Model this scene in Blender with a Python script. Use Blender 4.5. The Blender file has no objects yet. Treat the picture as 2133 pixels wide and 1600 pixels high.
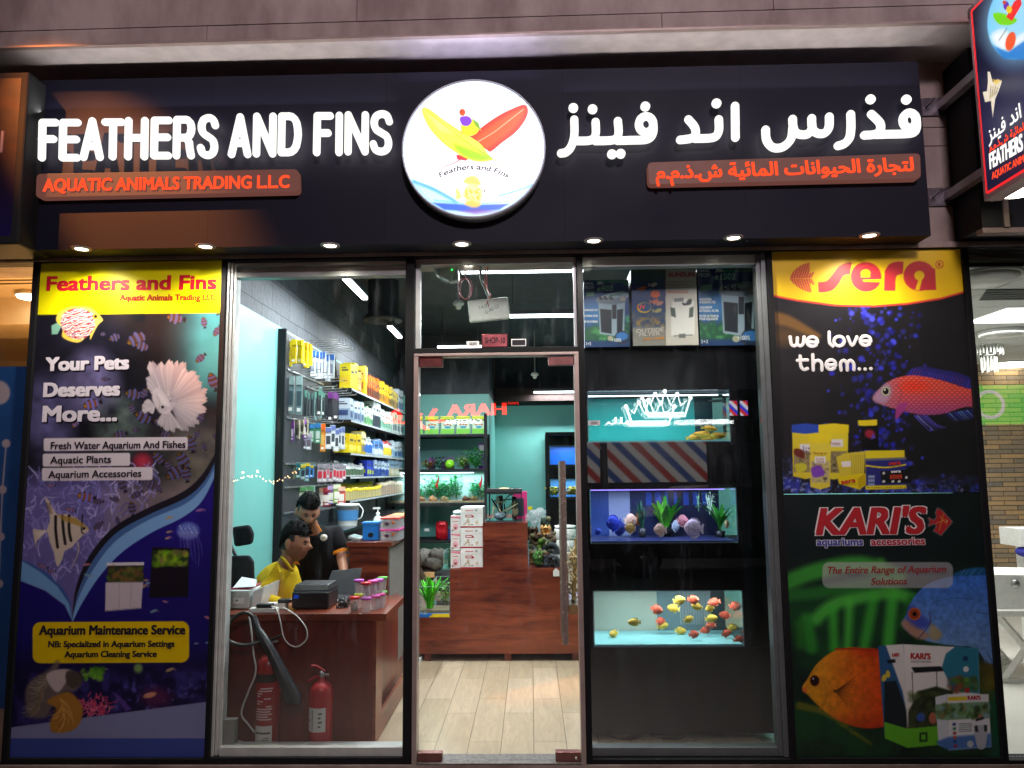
import bpy, bmesh, math, random
import numpy as np
from mathutils import Vector, Matrix
SC = bpy.context.scene
COL = SC.collection
rnd = random.Random(7)
PI = math.pi

# ------------------------------------------------------------------ camera
CAMP = np.array([0.0, -4.6, 1.65])
YAW, PITCH, ROLL, FPX = math.radians(-1.33064), math.radians(6.63082), math.radians(-0.53117), 1584.85
def _axes():
    cy, sy, cp, sp = math.cos(YAW), math.sin(YAW), math.cos(PITCH), math.sin(PITCH)
    f = np.array([sy*cp, cy*cp, sp]); r = np.array([cy, -sy, 0.0]); u = np.cross(r, f)
    cr, sr = math.cos(ROLL), math.sin(ROLL)
    return cr*r+sr*u, -sr*r+cr*u, f
R_, U_, F_ = _axes()
cd = bpy.data.cameras.new('camera'); cam = bpy.data.objects.new('camera', cd); COL.objects.link(cam)
cd.sensor_width = 36.0; cd.lens = FPX/2133*36; cd.clip_start = .05; cd.clip_end = 300
cam.matrix_world = Matrix(((R_[0], U_[0], -F_[0], CAMP[0]), (R_[1], U_[1], -F_[1], CAMP[1]), (R_[2], U_[2], -F_[2], CAMP[2]), (0, 0, 0, 1)))
SC.camera = cam
def ray(px, py):
    return F_*FPX + R_*(px-1066.5) - U_*(py-800.0)
def at(px, py, y=0.0):
    d = ray(px, py); return CAMP + d*((y-CAMP[1])/d[1])
def atz(px, py, z):
    d = ray(px, py); return CAMP + d*((z-CAMP[2])/d[2])
def atx(px, py, x):
    d = ray(px, py); return CAMP + d*((x-CAMP[0])/d[0])
def X(px, py, y=0.0): return float(at(px, py, y)[0])
def Z(px, py, y=0.0): return float(at(px, py, y)[2])
def project(P):
    d = P-CAMP; z = d@F_
    return 1066.5+FPX*(d@R_)/z, 800.0-FPX*(d@U_)/z

# ------------------------------------------------------------------ world, view
SC.view_settings.view_transform = 'Standard'; SC.view_settings.look = 'None'
SC.view_settings.exposure = 0.0; SC.view_settings.gamma = 1.0
W = bpy.data.worlds.new('World'); SC.world = W; W.use_nodes = True
wn = W.node_tree.nodes; sky = wn.new('ShaderNodeTexSky'); sky.sky_type = 'NISHITA'; sky.sun_disc = False
sky.sun_elevation = math.radians(-1.5); sky.sun_rotation = math.radians(200)
W.node_tree.links.new(sky.outputs[0], wn['Background'].inputs[0]); wn['Background'].inputs[1].default_value = .15
SC.cycles.max_bounces = 8; SC.cycles.transparent_max_bounces = 24; SC.cycles.sample_clamp_indirect = 4.0; SC.cycles.caustics_reflective = False; SC.cycles.caustics_refractive = False

# ------------------------------------------------------------------ colours and materials
def s2l(v):
    v = np.asarray(v, float); return np.where(v <= .04045, v/12.92, ((np.maximum(v, 0)+.055)/1.055)**2.4)
def hx(h):
    h = h.lstrip('#'); h = h if len(h) == 6 else ''.join(c*2 for c in h); return np.array([int(h[i:i+2], 16)/255 for i in (0, 2, 4)])
def lin(c):
    if isinstance(c, str): c = hx(c)
    return tuple(float(x) for x in s2l(c))
MATS = {}
def newmat(name):
    m = bpy.data.materials.new(name); m.use_nodes = True; MATS[name] = m
    return m, m.node_tree.nodes, m.node_tree.links, m.node_tree.nodes['Principled BSDF']
def N(ns, t, **kw):
    n = ns.new(t)
    for k, v in kw.items():
        if k.startswith('i_'):
            key = k[2:]; key = int(key) if key.isdigit() else key.replace('_', ' ')
            n.inputs[key].default_value = v
        else: setattr(n, k, v)
    return n
def mat_vc(name, rough=.5, metal=0.0, spec=.5, vary=.12, scale=14.0, bump=0.0, alpha=1.0):
    m, ns, L, b = newmat(name)
    a = N(ns, 'ShaderNodeAttribute', attribute_name='Col')
    co = N(ns, 'ShaderNodeTexCoord'); nz = N(ns, 'ShaderNodeTexNoise', i_Scale=scale, i_Detail=4.0)
    L.new(co.outputs['Object'], nz.inputs['Vector'])
    r = N(ns, 'ShaderNodeMapRange', i_3=1-vary, i_4=1+vary*.6, i_1=.3, i_2=.7); L.new(nz.outputs[0], r.inputs[0])
    mx = N(ns, 'ShaderNodeMix', data_type='RGBA', blend_type='MULTIPLY'); mx.inputs[0].default_value = 1
    L.new(a.outputs['Color'], mx.inputs[6]); L.new(r.outputs[0], mx.inputs[7]); L.new(mx.outputs[2], b.inputs['Base Color'])
    rr = N(ns, 'ShaderNodeMapRange', i_3=max(0, rough-.08), i_4=min(1, rough+.1)); L.new(nz.outputs[0], rr.inputs[0]); L.new(rr.outputs[0], b.inputs['Roughness'])
    b.inputs['Metallic'].default_value = metal; b.inputs['Specular IOR Level'].default_value = spec
    if bump:
        bp = N(ns, 'ShaderNodeBump', i_Strength=bump, i_Distance=.004); L.new(nz.outputs[0], bp.inputs['Height']); L.new(bp.outputs[0], b.inputs['Normal'])
    if alpha < 1: b.inputs['Alpha'].default_value = alpha
    return m
PRINT = mat_vc('printed_vinyl', .38, 0, .4, .05, 5)
CARD = mat_vc('carton', .45, 0, .4, .1, 20)
PLAST = mat_vc('plastic', .35, 0, .5, .08, 30)
MATTE = mat_vc('matte_paint', .75, 0, .3, .15, 9, .2)
CLOTH = mat_vc('cloth', .9, 0, .2, .18, 60, .5)
SKIN = mat_vc('skin', .55, 0, .4, .08, 30, .1)
HAIR = mat_vc('hair', .7, 0, .12, .5, 120, 1.0)
GLOSS = mat_vc('gloss_panel', .16, 0, .5, .1, 3)
METAL = mat_vc('brushed_metal', .3, 1.0, .5, .15, 25)
ALU = mat_vc('anodised_frame', .38, .25, .5, .12, 12)
LEAF = mat_vc('leaf', .5, 0, .4, .3, 40)
ROCK = mat_vc('rock', .8, 0, .3, .45, 25, .8)
FISH = mat_vc('fish_scales', .55, 0, .25, .35, 60, .3)
CLEARP = mat_vc('clear_plastic', .12, 0, .5, .05, 20, 0, .25)
def mat_em(name, col, s):
    m, ns, L, b = newmat(name); ns.remove(b); e = N(ns, 'ShaderNodeEmission', i_Color=(*lin(col), 1), i_Strength=s)
    L.new(e.outputs[0], ns['Material Output'].inputs[0]); return m
def mat_emvc(name, s, gloss=0.0):
    m, ns, L, b = newmat(name); a = N(ns, 'ShaderNodeAttribute', attribute_name='Col')
    L.new(a.outputs[0], b.inputs['Emission Color']); b.inputs['Emission Strength'].default_value = s
    L.new(a.outputs[0], b.inputs['Base Color']); b.inputs['Roughness'].default_value = .3
    return m
LETTER = mat_em('lit_acrylic_white', '#fffdf6', 1.25)
HALO = mat_em('added_halo_glow', '#fff6e6', 5.5)  # added glow behind the letters, standing in for lens bloom on the board
RED_LETTER = mat_em('lit_acrylic_red', '#ff4a26', 1.5)
TUBE = mat_em('led_tube_diffuser', '#f2f8ff', 9.0)
LED = mat_em('led_strip', '#dfeaff', 9.0)
LEDV = mat_em('led_strip_violet', '#a080ff', 3.0)
SPOT = mat_em('downlight_lens', '#fff3dc', 14.0)
LOGO = mat_emvc('backlit_print', 1.45)
BLADE = mat_emvc('backlit_blade_print', .8)
TANKBACK = mat_emvc('lit_tank_back', .8)
WARMBULB = mat_em('warm_bulb', '#ffc890', 22.0)
def mat_glass(name, tint=(.96, .985, .98), dirt=.06, f0=.075):
    m, ns, L, b = newmat(name); ns.remove(b); out = ns['Material Output']
    t = N(ns, 'ShaderNodeBsdfTransparent', i_Color=(*tint, 1)); g = N(ns, 'ShaderNodeBsdfGlossy', i_Roughness=0.0, i_Color=(1, 1, 1, 1))
    lw = N(ns, 'ShaderNodeLayerWeight', i_0=.5)
    p = N(ns, 'ShaderNodeMath', operation='POWER', i_1=5.0); L.new(lw.outputs['Facing'], p.inputs[0])
    q = N(ns, 'ShaderNodeMath', operation='MULTIPLY_ADD', i_1=1-f0, i_2=f0); L.new(p.outputs[0], q.inputs[0])
    mx = N(ns, 'ShaderNodeMixShader'); L.new(q.outputs[0], mx.inputs[0]); L.new(t.outputs[0], mx.inputs[1]); L.new(g.outputs[0], mx.inputs[2])
    if dirt:
        co = N(ns, 'ShaderNodeTexCoord'); mp = N(ns, 'ShaderNodeMapping'); mp.inputs['Scale'].default_value = (9, 9, 1.6); mp.inputs['Rotation'].default_value = (0, .35, 0)
        L.new(co.outputs['Object'], mp.inputs[0]); nz = N(ns, 'ShaderNodeTexNoise', i_Scale=2.2, i_Detail=8.0, i_Roughness=.7); L.new(mp.outputs[0], nz.inputs['Vector'])
        r = N(ns, 'ShaderNodeMapRange', i_1=.55, i_2=.95, i_3=0.0, i_4=dirt); L.new(nz.outputs[0], r.inputs[0])
        d = N(ns, 'ShaderNodeBsdfDiffuse', i_Color=(.75, .78, .8, 1)); tr = N(ns, 'ShaderNodeBsdfTranslucent', i_Color=(.75, .78, .8, 1))
        dd = N(ns, 'ShaderNodeMixShader', i_0=.5); L.new(d.outputs[0], dd.inputs[1]); L.new(tr.outputs[0], dd.inputs[2])
        m2 = N(ns, 'ShaderNodeMixShader'); L.new(r.outputs[0], m2.inputs[0]); L.new(mx.outputs[0], m2.inputs[1]); L.new(dd.outputs[0], m2.inputs[2]); mx = m2
    L.new(mx.outputs[0], out.inputs[0]); return m
GLASS = mat_glass('shop_glass'); TGLASS = mat_glass('tank_glass', (.95, .99, .98), 0, .03)
def mat_wood(name, c1, c2, sc=(1.2, 1.2, 9), rough=.3):
    m, ns, L, b = newmat(name); co = N(ns, 'ShaderNodeTexCoord'); mp = N(ns, 'ShaderNodeMapping'); mp.inputs['Scale'].default_value = sc
    L.new(co.outputs['Object'], mp.inputs[0]); nz = N(ns, 'ShaderNodeTexNoise', i_Scale=2.0, i_Detail=9.0, i_Roughness=.62, i_Distortion=.8); L.new(mp.outputs[0], nz.inputs['Vector'])
    nl = N(ns, 'ShaderNodeTexNoise', i_Scale=1.3, i_Detail=3.0); L.new(co.outputs['Object'], nl.inputs['Vector'])
    r = N(ns, 'ShaderNodeValToRGB'); r.color_ramp.elements[0].color = (*lin(c1), 1); r.color_ramp.elements[1].color = (*lin(c2), 1); r.color_ramp.elements[0].position = .38; r.color_ramp.elements[1].position = .64
    ad = N(ns, 'ShaderNodeMath', operation='MULTIPLY_ADD', i_1=.45); L.new(nl.outputs[0], ad.inputs[0]); mu = N(ns, 'ShaderNodeMath', operation='MULTIPLY', i_1=.6); L.new(nz.outputs[0], mu.inputs[0]); L.new(mu.outputs[0], ad.inputs[2])
    L.new(ad.outputs[0], r.inputs[0]); L.new(r.outputs[0], b.inputs['Base Color']); b.inputs['Roughness'].default_value = rough; return m
CHERRY = mat_wood('cherry_laminate', '#44120e', '#90462c', (1.0, 1.0, 7))
CHERRYD = mat_wood('dark_cherry_laminate', '#4a1412', '#752c22', (5, 5, 1.0))
def mat_tex(name, c1, c2, scale, rough, bump=0., dist=.01, stretch=(1, 1, 1), lo=.35, hi=.65):
    m, ns, L, b = newmat(name); co = N(ns, 'ShaderNodeTexCoord'); mp = N(ns, 'ShaderNodeMapping'); mp.inputs['Scale'].default_value = stretch
    L.new(co.outputs['Object'], mp.inputs[0]); nz = N(ns, 'ShaderNodeTexNoise', i_Scale=scale, i_Detail=8.0, i_Roughness=.6); L.new(mp.outputs[0], nz.inputs['Vector'])
    r = N(ns, 'ShaderNodeValToRGB'); r.color_ramp.elements[0].color = (*lin(c1), 1); r.color_ramp.elements[1].color = (*lin(c2), 1); r.color_ramp.elements[0].position = lo; r.color_ramp.elements[1].position = hi
    L.new(nz.outputs[0], r.inputs[0]); L.new(r.outputs[0], b.inputs['Base Color']); b.inputs['Roughness'].default_value = rough
    if bump:
        bp = N(ns, 'ShaderNodeBump', i_Strength=bump, i_Distance=dist); L.new(nz.outputs[0], bp.inputs['Height']); L.new(bp.outputs[0], b.inputs['Normal'])
    return m
STONE = mat_tex('stone_cladding', '#85726c', '#b09e96', 2.2, .7, .25, .006, (1.6, 1.6, .7))
PAVE = mat_tex('granite_paving', '#4a4340', '#77706a', 60, .55, .2, .003)
TEAL = mat_tex('teal_wall_paint', '#6cb2ac', '#74bab4', 1.4, .45, .03)
BLACKP = mat_tex('black_ceiling_paint', '#2a2d34', '#3a3e47', 5, .7, .3, .02)
def mat_block(name, c1, c2, mortar, bw, bh, rough=.75, bump=.6, vertical=True):
    m, ns, L, b = newmat(name); co = N(ns, 'ShaderNodeTexCoord'); sp = N(ns, 'ShaderNodeSeparateXYZ'); L.new(co.outputs['Object'], sp.inputs[0])
    ad = N(ns, 'ShaderNodeMath', operation='ADD'); L.new(sp.outputs[0], ad.inputs[0]); L.new(sp.outputs[1], ad.inputs[1])
    cb = N(ns, 'ShaderNodeCombineXYZ'); L.new(ad.outputs[0], cb.inputs[0]); L.new(sp.outputs[2], cb.inputs[1])
    br = N(ns, 'ShaderNodeTexBrick', i_Scale=1.0); br.inputs['Color1'].default_value = (*lin(c1), 1); br.inputs['Color2'].default_value = (*lin(c2), 1); br.inputs['Mortar'].default_value = (*lin(mortar), 1)
    br.inputs['Mortar Size'].default_value = .004; br.inputs['Brick Width'].default_value = bw; br.inputs['Row Height'].default_value = bh; br.inputs['Bias'].default_value = 0
    L.new(cb.outputs[0], br.inputs[0]); nz = N(ns, 'ShaderNodeTexNoise', i_Scale=22.0, i_Detail=6.0); L.new(co.outputs['Object'], nz.inputs['Vector'])
    mr = N(ns, 'ShaderNodeMapRange', i_3=.75, i_4=1.25); L.new(nz.outputs[0], mr.inputs[0])
    mx = N(ns, 'ShaderNodeMix', data_type='RGBA', blend_type='MULTIPLY'); mx.inputs[0].default_value = 1; L.new(br.outputs[0], mx.inputs[6]); L.new(mr.outputs[0], mx.inputs[7]); L.new(mx.outputs[2], b.inputs['Base Color'])
    sb = N(ns, 'ShaderNodeMath', operation='MULTIPLY_ADD', i_1=-1.2); L.new(br.outputs['Fac'], sb.inputs[0]); L.new(nz.outputs[0], sb.inputs[2])
    bp = N(ns, 'ShaderNodeBump', i_Strength=bump, i_Distance=.012); L.new(sb.outputs[0], bp.inputs['Height']); L.new(bp.outputs[0], b.inputs['Normal']); b.inputs['Roughness'].default_value = rough
    return m
BLOCKS = mat_block('black_painted_blockwork', '#4c4f55', '#585b62', '#26272a', .5, .26, .75, .9)
SLATE = mat_block('ledgestone', '#a8875e', '#6c655c', '#3a342c', .3, .055, .8, .9)
def mat_floor():
    m, ns, L, b = newmat('plank_tiles'); co = N(ns, 'ShaderNodeTexCoord'); mp = N(ns, 'ShaderNodeMapping'); mp.inputs['Rotation'].default_value = (0, 0, PI/2); L.new(co.outputs['Object'], mp.inputs[0])
    br = N(ns, 'ShaderNodeTexBrick', i_Scale=1.0); br.offset = .37; br.inputs['Color1'].default_value = (*lin('#c4b096'), 1); br.inputs['Color2'].default_value = (*lin('#b29e82'), 1); br.inputs['Mortar'].default_value = (*lin('#7a6c58'), 1)
    br.inputs['Mortar Size'].default_value = .003; br.inputs['Brick Width'].default_value = .9; br.inputs['Row Height'].default_value = .2; L.new(mp.outputs[0], br.inputs[0])
    m2 = N(ns, 'ShaderNodeMapping'); m2.inputs['Scale'].default_value = (9, 1.3, 1); L.new(co.outputs['Object'], m2.inputs[0])
    nz = N(ns, 'ShaderNodeTexNoise', i_Scale=2.6, i_Detail=9.0, i_Roughness=.65, i_Distortion=1.2); L.new(m2.outputs[0], nz.inputs['Vector'])
    mr = N(ns, 'ShaderNodeMapRange', i_1=.3, i_2=.7, i_3=.80, i_4=1.12); L.new(nz.outputs[0], mr.inputs[0])
    mx = N(ns, 'ShaderNodeMix', data_type='RGBA', blend_type='MULTIPLY'); mx.inputs[0].default_value = 1; L.new(br.outputs[0], mx.inputs[6]); L.new(mr.outputs[0], mx.inputs[7]); L.new(mx.outputs[2], b.inputs['Base Color'])
    b.inputs['Roughness'].default_value = .28; return m
FLOOR = mat_floor()

# ------------------------------------------------------------------ mesh builder
class MB:
    def __init__(s, mat=None, col='#808080'):
        s.v = []; s.c = []; s.f = []; s.fm = []; s.fs = []; s.seg = []; s.mats = []; s.cur = 0; s.col = (1, 1, 1); s.sm = False
        s.m(mat or PLAST, col)
    def m(s, mat, col=None, smooth=None):
        if mat not in s.mats: s.mats.append(mat)
        s.cur = s.mats.index(mat)
        if col is not None: s.color(col)
        if smooth is not None: s.sm = smooth
        return s
    def color(s, c): s.col = lin(c); return s
    def add(s, vs, fs, cols=None, smooth=None):
        o = len(s.v); s.v += [tuple(map(float, p)) for p in vs]
        s.c += [s.col]*len(vs) if cols is None else [tuple(c) for c in cols]
        sm = s.sm if smooth is None else smooth
        for f in fs: s.f.append(tuple(o+i for i in f)); s.fm.append(s.cur); s.fs.append(sm)
        return s
    def box(s, x0, x1, y0, y1, z0, z1):
        if x0 > x1: x0, x1 = x1, x0
        if y0 > y1: y0, y1 = y1, y0
        if z0 > z1: z0, z1 = z1, z0
        return s.add([(x0, y0, z0), (x1, y0, z0), (x1, y1, z0), (x0, y1, z0), (x0, y0, z1), (x1, y0, z1), (x1, y1, z1), (x0, y1, z1)],
                     [(0, 3, 2, 1), (4, 5, 6, 7), (0, 1, 5, 4), (1, 2, 6, 5), (2, 3, 7, 6), (3, 0, 4, 7)], smooth=False)
    def prism(s, pts, y0, y1):   # outline in x,z extruded along y
        n = len(pts); a = sum(pts[i][0]*pts[(i+1) % n][1]-pts[(i+1) % n][0]*pts[i][1] for i in range(n))
        if a < 0: pts = pts[::-1]
        vs = [(x, y0, z) for x, z in pts]+[(x, y1, z) for x, z in pts]
        fs = [tuple(range(n)), tuple(range(2*n-1, n-1, -1))]+[((i+1) % n, i, n+i, n+(i+1) % n) for i in range(n)]
        return s.add(vs, fs, smooth=False)
    def tube(s, pts, r, n=8, cap=True, sq=None, smooth=True):
        P = [np.array(p, float) for p in pts]; k = len(P); rs = [r]*k if np.isscalar(r) else list(np.interp(np.linspace(0, 1, k), np.linspace(0, 1, len(r)), r))
        vs = []; up = None
        for i in range(k):
            t = P[min(i+1, k-1)]-P[max(i-1, 0)]; t = t/(np.linalg.norm(t)+1e-9)
            if up is None: up = np.cross(t, (0, 0, 1) if abs(t[2]) < .9 else (0, 1, 0))
            a = up-t*(up@t); a /= np.linalg.norm(a)+1e-9; b = np.cross(t, a); up = a
            for j in range(n):
                q = 2*PI*j/n; d = (a*math.cos(q)+b*math.sin(q))*rs[i]
                if sq is not None: d = d*np.array(sq)
                vs.append(P[i]+d)
        fs = [(i*n+j, i*n+(j+1) % n, (i+1)*n+(j+1) % n, (i+1)*n+j) for i in range(k-1) for j in range(n)]
        s.add(vs, fs, smooth=smooth)
        if cap: s.add(vs[:n], [tuple(range(n-1, -1, -1))], smooth=False); s.add(vs[-n:], [tuple(range(n))], smooth=False)
        return s
    def lathe(s, c, prof, n=20, axis='z', smooth=True):   # prof: (radius, height)
        vs = []
        for r, h in prof:
            for j in range(n):
                q = 2*PI*j/n; x, y = r*math.cos(q), r*math.sin(q)
                vs.append({'z': (c[0]+x, c[1]+y, c[2]+h), 'y': (c[0]+x, c[1]+h, c[2]-y), 'x': (c[0]+h, c[1]+x, c[2]+y)}[axis])
        k = len(prof); fs = [(i*n+j, i*n+(j+1) % n, (i+1)*n+(j+1) % n, (i+1)*n+j) for i in range(k-1) for j in range(n)]
        s.add(vs, fs, smooth=smooth)
        if prof[0][0] > 1e-5: s.add(vs[:n], [tuple(range(n-1, -1, -1))], smooth=False)
        if prof[-1][0] > 1e-5: s.add(vs[-n:], [tuple(range(n))], smooth=False)
        return s
    def ball(s, c, r, n=14, k=9, fn=None, smooth=True, M=None, colfn=None):
        r = (r, r, r) if np.isscalar(r) else r; vs = []; cs = []
        for i in range(k+1):
            th = PI*i/k
            for j in range(n):
                ph = 2*PI*j/n; d = np.array((math.sin(th)*math.cos(ph), math.sin(th)*math.sin(ph), math.cos(th)))
                p = d*np.array(r)
                if fn: p = fn(p, d)
                if colfn: cs.append(colfn(p, d))
                if M is not None: p = np.array(M @ Vector(p))
                vs.append(p+np.array(c))
        fs = [(i*n+j, (i+1)*n+j, (i+1)*n+(j+1) % n, i*n+(j+1) % n) for i in range(k) for j in range(n)]
        return s.add(vs, fs, cs or None, smooth=smooth)
    def capsule(s, pts, r, n=10, sq=None):
        s.tube(pts, r, n, False, sq)
        for p in (pts[0], pts[-1]):
            q = (r, r, r) if sq is None else tuple(r*k for k in sq); s.ball(p, q, n, 6)
        return s
    def slabs(s, pts, r, y0, y1, n=9):   # flat rounded stroke: one round-ended slab per step, each a hair prouder than the last
        for k in range(max(1, len(pts)-1)):
            (ax, az), (bx, bz) = pts[k], pts[min(k+1, len(pts)-1)]; t = math.atan2(bz-az, bx-ax)
            s.prism([(bx+r*math.cos(t-PI/2+PI*i/n), bz+r*math.sin(t-PI/2+PI*i/n)) for i in range(n+1)]+[(ax+r*math.cos(t+PI/2+PI*i/n), az+r*math.sin(t+PI/2+PI*i/n)) for i in range(n+1)], y0-.00003*(len(s.f) % 97), y1)
        return s
    def build(s, name, parent=None, loc=None, bev=0.0, label=None, cat=None, group=None, kind=None):
        if len(s.seg) > 1:   # one part per line of lettering
            S = s.seg+[(None, len(s.v), len(s.f))]
            for (_, v0, f0), (_, v1, f1) in zip(S[:-1], S[1:]):
                q = MB(); q.v, q.c, q.mats = s.v[v0:v1], s.c[v0:v1], s.mats; q.f = [tuple(i-v0 for i in f) for f in s.f[f0:f1]]; q.fm, q.fs = s.fm[f0:f1], s.fs[f0:f1]; o = q.build(name, parent)
            return o
        me = bpy.data.meshes.new(name); v = np.array(s.v, float).reshape(-1, 3)
        off = np.zeros(3)
        if parent is not None:
            off = np.array(world_loc(parent))
        elif loc is not None: off = np.array(loc, float)
        elif len(v): off = np.array([(v[:, 0].min()+v[:, 0].max())/2, (v[:, 1].min()+v[:, 1].max())/2, v[:, 2].min()])
        me.from_pydata((v-off).tolist(), [], s.f)
        for mt in s.mats: me.materials.append(mt)
        me.polygons.foreach_set('material_index', s.fm); me.polygons.foreach_set('use_smooth', s.fs)
        ca = me.color_attributes.new('Col', 'FLOAT_COLOR', 'POINT')
        ca.data.foreach_set('color', np.concatenate([np.array(s.c, float).reshape(-1, 3), np.ones((len(s.c), 1))], 1).ravel())
        me.update()
        o = bpy.data.objects.new(name, me); COL.objects.link(o)
        if parent is not None: o.parent = parent
        else: o.location = off
        if bev:
            md = o.modifiers.new('soft_edges', 'BEVEL'); md.width = bev; md.segments = 2; md.limit_method = 'ANGLE'
        tag(o, label, cat, group, kind); return o
def world_loc(o):
    l = Vector(o.location)
    while o.parent: o = o.parent; l += Vector(o.location)
    return l
def tag(o, label=None, cat=None, group=None, kind=None):
    if label: o['label'] = label
    if cat: o['category'] = cat
    if group: o['group'] = group
    if kind: o['kind'] = kind
    return o
def thing(name, label, cat, loc=(0, 0, 0), group=None):
    o = bpy.data.objects.new(name, None); COL.objects.link(o); o.location = tuple(map(float, loc)); o.empty_display_size = .05
    return tag(o, label, cat, group)
def copy_tree(o, loc=None, label=None, group=None, parent=None, rz=None):
    c = o.copy(); COL.objects.link(c)
    if parent is not None: c.parent = parent
    for ch in list(o.children): copy_tree(ch, parent=c)
    if loc is not None: c.location = tuple(map(float, loc))
    if rz is not None: c.rotation_euler = (0, 0, rz)
    if label: c['label'] = label
    if group: c['group'] = group
    return c
def lamp(name, kind, loc, energy, color, parent=None, aim=None, **kw):
    l = bpy.data.lights.new(name, kind); l.energy = energy; l.color = color
    for k, v in kw.items(): setattr(l, k, v)
    o = bpy.data.objects.new(name, l); COL.objects.link(o); o.location = tuple(map(float, loc))
    if aim is not None: o.rotation_euler = (Vector(aim)-Vector(loc)).to_track_quat('-Z', 'Y').to_euler()
    if parent is not None: o.location = Vector(o.location)-world_loc(parent); o.parent = parent
    return o
# text outlines as plain mesh data: verts in text units, faces
def glyphs(body, shear=0.0, ext=0.0, res=3):
    c = bpy.data.curves.new('t', 'FONT'); c.body = body; c.size = 1; c.shear = shear; c.resolution_u = res; c.extrude = .5 if ext else 0
    o = bpy.data.objects.new('t', c); COL.objects.link(o)
    e = o.evaluated_get(bpy.context.evaluated_depsgraph_get()); me = e.to_mesh()
    v = np.array([p.co[:] for p in me.vertices]).reshape(-1, 3); f = [tuple(p.vertices) for p in me.polygons]
    e.to_mesh_clear(); bpy.data.objects.remove(o); bpy.data.curves.remove(c)
    return v, f
def text(mb, body, a, b, capx, Y=None, plane=None, bold=0.0, shear=0.0, lift=.0012, hfac=.70, ext=0.0):
    """lay one line of lettering between photo points a (left, baseline) and b (right, baseline); capx = cap height in photo pixels"""
    v, f = glyphs(body, shear, ext)
    if not len(v): return
    if not mb.seg or mb.seg[-1][0] != body: mb.seg.append((body, len(mb.v) if mb.seg else 0, len(mb.f) if mb.seg else 0))
    P = plane or (lambda px, py: at(px, py, Y))
    A, B = np.array(P(*a)), np.array(P(*b)); T = np.array(P(a[0], a[1]-capx)); ex = B-A; ez = (T-A)
    ez = ez-ex*(ez@ex)/(ex@ex)
    nrm = np.cross(ez, ex); nrm = nrm/np.linalg.norm(nrm)
    if nrm@(CAMP-A) < 0: nrm = -nrm
    x0, x1 = v[:, 0].min(), v[:, 0].max(); sx = 1/(x1-x0); out = []
    wid = np.linalg.norm(ex)
    steps = [(0, 0)] if not bold else [(i*bold, j*bold*.6) for i in (-1, 0, 1) for j in (-1, 1)]
    for n_, (dx, dz) in enumerate(steps):
        u = (v[:, 0]-x0)*sx
        q = A+np.outer(u+dx/wid, ex)+np.outer(v[:, 1]/hfac, ez)+np.outer(np.full(len(v), dz), ez/np.linalg.norm(ez))+nrm*(lift+n_*.00015)+np.outer((v[:, 2]+.5)*ext, nrm)
        mb.add(q, f, smooth=False)
# Arabic words in joined letter forms, laid out right to left
def arabic(words): return ' '.join(''.join(reversed(w)) for w in reversed(words))
AR_NAME = arabic(['\ufed3\ufeac\ufead\ufeb1', '\ufe8d\ufee7\ufeaa', '\ufed3\ufef4\ufee8\ufeb0'])
AR_SUB = arabic(['\ufedf\ufe98\ufea0\ufe8e\ufead\ufe93', '\ufe8d\ufedf\ufea4\ufef4\ufeee\ufe8d\ufee7\ufe8e\ufe95', '\ufe8d\ufedf\ufee4\ufe8e\ufe8b\ufef4\ufe94', '\ufeb5.\ufeab.\ufee1.\ufee1'])

# ------------------------------------------------------------------ flat printed art: colour per vertex of a fine grid, drawn in photo coordinates
def vnoise(x, y, seed=0):
    xi = np.floor(x).astype(np.int64); yi = np.floor(y).astype(np.int64); fx = x-xi; fy = y-yi; fx = fx*fx*(3-2*fx); fy = fy*fy*(3-2*fy)
    def h(a, b):
        n = (a*374761393+b*668265263+seed*982451653) & 0xffffffff; n = ((n ^ (n >> 13))*1274126177) & 0xffffffff
        return ((n ^ (n >> 16)) & 0xffff)/65535.0
    return (h(xi, yi)*(1-fx)+h(xi+1, yi)*fx)*(1-fy)+(h(xi, yi+1)*(1-fx)+h(xi+1, yi+1)*fx)*fy
def fbm(x, y, seed=0, o=4):
    t = 0; a = .5
    for i in range(o): t = t+a*vnoise(x*2**i, y*2**i, seed+i*17); a *= .5
    return t/(1-.5**o)
def spline(p, n=8, closed=False):
    p = [np.array(q, float) for q in p]; k = len(p); out = []
    for i in range(k if closed else k-1):
        g = (lambda j: p[j % k]) if closed else (lambda j: p[min(max(j, 0), k-1)])
        a, b, c, d = g(i-1), g(i), g(i+1), g(i+2)
        for t in np.arange(n)/n: out.append(.5*((2*b)+(c-a)*t+(2*a-5*b+4*c-d)*t*t+(3*b-a-3*c+d)*t**3))
    if not closed: out.append(p[-1])
    return out
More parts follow.
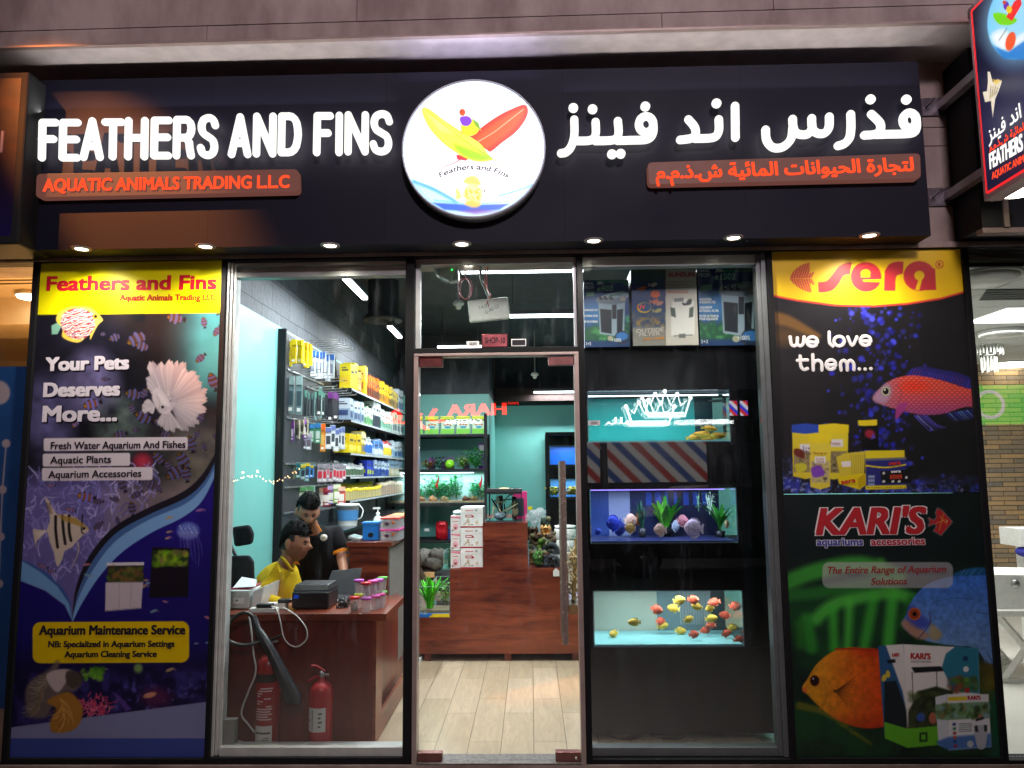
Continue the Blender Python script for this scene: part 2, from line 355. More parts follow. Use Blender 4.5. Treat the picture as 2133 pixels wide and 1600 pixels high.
class Art:
    def __init__(s, O, U, V, w, h, cell=.0045, base='#101018', maps=None):
        s.nx = max(2, int(w/cell)+1); s.nz = max(2, int(h/cell)+1); s.O, s.U, s.V, s.w, s.h = map(lambda q: np.array(q, float) if not np.isscalar(q) else q, (O, U, V, w, h))
        gu, gv = np.meshgrid(np.linspace(0, w, s.nx), np.linspace(0, h, s.nz))
        s.P = s.O+gu[..., None]*s.U+gv[..., None]*s.V; s.gu, s.gv = gu, gv
        if maps: s.X, s.Y = maps(gu/w, gv/h)
        else: s.X, s.Y = project(s.P)
        s.C = np.empty((s.nz, s.nx, 3)); s.C[:] = hx(base)
    def blk(s, x0, x1, y0, y1):
        r = np.where((s.Y.min(1) <= y1) & (s.Y.max(1) >= y0))[0]; c = np.where((s.X.min(0) <= x1) & (s.X.max(0) >= x0))[0]
        if not len(r) or not len(c): return None
        return slice(r[0], r[-1]+1), slice(c[0], c[-1]+1)
    def put(s, b, m, col):
        if isinstance(col, str): col = hx(col)
        s.C[b] += np.clip(m, 0, 1)[..., None]*(np.asarray(col)-s.C[b])
    def mask(s, pts, soft=.8):
        pts = np.array(pts, float); x0, y0 = pts.min(0)-soft*2; x1, y1 = pts.max(0)+soft*2; b = s.blk(x0, x1, y0, y1)
        if b is None: return None, None
        x, y = s.X[b], s.Y[b]; ins = np.zeros(x.shape, bool); d2 = np.full(x.shape, 1e9); n = len(pts)
        for i in range(n):
            (ax, ay), (bx, by) = pts[i], pts[(i+1) % n]
            if ay != by: ins ^= ((ay > y) != (by > y)) & (x < (bx-ax)*(y-ay)/(by-ay)+ax)
            L = (bx-ax)**2+(by-ay)**2+1e-9; t = np.clip(((x-ax)*(bx-ax)+(y-ay)*(by-ay))/L, 0, 1); d2 = np.minimum(d2, (x-ax-t*(bx-ax))**2+(y-ay-t*(by-ay))**2)
        d = np.sqrt(d2)*np.where(ins, 1, -1); return b, np.clip(.5+d/(2*soft), 0, 1)
    def poly(s, pts, col, al=1.0, soft=.8, sm=False, tex=None):
        if sm: pts = spline(pts, 6, True)
        b, m = s.mask(pts, soft)
        if b is None: return s
        if tex: col = tex(s.X[b], s.Y[b])
        s.put(b, m*al, col); return s
    def ell(s, cx, cy, rx, ry, col, ang=0, al=1.0, soft=.1, tex=None):
        R = max(rx, ry)*1.6+3; b = s.blk(cx-R, cx+R, cy-R, cy+R)
        if b is None: return s
        c, q = math.cos(math.radians(ang)), math.sin(math.radians(ang)); x, y = s.X[b]-cx, s.Y[b]-cy
        d = np.sqrt(((x*c+y*q)/rx)**2+((-x*q+y*c)/ry)**2); m = np.clip((1+soft-d)/(2*soft), 0, 1)
        if tex: col = tex(s.X[b], s.Y[b])
        s.put(b, m*al, col); return s
    def line(s, pts, w, col, al=1.0, sm=False, soft=.7):
        if sm: pts = spline(pts, 6)
        pts = np.array(pts, float); R = np.max(w)+2; b = s.blk(pts[:, 0].min()-R, pts[:, 0].max()+R, pts[:, 1].min()-R, pts[:, 1].max()+R)
        if b is None: return s
        x, y = s.X[b], s.Y[b]; m = np.zeros(x.shape); n = len(pts); ws = [w]*n if np.isscalar(w) else np.interp(np.linspace(0, 1, n), np.linspace(0, 1, len(w)), w)
        for i in range(n-1):
            (ax, ay), (bx, by) = pts[i], pts[i+1]; L = (bx-ax)**2+(by-ay)**2+1e-9; t = np.clip(((x-ax)*(bx-ax)+(y-ay)*(by-ay))/L, 0, 1)
            d = np.sqrt((x-ax-t*(bx-ax))**2+(y-ay-t*(by-ay))**2); m = np.maximum(m, np.clip(.5+(ws[i]/2*(1-t)+ws[i+1]/2*t-d)/(2*soft), 0, 1))
        s.put(b, m*al, col); return s
    def rbox(s, x0, y0, x1, y1, r, col, al=1.0, skew=0.0):
        pts = []
        for cx, cy, a in ((x1-r, y0+r, -90), (x1-r, y1-r, 0), (x0+r, y1-r, 90), (x0+r, y0+r, 180)):
            for k in range(5):
                q = math.radians(a+k*22.5); px, py = cx+r*math.cos(q), cy+r*math.sin(q); pts.append((px, py+skew*(px-x0)))
        return s.poly(pts, col, al)
    def build(s, name, parent, mat, keep=None, normal=None, lift=0.0):
        P = s.P.reshape(-1, 3)
        if normal is not None: P = P+np.array(normal)*lift
        P = P-np.array(world_loc(parent)); nx, nz = s.nx, s.nz
        i = np.arange((nx-1)*(nz-1)); r, c = i//(nx-1), i % (nx-1); a = r*nx+c; F = np.stack([a, a+1, a+nx+1, a+nx], 1)
        if keep is not None:
            k = keep(s.gu, s.gv).reshape(-1); F = F[k[F].all(1)]
        me = bpy.data.meshes.new(name); me.vertices.add(len(P)); me.vertices.foreach_set('co', P.ravel()); n = len(F)
        me.loops.add(n*4); me.loops.foreach_set('vertex_index', F.ravel().astype(np.int32)); me.polygons.add(n); me.polygons.foreach_set('loop_start', np.arange(n, dtype=np.int32)*4); me.polygons.foreach_set('loop_total', np.full(n, 4, np.int32))
        me.update(calc_edges=True); ca = me.color_attributes.new('Col', 'FLOAT_COLOR', 'POINT')
        ca.data.foreach_set('color', np.concatenate([s2l(np.clip(s.C, 0, 1)).reshape(-1, 3), np.ones((len(P), 1))], 1).ravel()); me.materials.append(mat)
        o = bpy.data.objects.new(name, me); COL.objects.link(o); o.parent = parent; return o
def wall_art(px0, px1, z0, z1, Y, cell=.0045, base='#101018'):   # rectangle on a plane facing the street, x from px0 to px1 (world x)
    return Art((px0, Y, z0), (1, 0, 0), (0, 0, 1), px1-px0, z1-z0, cell, base)
# ------------------------------------------------------------------ street side: ground, stone front, sun of the night (none), street lights
XP1L, XP1R, XW1R, XD0, XD1, XW2L, XW2R, XP2L, XP2R = -3.068, -1.910, -.757, -.704, .300, .335, 1.461, 1.494, 2.647
ZT, ZB = 2.986, .020
GZ = -.045
MB(PAVE).box(-30, 30, -40, -.031, GZ-.2, GZ).build('pavement', kind='structure')
YS = -.20                                              # front of the main sign
ZS0, ZS1 = Z(1000, 506, YS), Z(1000, 148, YS)
XS0, XS1 = X(76, 340, YS), X(1925, 300, YS)
ZTR0, ZTR1 = Z(1000, 533), Z(1000, 519, -.03)
ZSOF = Z(1960, 129, .02)
b = MB(STONE)
joints = [ZTR1+.002, Z(1960, 304, .02), Z(1960, 265, .02), ZSOF+.3]
for z0, z1 in zip(joints[:-1], joints[1:]): b.box(-7, 7, .02, .5, z0+.003, z1-.003)
b.m(MATTE, '#2a2422').box(-7, 7, .035, .49, ZTR1+.01, ZSOF+.25)
b.build('stone_wall', label='brown stone wall panels behind the shop sign', cat='wall')
eL, eR = atz(0, 101, ZSOF), atz(2000, 46, ZSOF)
sl = (eR[1]-eL[1])/(eR[0]-eL[0])
def edge_y(x): return eL[1]+sl*(x-eL[0])
b = MB(STONE)
zc = [ZSOF, Z(1000, 31.5, -.42), Z(1000, 31.5, -.42)+.55, ZSOF+2.2]
for i, (z0, z1) in enumerate(zip(zc[:-1], zc[1:])):
    xs = [-7, 7] if i == 0 else [-7, -3.2, -1.0, 1.45, 4.0, 7]
    if i == 0: xs = [-7, -4.1, -1.9, .8, 3.2, 7]
    for x0, x1 in zip(xs[:-1], xs[1:]):
        z0_ = z0+(.003 if i else 0)
        b.add([(x0+.002, edge_y(x0), z0_), (x1-.002, edge_y(x1), z0_), (x1-.002, .6, z0_), (x0+.002, .6, z0_), (x0+.002, edge_y(x0), z1-.003), (x1-.002, edge_y(x1), z1-.003), (x1-.002, .6, z1-.003), (x0+.002, .6, z1-.003)],
              [(0, 3, 2, 1), (4, 5, 6, 7), (0, 1, 5, 4), (1, 2, 6, 5), (2, 3, 7, 6), (3, 0, 4, 7)], smooth=False)
b.m(MATTE, '#c4b8b6').add([(-7, edge_y(-7)+.021, ZSOF-.003), (7, edge_y(7)+.021, ZSOF-.003), (7, .019, ZSOF-.003), (-7, .019, ZSOF-.003)], [(3, 2, 1, 0)])  # pale sheet added under the overhang to make the soffit brighter
b.m(ALU, '#a8938c')
for x0, x1 in ((-7, 7),):
    b.add([(x0, edge_y(x0)-.012, ZSOF-.004), (x1, edge_y(x1)-.012, ZSOF-.004), (x1, edge_y(x1)+.02, ZSOF-.004), (x0, edge_y(x0)+.02, ZSOF-.004), (x0, edge_y(x0)-.012, ZSOF+.008), (x1, edge_y(x1)-.012, ZSOF+.008)], [(0, 3, 2, 1), (0, 1, 5, 4)], smooth=False)
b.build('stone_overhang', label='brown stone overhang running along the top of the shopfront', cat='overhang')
# trim band and kerb
MB(STONE).box(-7, 7, -.03, .12, ZTR0, ZTR1).build('stone_band', label='narrow stone band between the sign and the windows', cat='band')
MB(STONE).box(-7, 7, -.03, .12, GZ-.1, -.012).build('stone_kerb', label='low stone kerb along the foot of the shopfront', cat='kerb')

# ------------------------------------------------------------------ shopfront frame with glass
fr = thing('shopfront_frame', 'black metal window frame of the shopfront with three glass panes', 'window frame', (0, 0, 0))
b = MB(MATTE, '#0b0b10')
F0, F1 = -.022, .08
for x0, x1 in ((XP1L-.035, XP1L), (XP1R, XP1R+.03), (XW1R, XD0), (XD1, XW2L), (XW2R, XP2L), (XP2R, XP2R+.035)): b.box(x0, x1, F0, F1, -.012, ZTR0)
zl, zr = ZT, ZT
b.box(XP1R+.03, XW1R, F0, F1, ZT-.012, ZTR0).box(XD0, XD1, F0, F1, ZT-.005, ZTR0).box(XW2L, XW2R, F0, F1, ZT-.005, ZTR0)
b.box(XP1L, XP1R, F0, F1, ZT, ZTR0).box(XP2L, XP2R, F0, F1, ZT, ZTR0)
b.box(XP1L, XP1R, F0, F1, -.012, ZB).box(XP2L, XP2R, F0, F1, -.012, ZB)
zsill0 = Z(640, 1576); b.box(XP1R+.03, XW1R, F0, F1, -.012, zsill0); b.box(XW2L, XW2R, F0, F1, -.012, Z(1440, 1579))
ztb0, ztb1 = Z(1030, 736), Z(1030, 725); b.box(XD0, XD1, F0, F1, ztb0, ztb1)
b.build('frame', fr, bev=.003)
b = MB(ALU, '#c9cbc8')   # pale trim round the left window
xa = XP1R+.03
for i, w in enumerate((.0, .018, .034)): b.box(xa+w, xa+w+.015, .0+.012*i, .10, zsill0, ZT-.014-.0*i)
b.box(xa+.049, XW1R-.002, .0, .10, zsill0, Z(640, 1557)).box(xa+.049, XW1R, .06, .1, Z(640, 562), Z(640, 552)).box(xa+.049, XW1R, .02, .1, Z(640, 551), ZT-.014)
b.color('#8f938f').box(xa+.049, XW1R, .03, .1, Z(640, 574), Z(640, 563))
b.color('#9a9a96').box(xa+.05, xa+.12, .05, .1, Z(640, 1557)+.001, Z(640, 1505))
b.build('window_trim', fr, bev=.002)
b = MB(ALU, '#6a6e70'); b.box(XW2R-.055, XW2R-.03, .02, .10, Z(1440, 1578), ZT-.006).box(XW2R-.03, XW2R-.002, .0, .10, Z(1440, 1578), ZT-.006)
b.box(XW2L+.002, XW2R-.056, .02, .10, Z(1440, 1578), Z(1440, 1560)).color('#c4ccca').box(XW2L+.002, XW2R-.056, .03, .1, Z(1400, 551), ZT-.006)
b.build('window_trim', fr, bev=.002)
b = MB(ALU, '#b8bcba'); b.box(XD0+.002, XD0+.03, .03, .08, ztb1, ZT-.006).box(XD1-.02, XD1-.002, .03, .08, ztb1, ZT-.006).box(XD0+.03, XD1-.02, .025, .039, Z(1030, 547), ZT-.006)
b.build('window_trim', fr)
MB(GLASS).box(xa+.049, XW1R-.001, .040, .050, Z(640, 1557), Z(640, 575)).build('glass_pane', fr)
MB(GLASS).box(XD0+.03, XD1-.02, .040, .050, ztb1, Z(1030, 547)).build('glass_pane', fr)
MB(GLASS).box(XW2L+.002, XW2R-.056, .040, .050, Z(1440, 1560), Z(1400, 551)).build('glass_pane', fr)

# ------------------------------------------------------------------ glass door
d = thing('glass_door', 'frameless glass entrance door with a long upright metal handle', 'door', ((XD0+XD1)/2, 0, 0))
b = MB(ALU, '#a8958f'); zdt = Z(1030, 742)
b.box(XD0+.001, XD0+.028, -.03, .07, -.012, zdt).box(XD1-.028, XD1-.001, -.03, .07, -.012, zdt).box(XD0+.001, XD1-.001, -.031, .07, zdt, ztb0-.001)
b.build('door_frame', d, bev=.002)
MB(GLASS).box(XD0+.031, XD1-.031, .012, .024, .0, zdt-.004).build('glass_pane', d)
for (x0, y0, x1, y1) in ((867, 744, 922, 765), (1142, 743, 1197, 761), (863, 1568, 921, 1589), (1157, 1566, 1218, 1588)):
    bb = MB(METAL, '#8a5f5b'); bb.box(max(X(x0, y0), XD0+.031), min(X(x1, y0), XD1-.031), -.006, .042, Z(x0, y1), Z(x0, y0)); o = bb.build('patch_fitting', d, bev=.002)
    if y0 == 1566: MB(METAL, '#d8d0c8').lathe((X(1200, 1578), -.007, Z(1200, 1578)), [(.008, 0), (.008, -.012), (.005, -.014)], 12, 'y').build('lock', o)
hx0, hx1 = X(1166, 1150, -.07), X(1183, 1150, -.07); hz0, hz1 = Z(1175, 1342, -.07), Z(1172, 960, -.07); hc = (hx0+hx1)/2
b = MB(mat_vc('satin_steel', .25, .6, .5, .1, 20), '#b8a49c'); b.tube([(hc, -.07, hz0), (hc, -.07, hz1)], .019, 16)
for z in (hz0+.18, hz1-.18): b.tube([(hc, -.07, z), (hc, .012, z)], .008, 10)
b.tube([(hc, .10, hz0), (hc, .10, hz1)], .019, 16)
for z in (hz0+.18, hz1-.18): b.tube([(hc, .10, z), (hc, .024, z)], .008, 10)
b.build('handle', d)
MB(PAVE).box(XD0+.028, XD1-.028, -.03, .12, -.011, -.003).build('threshold', label='dark speckled stone threshold under the glass door', cat='threshold')

# ------------------------------------------------------------------ main sign
sg = thing('shop_sign', 'long black shop sign with lit white lettering and a round logo', 'sign', (0, YS, ZS0))
SIGNB = mat_vc('sign_panel', .62, 0, .25, .1, 2)
b = MB(SIGNB, '#0f0f22'); w3 = (XS1-XS0)/5
for i in range(5): b.box(XS0+i*w3+(.0004 if i else 0), XS0+(i+1)*w3-(.0004 if i < 4 else 0), YS, -.01, ZS0, ZS1)
b.build('sign_board', sg)
def SG(px, py): return at(px, py, YS-.05)
b = MB(LETTER)
RL = .0216
def strokes(L, x0, x1, yt, yb, lean=0.0, r=RL):
    global b
    b = MB(LETTER)
    rp = r/ (4.4/FPX)
    for st in L:
        pts = []
        for u, v in st:
            py = yb-rp-(yb-yt-2*rp)*v; px = x0+rp+(x1-x0-2*rp)*u+lean*(v-.5)
            pts.append(at(px, py, YS-.07))
        q = [(p[0], p[2]) for p in (spline(pts, 3) if len(st) > 10 else pts)]; b.m(LETTER).slabs(q, r, YS-.07, YS-.058).m(HALO).slabs(q, r*.6, YS-.054, YS-.05)
    b.build('letter', sg)
CS = [(1, .8), (.85, .95), (.5, 1), (.15, .93), (.03, .77), (.15, .6), (.5, .5), (.85, .4), (.97, .22), (.85, .06), (.5, 0), (.13, .06), (0, .2)]
GL = {'F': [[(0, 0), (0, 1), (1, 1)], [(0, .53), (.85, .53)]], 'E': [[(1, 1), (0, 1), (0, 0), (1, 0)], [(0, .52), (.92, .52)]], 'A': [[(0, 0), (.5, 1), (1, 0)], [(.2, .3), (.8, .3)]],
      'T': [[(0, 1), (1, 1)], [(.5, 1), (.5, 0)]], 'H': [[(0, 0), (0, 1)], [(1, 0), (1, 1)], [(0, .52), (1, .52)]],
      'R': [[(0, 0), (0, 1), (.6, 1)], [(.6, 1), (.76, .98), (.9, .92), (.97, .84), (1, .75), (.97, .66), (.9, .58), (.76, .52), (.6, .5), (0, .5)], [(.6, .5), (.85, .38), (.9, .2), (1, 0)]], 'S': [CS],
      'N': [[(0, 0), (0, 1), (1, 0), (1, 1)]], 'D': [[(0, 0), (0, 1), (.42, 1)], [(.42, 1), (.62, .98), (.78, .92), (.9, .82), (.97, .66), (1, .5), (.97, .34), (.9, .18), (.78, .08)], [(.78, .08), (.62, .02), (.42, 0), (0, 0)]], 'I': [[(.5, 0), (.5, 1)]]}
zz = .3313
for ch, x0, x1, yt, yb in (('F', 238, 368, 745, 1013), ('E', 368, 506, 745, 1013), ('A', 500, 650, 735, 1010), ('T', 632, 782, 742, 1007), ('H', 780, 930, 733, 1006), ('E', 944, 1080, 731, 1000), ('R', 1085, 1224, 727, 1000), ('S', 1238, 1373, 716, 998),
                           ('A', 1432, 1580, 710, 992), ('N', 1588, 1737, 706, 988), ('D', 1745, 1896, 705, 980), ('F', 1968, 2096, 703, 980)):
    strokes(GL[ch], x0*zz, x1*zz, yt*zz, yb*zz, 1.5)
for ch, x0, x1, yt, yb in (('I', 696.5, 715.5, 232, 324.5), ('N', 717, 768, 231, 323), ('S', 770, 818, 229, 323)): strokes(GL[ch], x0, x1, yt, yb, 1)
def px3(p): return (1400+p[0]*.34365, p[1]*.34365)
def px2(p): return (700+p[0]*.3313, p[1]*.3313)
def ring(cx, cy, rx, ry): return [(cx+rx*math.cos(a), cy+ry*math.sin(a)) for a in np.linspace(0, 2*PI, 17)]
def ink(cv, L, dots, r=.0240):
    b = MB(LETTER)
    for st in L: q = [tuple(at(*cv(p), YS-.07)[[0, 2]]) for p in spline(st, 4)]; b.m(LETTER).slabs(q, r, YS-.07, YS-.058).m(HALO).slabs(q, r*.6, YS-.054, YS-.05)
    for p in dots: b.m(LETTER).slabs([tuple(at(*cv(p), YS-.07)[[0, 2]])]*2, .0285, YS-.07, YS-.058)
    b.build('letter', sg)
ink(px3, [[(100, 722), (138, 770), (142, 815), (112, 838), (50, 846)], [(284, 722), (283, 795), (250, 832), (140, 838)]], [(270, 625)])
ink(px3, [[(383, 640), (384, 735), (385, 832)]], [])
ink(px3, [ring(1442, 728, 40, 46), [(1484, 735), (1480, 780), (1450, 806), (1300, 812), (1240, 814)], [(1210, 690), (1262, 745), (1262, 790), (1230, 812), (1168, 818)]], [(1205, 600), (1422, 602)])
ink(px3, [[(1085, 690), (1086, 770), (1078, 830), (1048, 868), (1008, 882)]], [])
ink(px3, [[(955, 705), (952, 770), (925, 805), (880, 805), (852, 775), (848, 715)], [(850, 780), (820, 812), (765, 810), (738, 780), (732, 720)], [(733, 770), (722, 840), (675, 888), (615, 893), (575, 850), (568, 785)]], [])
ink(px2, [[(1498, 750), (1498, 850), (1478, 920), (1446, 955), (1415, 962)], [(1632, 765), (1632, 845), (1600, 880), (1500, 884)], [(1772, 760), (1776, 840), (1745, 878), (1632, 884)],
          ring(1950, 780, 45, 50), [(1996, 785), (1992, 840), (1955, 874), (1860, 880), (1770, 882)]], [(1492, 677), (1613, 685), (1945, 668), (1735, 968), (1790, 965)])
for gx0, gx1, gy, pw, gc in ((80, 815, 226, 4.5, (1, .97, .94)), (1165, 1910, 190, 3.8, (1, .97, .94)), (840, 1130, 172, 1.6, (.72, .70, 1))):
    p0, p1 = at(gx0, gy, YS-.04), at(gx1, gy, YS-.04); lamp('soffit_glow', 'AREA', (p0+p1)/2, pw, gc, sg, aim=(p0+p1)/2+np.array((0, -.8, 1)), shape='RECTANGLE', size=float(p1[0]-p0[0]), size_y=.03)  # added lamps throw the letters' and logo's light up onto the soffit
PLATE = '#0a0607'
PL = mat_vc('backlit_plate', .5, 0, .3); PL.node_tree.nodes['Principled BSDF'].inputs['Emission Color'].default_value = (*lin('#6a4038'), 1); PL.node_tree.nodes['Principled BSDF'].inputs['Emission Strength'].default_value = 1.0
def plate(c, r):
    pts = []
    (x0, y0), (x1, y1), (x2, y2), (x3, y3) = c   # tl tr br bl in photo pixels on the plate face
    q = [at(*p, YS-.06) for p in c]; P = [(v[0], v[2]) for v in q]; out = []
    for i in range(4):
        a, p, n = np.array(P[i-1]), np.array(P[i]), np.array(P[(i+1) % 4]); e0 = p+(a-p)/np.linalg.norm(a-p)*r; e1 = p+(n-p)/np.linalg.norm(n-p)*r
        for t in np.linspace(0, 1, 6): out.append(tuple(e0*(1-t)**2+2*p*t*(1-t)+e1*t*t))
    return out
b = MB(PL, PLATE); b.prism(plate(((76, 362), (621, 352), (622, 400), (74, 412)), .03), YS-.06, YS); b.build('name_plate', sg, bev=.003)
b = MB(PL, PLATE); b.prism(plate(((1349, 338), (1917, 319), (1919, 372), (1351, 385)), .03), YS-.06, YS); b.build('name_plate', sg, bev=.003)
b = MB(RED_LETTER)
text(b, 'AQUATIC ANIMALS TRADING L.L.C', (91, 399), (602, 391), 25.5, YS-.06, bold=.0026, lift=.001, ext=.006)
text(b, AR_SUB, (1367, 373), (1902, 356), 27, YS-.06, bold=.003, lift=.001, ext=.006)
b.build('small_lettering', sg)
# round logo
LY = YS-.09; lc = at(986.5, 308.5, LY); lr = (X(1134.5, 308, LY)-X(839, 308, LY))/2
def draw_logo(a):
    # a works in logo units: photo coordinates of the big logo
    bb = a.blk(800, 1180, 140, 480); x, y = a.X[bb], a.Y[bb]; rr = np.sqrt((x-987)**2+(y-309)**2)/147
    a.put(bb, np.clip((rr-.88)*6, 0, .55)*np.clip((400-y)/80+(rr > .95), 0, 1), '#9fc9ee')
    a.poly([(850, 375), (900, 388), (960, 425), (1050, 430), (1105, 385), (1122, 372), (1090, 430), (1030, 452), (960, 455), (900, 435)], '#6fb4e6', .55, 6)
    a.line([(862, 378), (905, 395), (950, 420)], 7, '#3a8fd0', .8, True, 3); a.line([(1110, 385), (1075, 398), (1040, 408)], 4, '#3a8fd0', .8, True, 2)
    a.poly([(900, 422), (985, 427), (1062, 424), (1040, 437), (985, 442), (925, 437)], '#2a52b8', .9, 2); a.line([(905, 417), (980, 424), (1060, 420)], 3, '#5fb0e0', .8, True)
    a.poly([(955, 440), (990, 434), (1040, 441), (990, 447)], '#7a4f9a', .7, 3)
    a.poly([(976, 296), (1000, 268), (1040, 240), (1080, 221), (1095, 219), (1100, 232), (1094, 250), (1075, 275), (1045, 298), (1022, 316), (1010, 310)], '#e8301c', 1, .8, True)
    a.poly([(990, 290), (1040, 250), (1092, 226), (1075, 262), (1030, 300), (1008, 308)], '#ff5a20', .75, 4, True); a.line([(975, 308), (1030, 275), (1090, 228)], 1.6, '#ffb090')
    a.line([(905, 355), (950, 338), (980, 318)], [1, 3], '#c03040'); a.poly([(950, 322), (985, 325), (970, 335), (952, 332)], '#d02838', 1, 1)
    a.poly([(879, 228), (892, 226), (925, 250), (965, 276), (1000, 300), (1020, 325), (1025, 333), (995, 336), (965, 326), (930, 305), (900, 275), (884, 248)], '#e6e84a', 1, .8, True)
    a.poly([(945, 300), (985, 312), (1018, 326), (1020, 334), (990, 335), (960, 322)], '#86c814', .9, 5, True); a.poly([(885, 232), (920, 254), (950, 280), (915, 272)], '#f6f27a', .8, 4)
    a.line([(890, 232), (960, 288), (1022, 328), (1052, 348)], [1, 2.2, 2.4, 1], '#7a9a20', 1, True)
    for k in range(9): a.line([(935+k*9, 276+k*5.5), (930+k*8, 290+k*5.2)], 1, '#a8c024', .7)
    a.line([(961, 275), (985, 285), (1003, 280)], 3, '#8a4a20', 1, True)
    a.poly([(960, 262), (975, 248), (990, 255), (998, 268), (990, 280), (972, 282), (962, 274)], '#f2d61c', 1, .8, True); a.poly([(982, 245), (997, 256), (1003, 274), (990, 262)], '#6a9a28', 1, .8)
    a.poly([(958, 245), (975, 242), (983, 252), (975, 262), (962, 260)], '#7038b8', 1, .8, True); a.ell(963, 234, 6.5, 7.5, '#d84820'); a.ell(961, 232, 1.5, 1.5, '#301010')
    a.ell(985, 405, 20, 24, '#f2c860', 0, .95, .25, lambda X_, Y_: np.where(vnoise(X_/3, Y_/3, 4)[..., None] > .5, hx('#f6d98a'), hx('#e8a838')))
    a.poly([(965, 380), (975, 368), (992, 368), (1002, 384), (985, 384)], '#e8b050', .9, 2, True); a.poly([(968, 425), (990, 432), (1002, 425), (985, 418)], '#e8b050', .9, 2, True); a.poly([(958, 398), (948, 388), (950, 418), (962, 412)], '#f0c060', .9, 2); a.ell(1009, 398, 2, 2, '#402010')
disc = thing('round_logo', '', '', (0, 0, 0)); disc.parent = sg; disc.location = -world_loc(sg)
for k in ('label', 'category'):
    if k in disc: del disc[k]
a = Art((lc[0]-lr, LY, lc[2]-lr), (1, 0, 0), (0, 0, 1), 2*lr, 2*lr, .004, '#ffffff'); draw_logo(a)
a.build('backlit_face', disc, LOGO, keep=lambda u, v: (u-lr)**2+(v-lr)**2 < (lr-.001)**2)
b = MB(ALU, '#d8dce6'); b.lathe((lc[0], LY, lc[2]), [(lr-.002, .002), (lr-.002, -.006), (lr+.006, -.006), (lr+.006, .09), (lr-.002, .09)], 72, 'y'); b.m(MATTE, '#e0e0e0').lathe((lc[0], LY, lc[2]), [(lr-.003, .003), (lr-.003, .089)], 60, 'y')
b.build('rim', disc); lamp('logo_glow', 'AREA', (lc[0], LY-.012, lc[2]), 30, (.78, .80, 1), disc, aim=(lc[0], -9, lc[2]), shape='DISK', size=lr*1.9)
b = MB(PRINT, '#53506a')
def arc_text(b, s, pts, size, plane, adv):   # letters one by one along a curve of photo points
    pts = np.array(spline(pts, 20)); L = np.concatenate([[0], np.cumsum(np.linalg.norm(np.diff(pts, axis=0), axis=1))]); tot = sum(adv(c) for c in s); t = 0
    for ch in s:
        w = adv(ch)*L[-1]/tot
        if ch != ' ':
            p0 = [np.interp(t+w*.06, L, pts[:, k]) for k in (0, 1)]; p1 = [np.interp(t+w*.94, L, pts[:, k]) for k in (0, 1)]
            text(b, ch, p0, p1, size, plane=plane, bold=.0012, shear=.15)
        t += w
ADV = lambda c: .35 if c in ' il' else .5 if c in 'rt' else .6 if c in 's' else .8
arc_text(b, 'Feathers and Fins', [(916, 370), (950, 357), (987, 353), (1025, 358), (1058, 371)], 11, lambda px, py: at(px, py, LY-.001), ADV)
b.build('logo_lettering', disc)

# ------------------------------------------------------------------ downlights in the underside of the sign
zd = ZS0
def downlight(px, py, label, e=42):
    p = atz(px, py, zd-.004)
    t = thing('recessed_downlight', label, 'downlight', p, 'downlights under the shop sign')
    b = MB(ALU, '#c8c4bc'); b.lathe((p[0], p[1], zd), [(.036, -.002), (.040, -.008), (.056, -.006), (.058, 0)], 24); b.build('bezel', t)
    MB(SPOT).lathe((p[0], p[1], zd), [(0, -.0035), (.036, -.0035)], 24).build('lens', t)
    lamp('downlight_beam', 'SPOT', (p[0], p[1], zd-.02), e, (1, .93, .80), t, aim=(p[0], p[1]+.03, 0), spot_size=math.radians(150), spot_blend=.9, shadow_soft_size=.03)
for px, py, lb in ((170, 519, 'lit round downlight over the left end of the yellow poster heading'), (428, 514, 'lit round downlight over the right end of the yellow poster heading'), (688, 512, 'lit round downlight over the window with the two men'),
                   (962, 509, 'lit round downlight above the glass door'), (1237, 502, 'lit round downlight above the left edge of the aquarium window'), (1528, 496, 'lit round downlight above the right edge of the aquarium window'), (1811, 491, 'lit round downlight over the yellow fish-food poster')):
    downlight(px, py, lb)

# ------------------------------------------------------------------ projecting blade sign on brackets
XBL = X(2030, 200, -.35)
def BL(px, py): return atx(px, py, XBL-.045)
q0, q1 = BL(2012, 22), BL(2051, 418); yb0 = (q0[1]+q1[1])/2; zb1, zb0 = q0[2], q1[2]
bs = thing('projecting_sign', 'backlit sign box jutting out from the wall on two metal brackets', 'sign', (XBL, yb0, zb0))
YE = yb0-.95
b = MB(ALU, '#b8a8b0'); b.box(XBL-.04, XBL+.05, YE, yb0, zb0, zb1)
for y in (yb0-.03, YE+.03):
    for z in (zb0+.03, zb1-.03, (zb0+zb1)/2): b.m(METAL, '#707070').lathe((XBL-.04, y, z), [(.006, 0), (.006, -.004), (0, -.005)], 8, 'x')
b.build('sign_box', bs, bev=.004)
a = Art((XBL-.0435, yb0-.028, zb0+.028), (0, -1, 0), (0, 0, 1), yb0-YE-.056, zb1-zb0-.056, .004, '#14142a')
a.put((slice(None), slice(None)), np.clip(1-np.abs(a.gv/a.h-.32)*2.2, 0, 1)*.55, '#3a3868')
bw = .016; e = np.minimum(np.minimum(a.gu, a.w-a.gu), np.minimum(a.gv, a.h-a.gv)); a.put((slice(None), slice(None)), (e < bw)*1.0, '#ff2c30')
cx, cy = 2133, 42
a.ell(2120, 40, 62, 84, '#5fc0f0', 12, 1, .03); a.ell(2120, 40, 60, 82, '#9adcfa', 12, 1, .5)
a.poly([(2065, 75), (2090, 62), (2110, 80), (2133, 70), (2133, 100), (2085, 105)], '#ffffff', .9, 6, True); a.poly([(2068, 95), (2100, 108), (2140, 80), (2140, 125), (2090, 122)], '#2a7cd0', .9, 3)
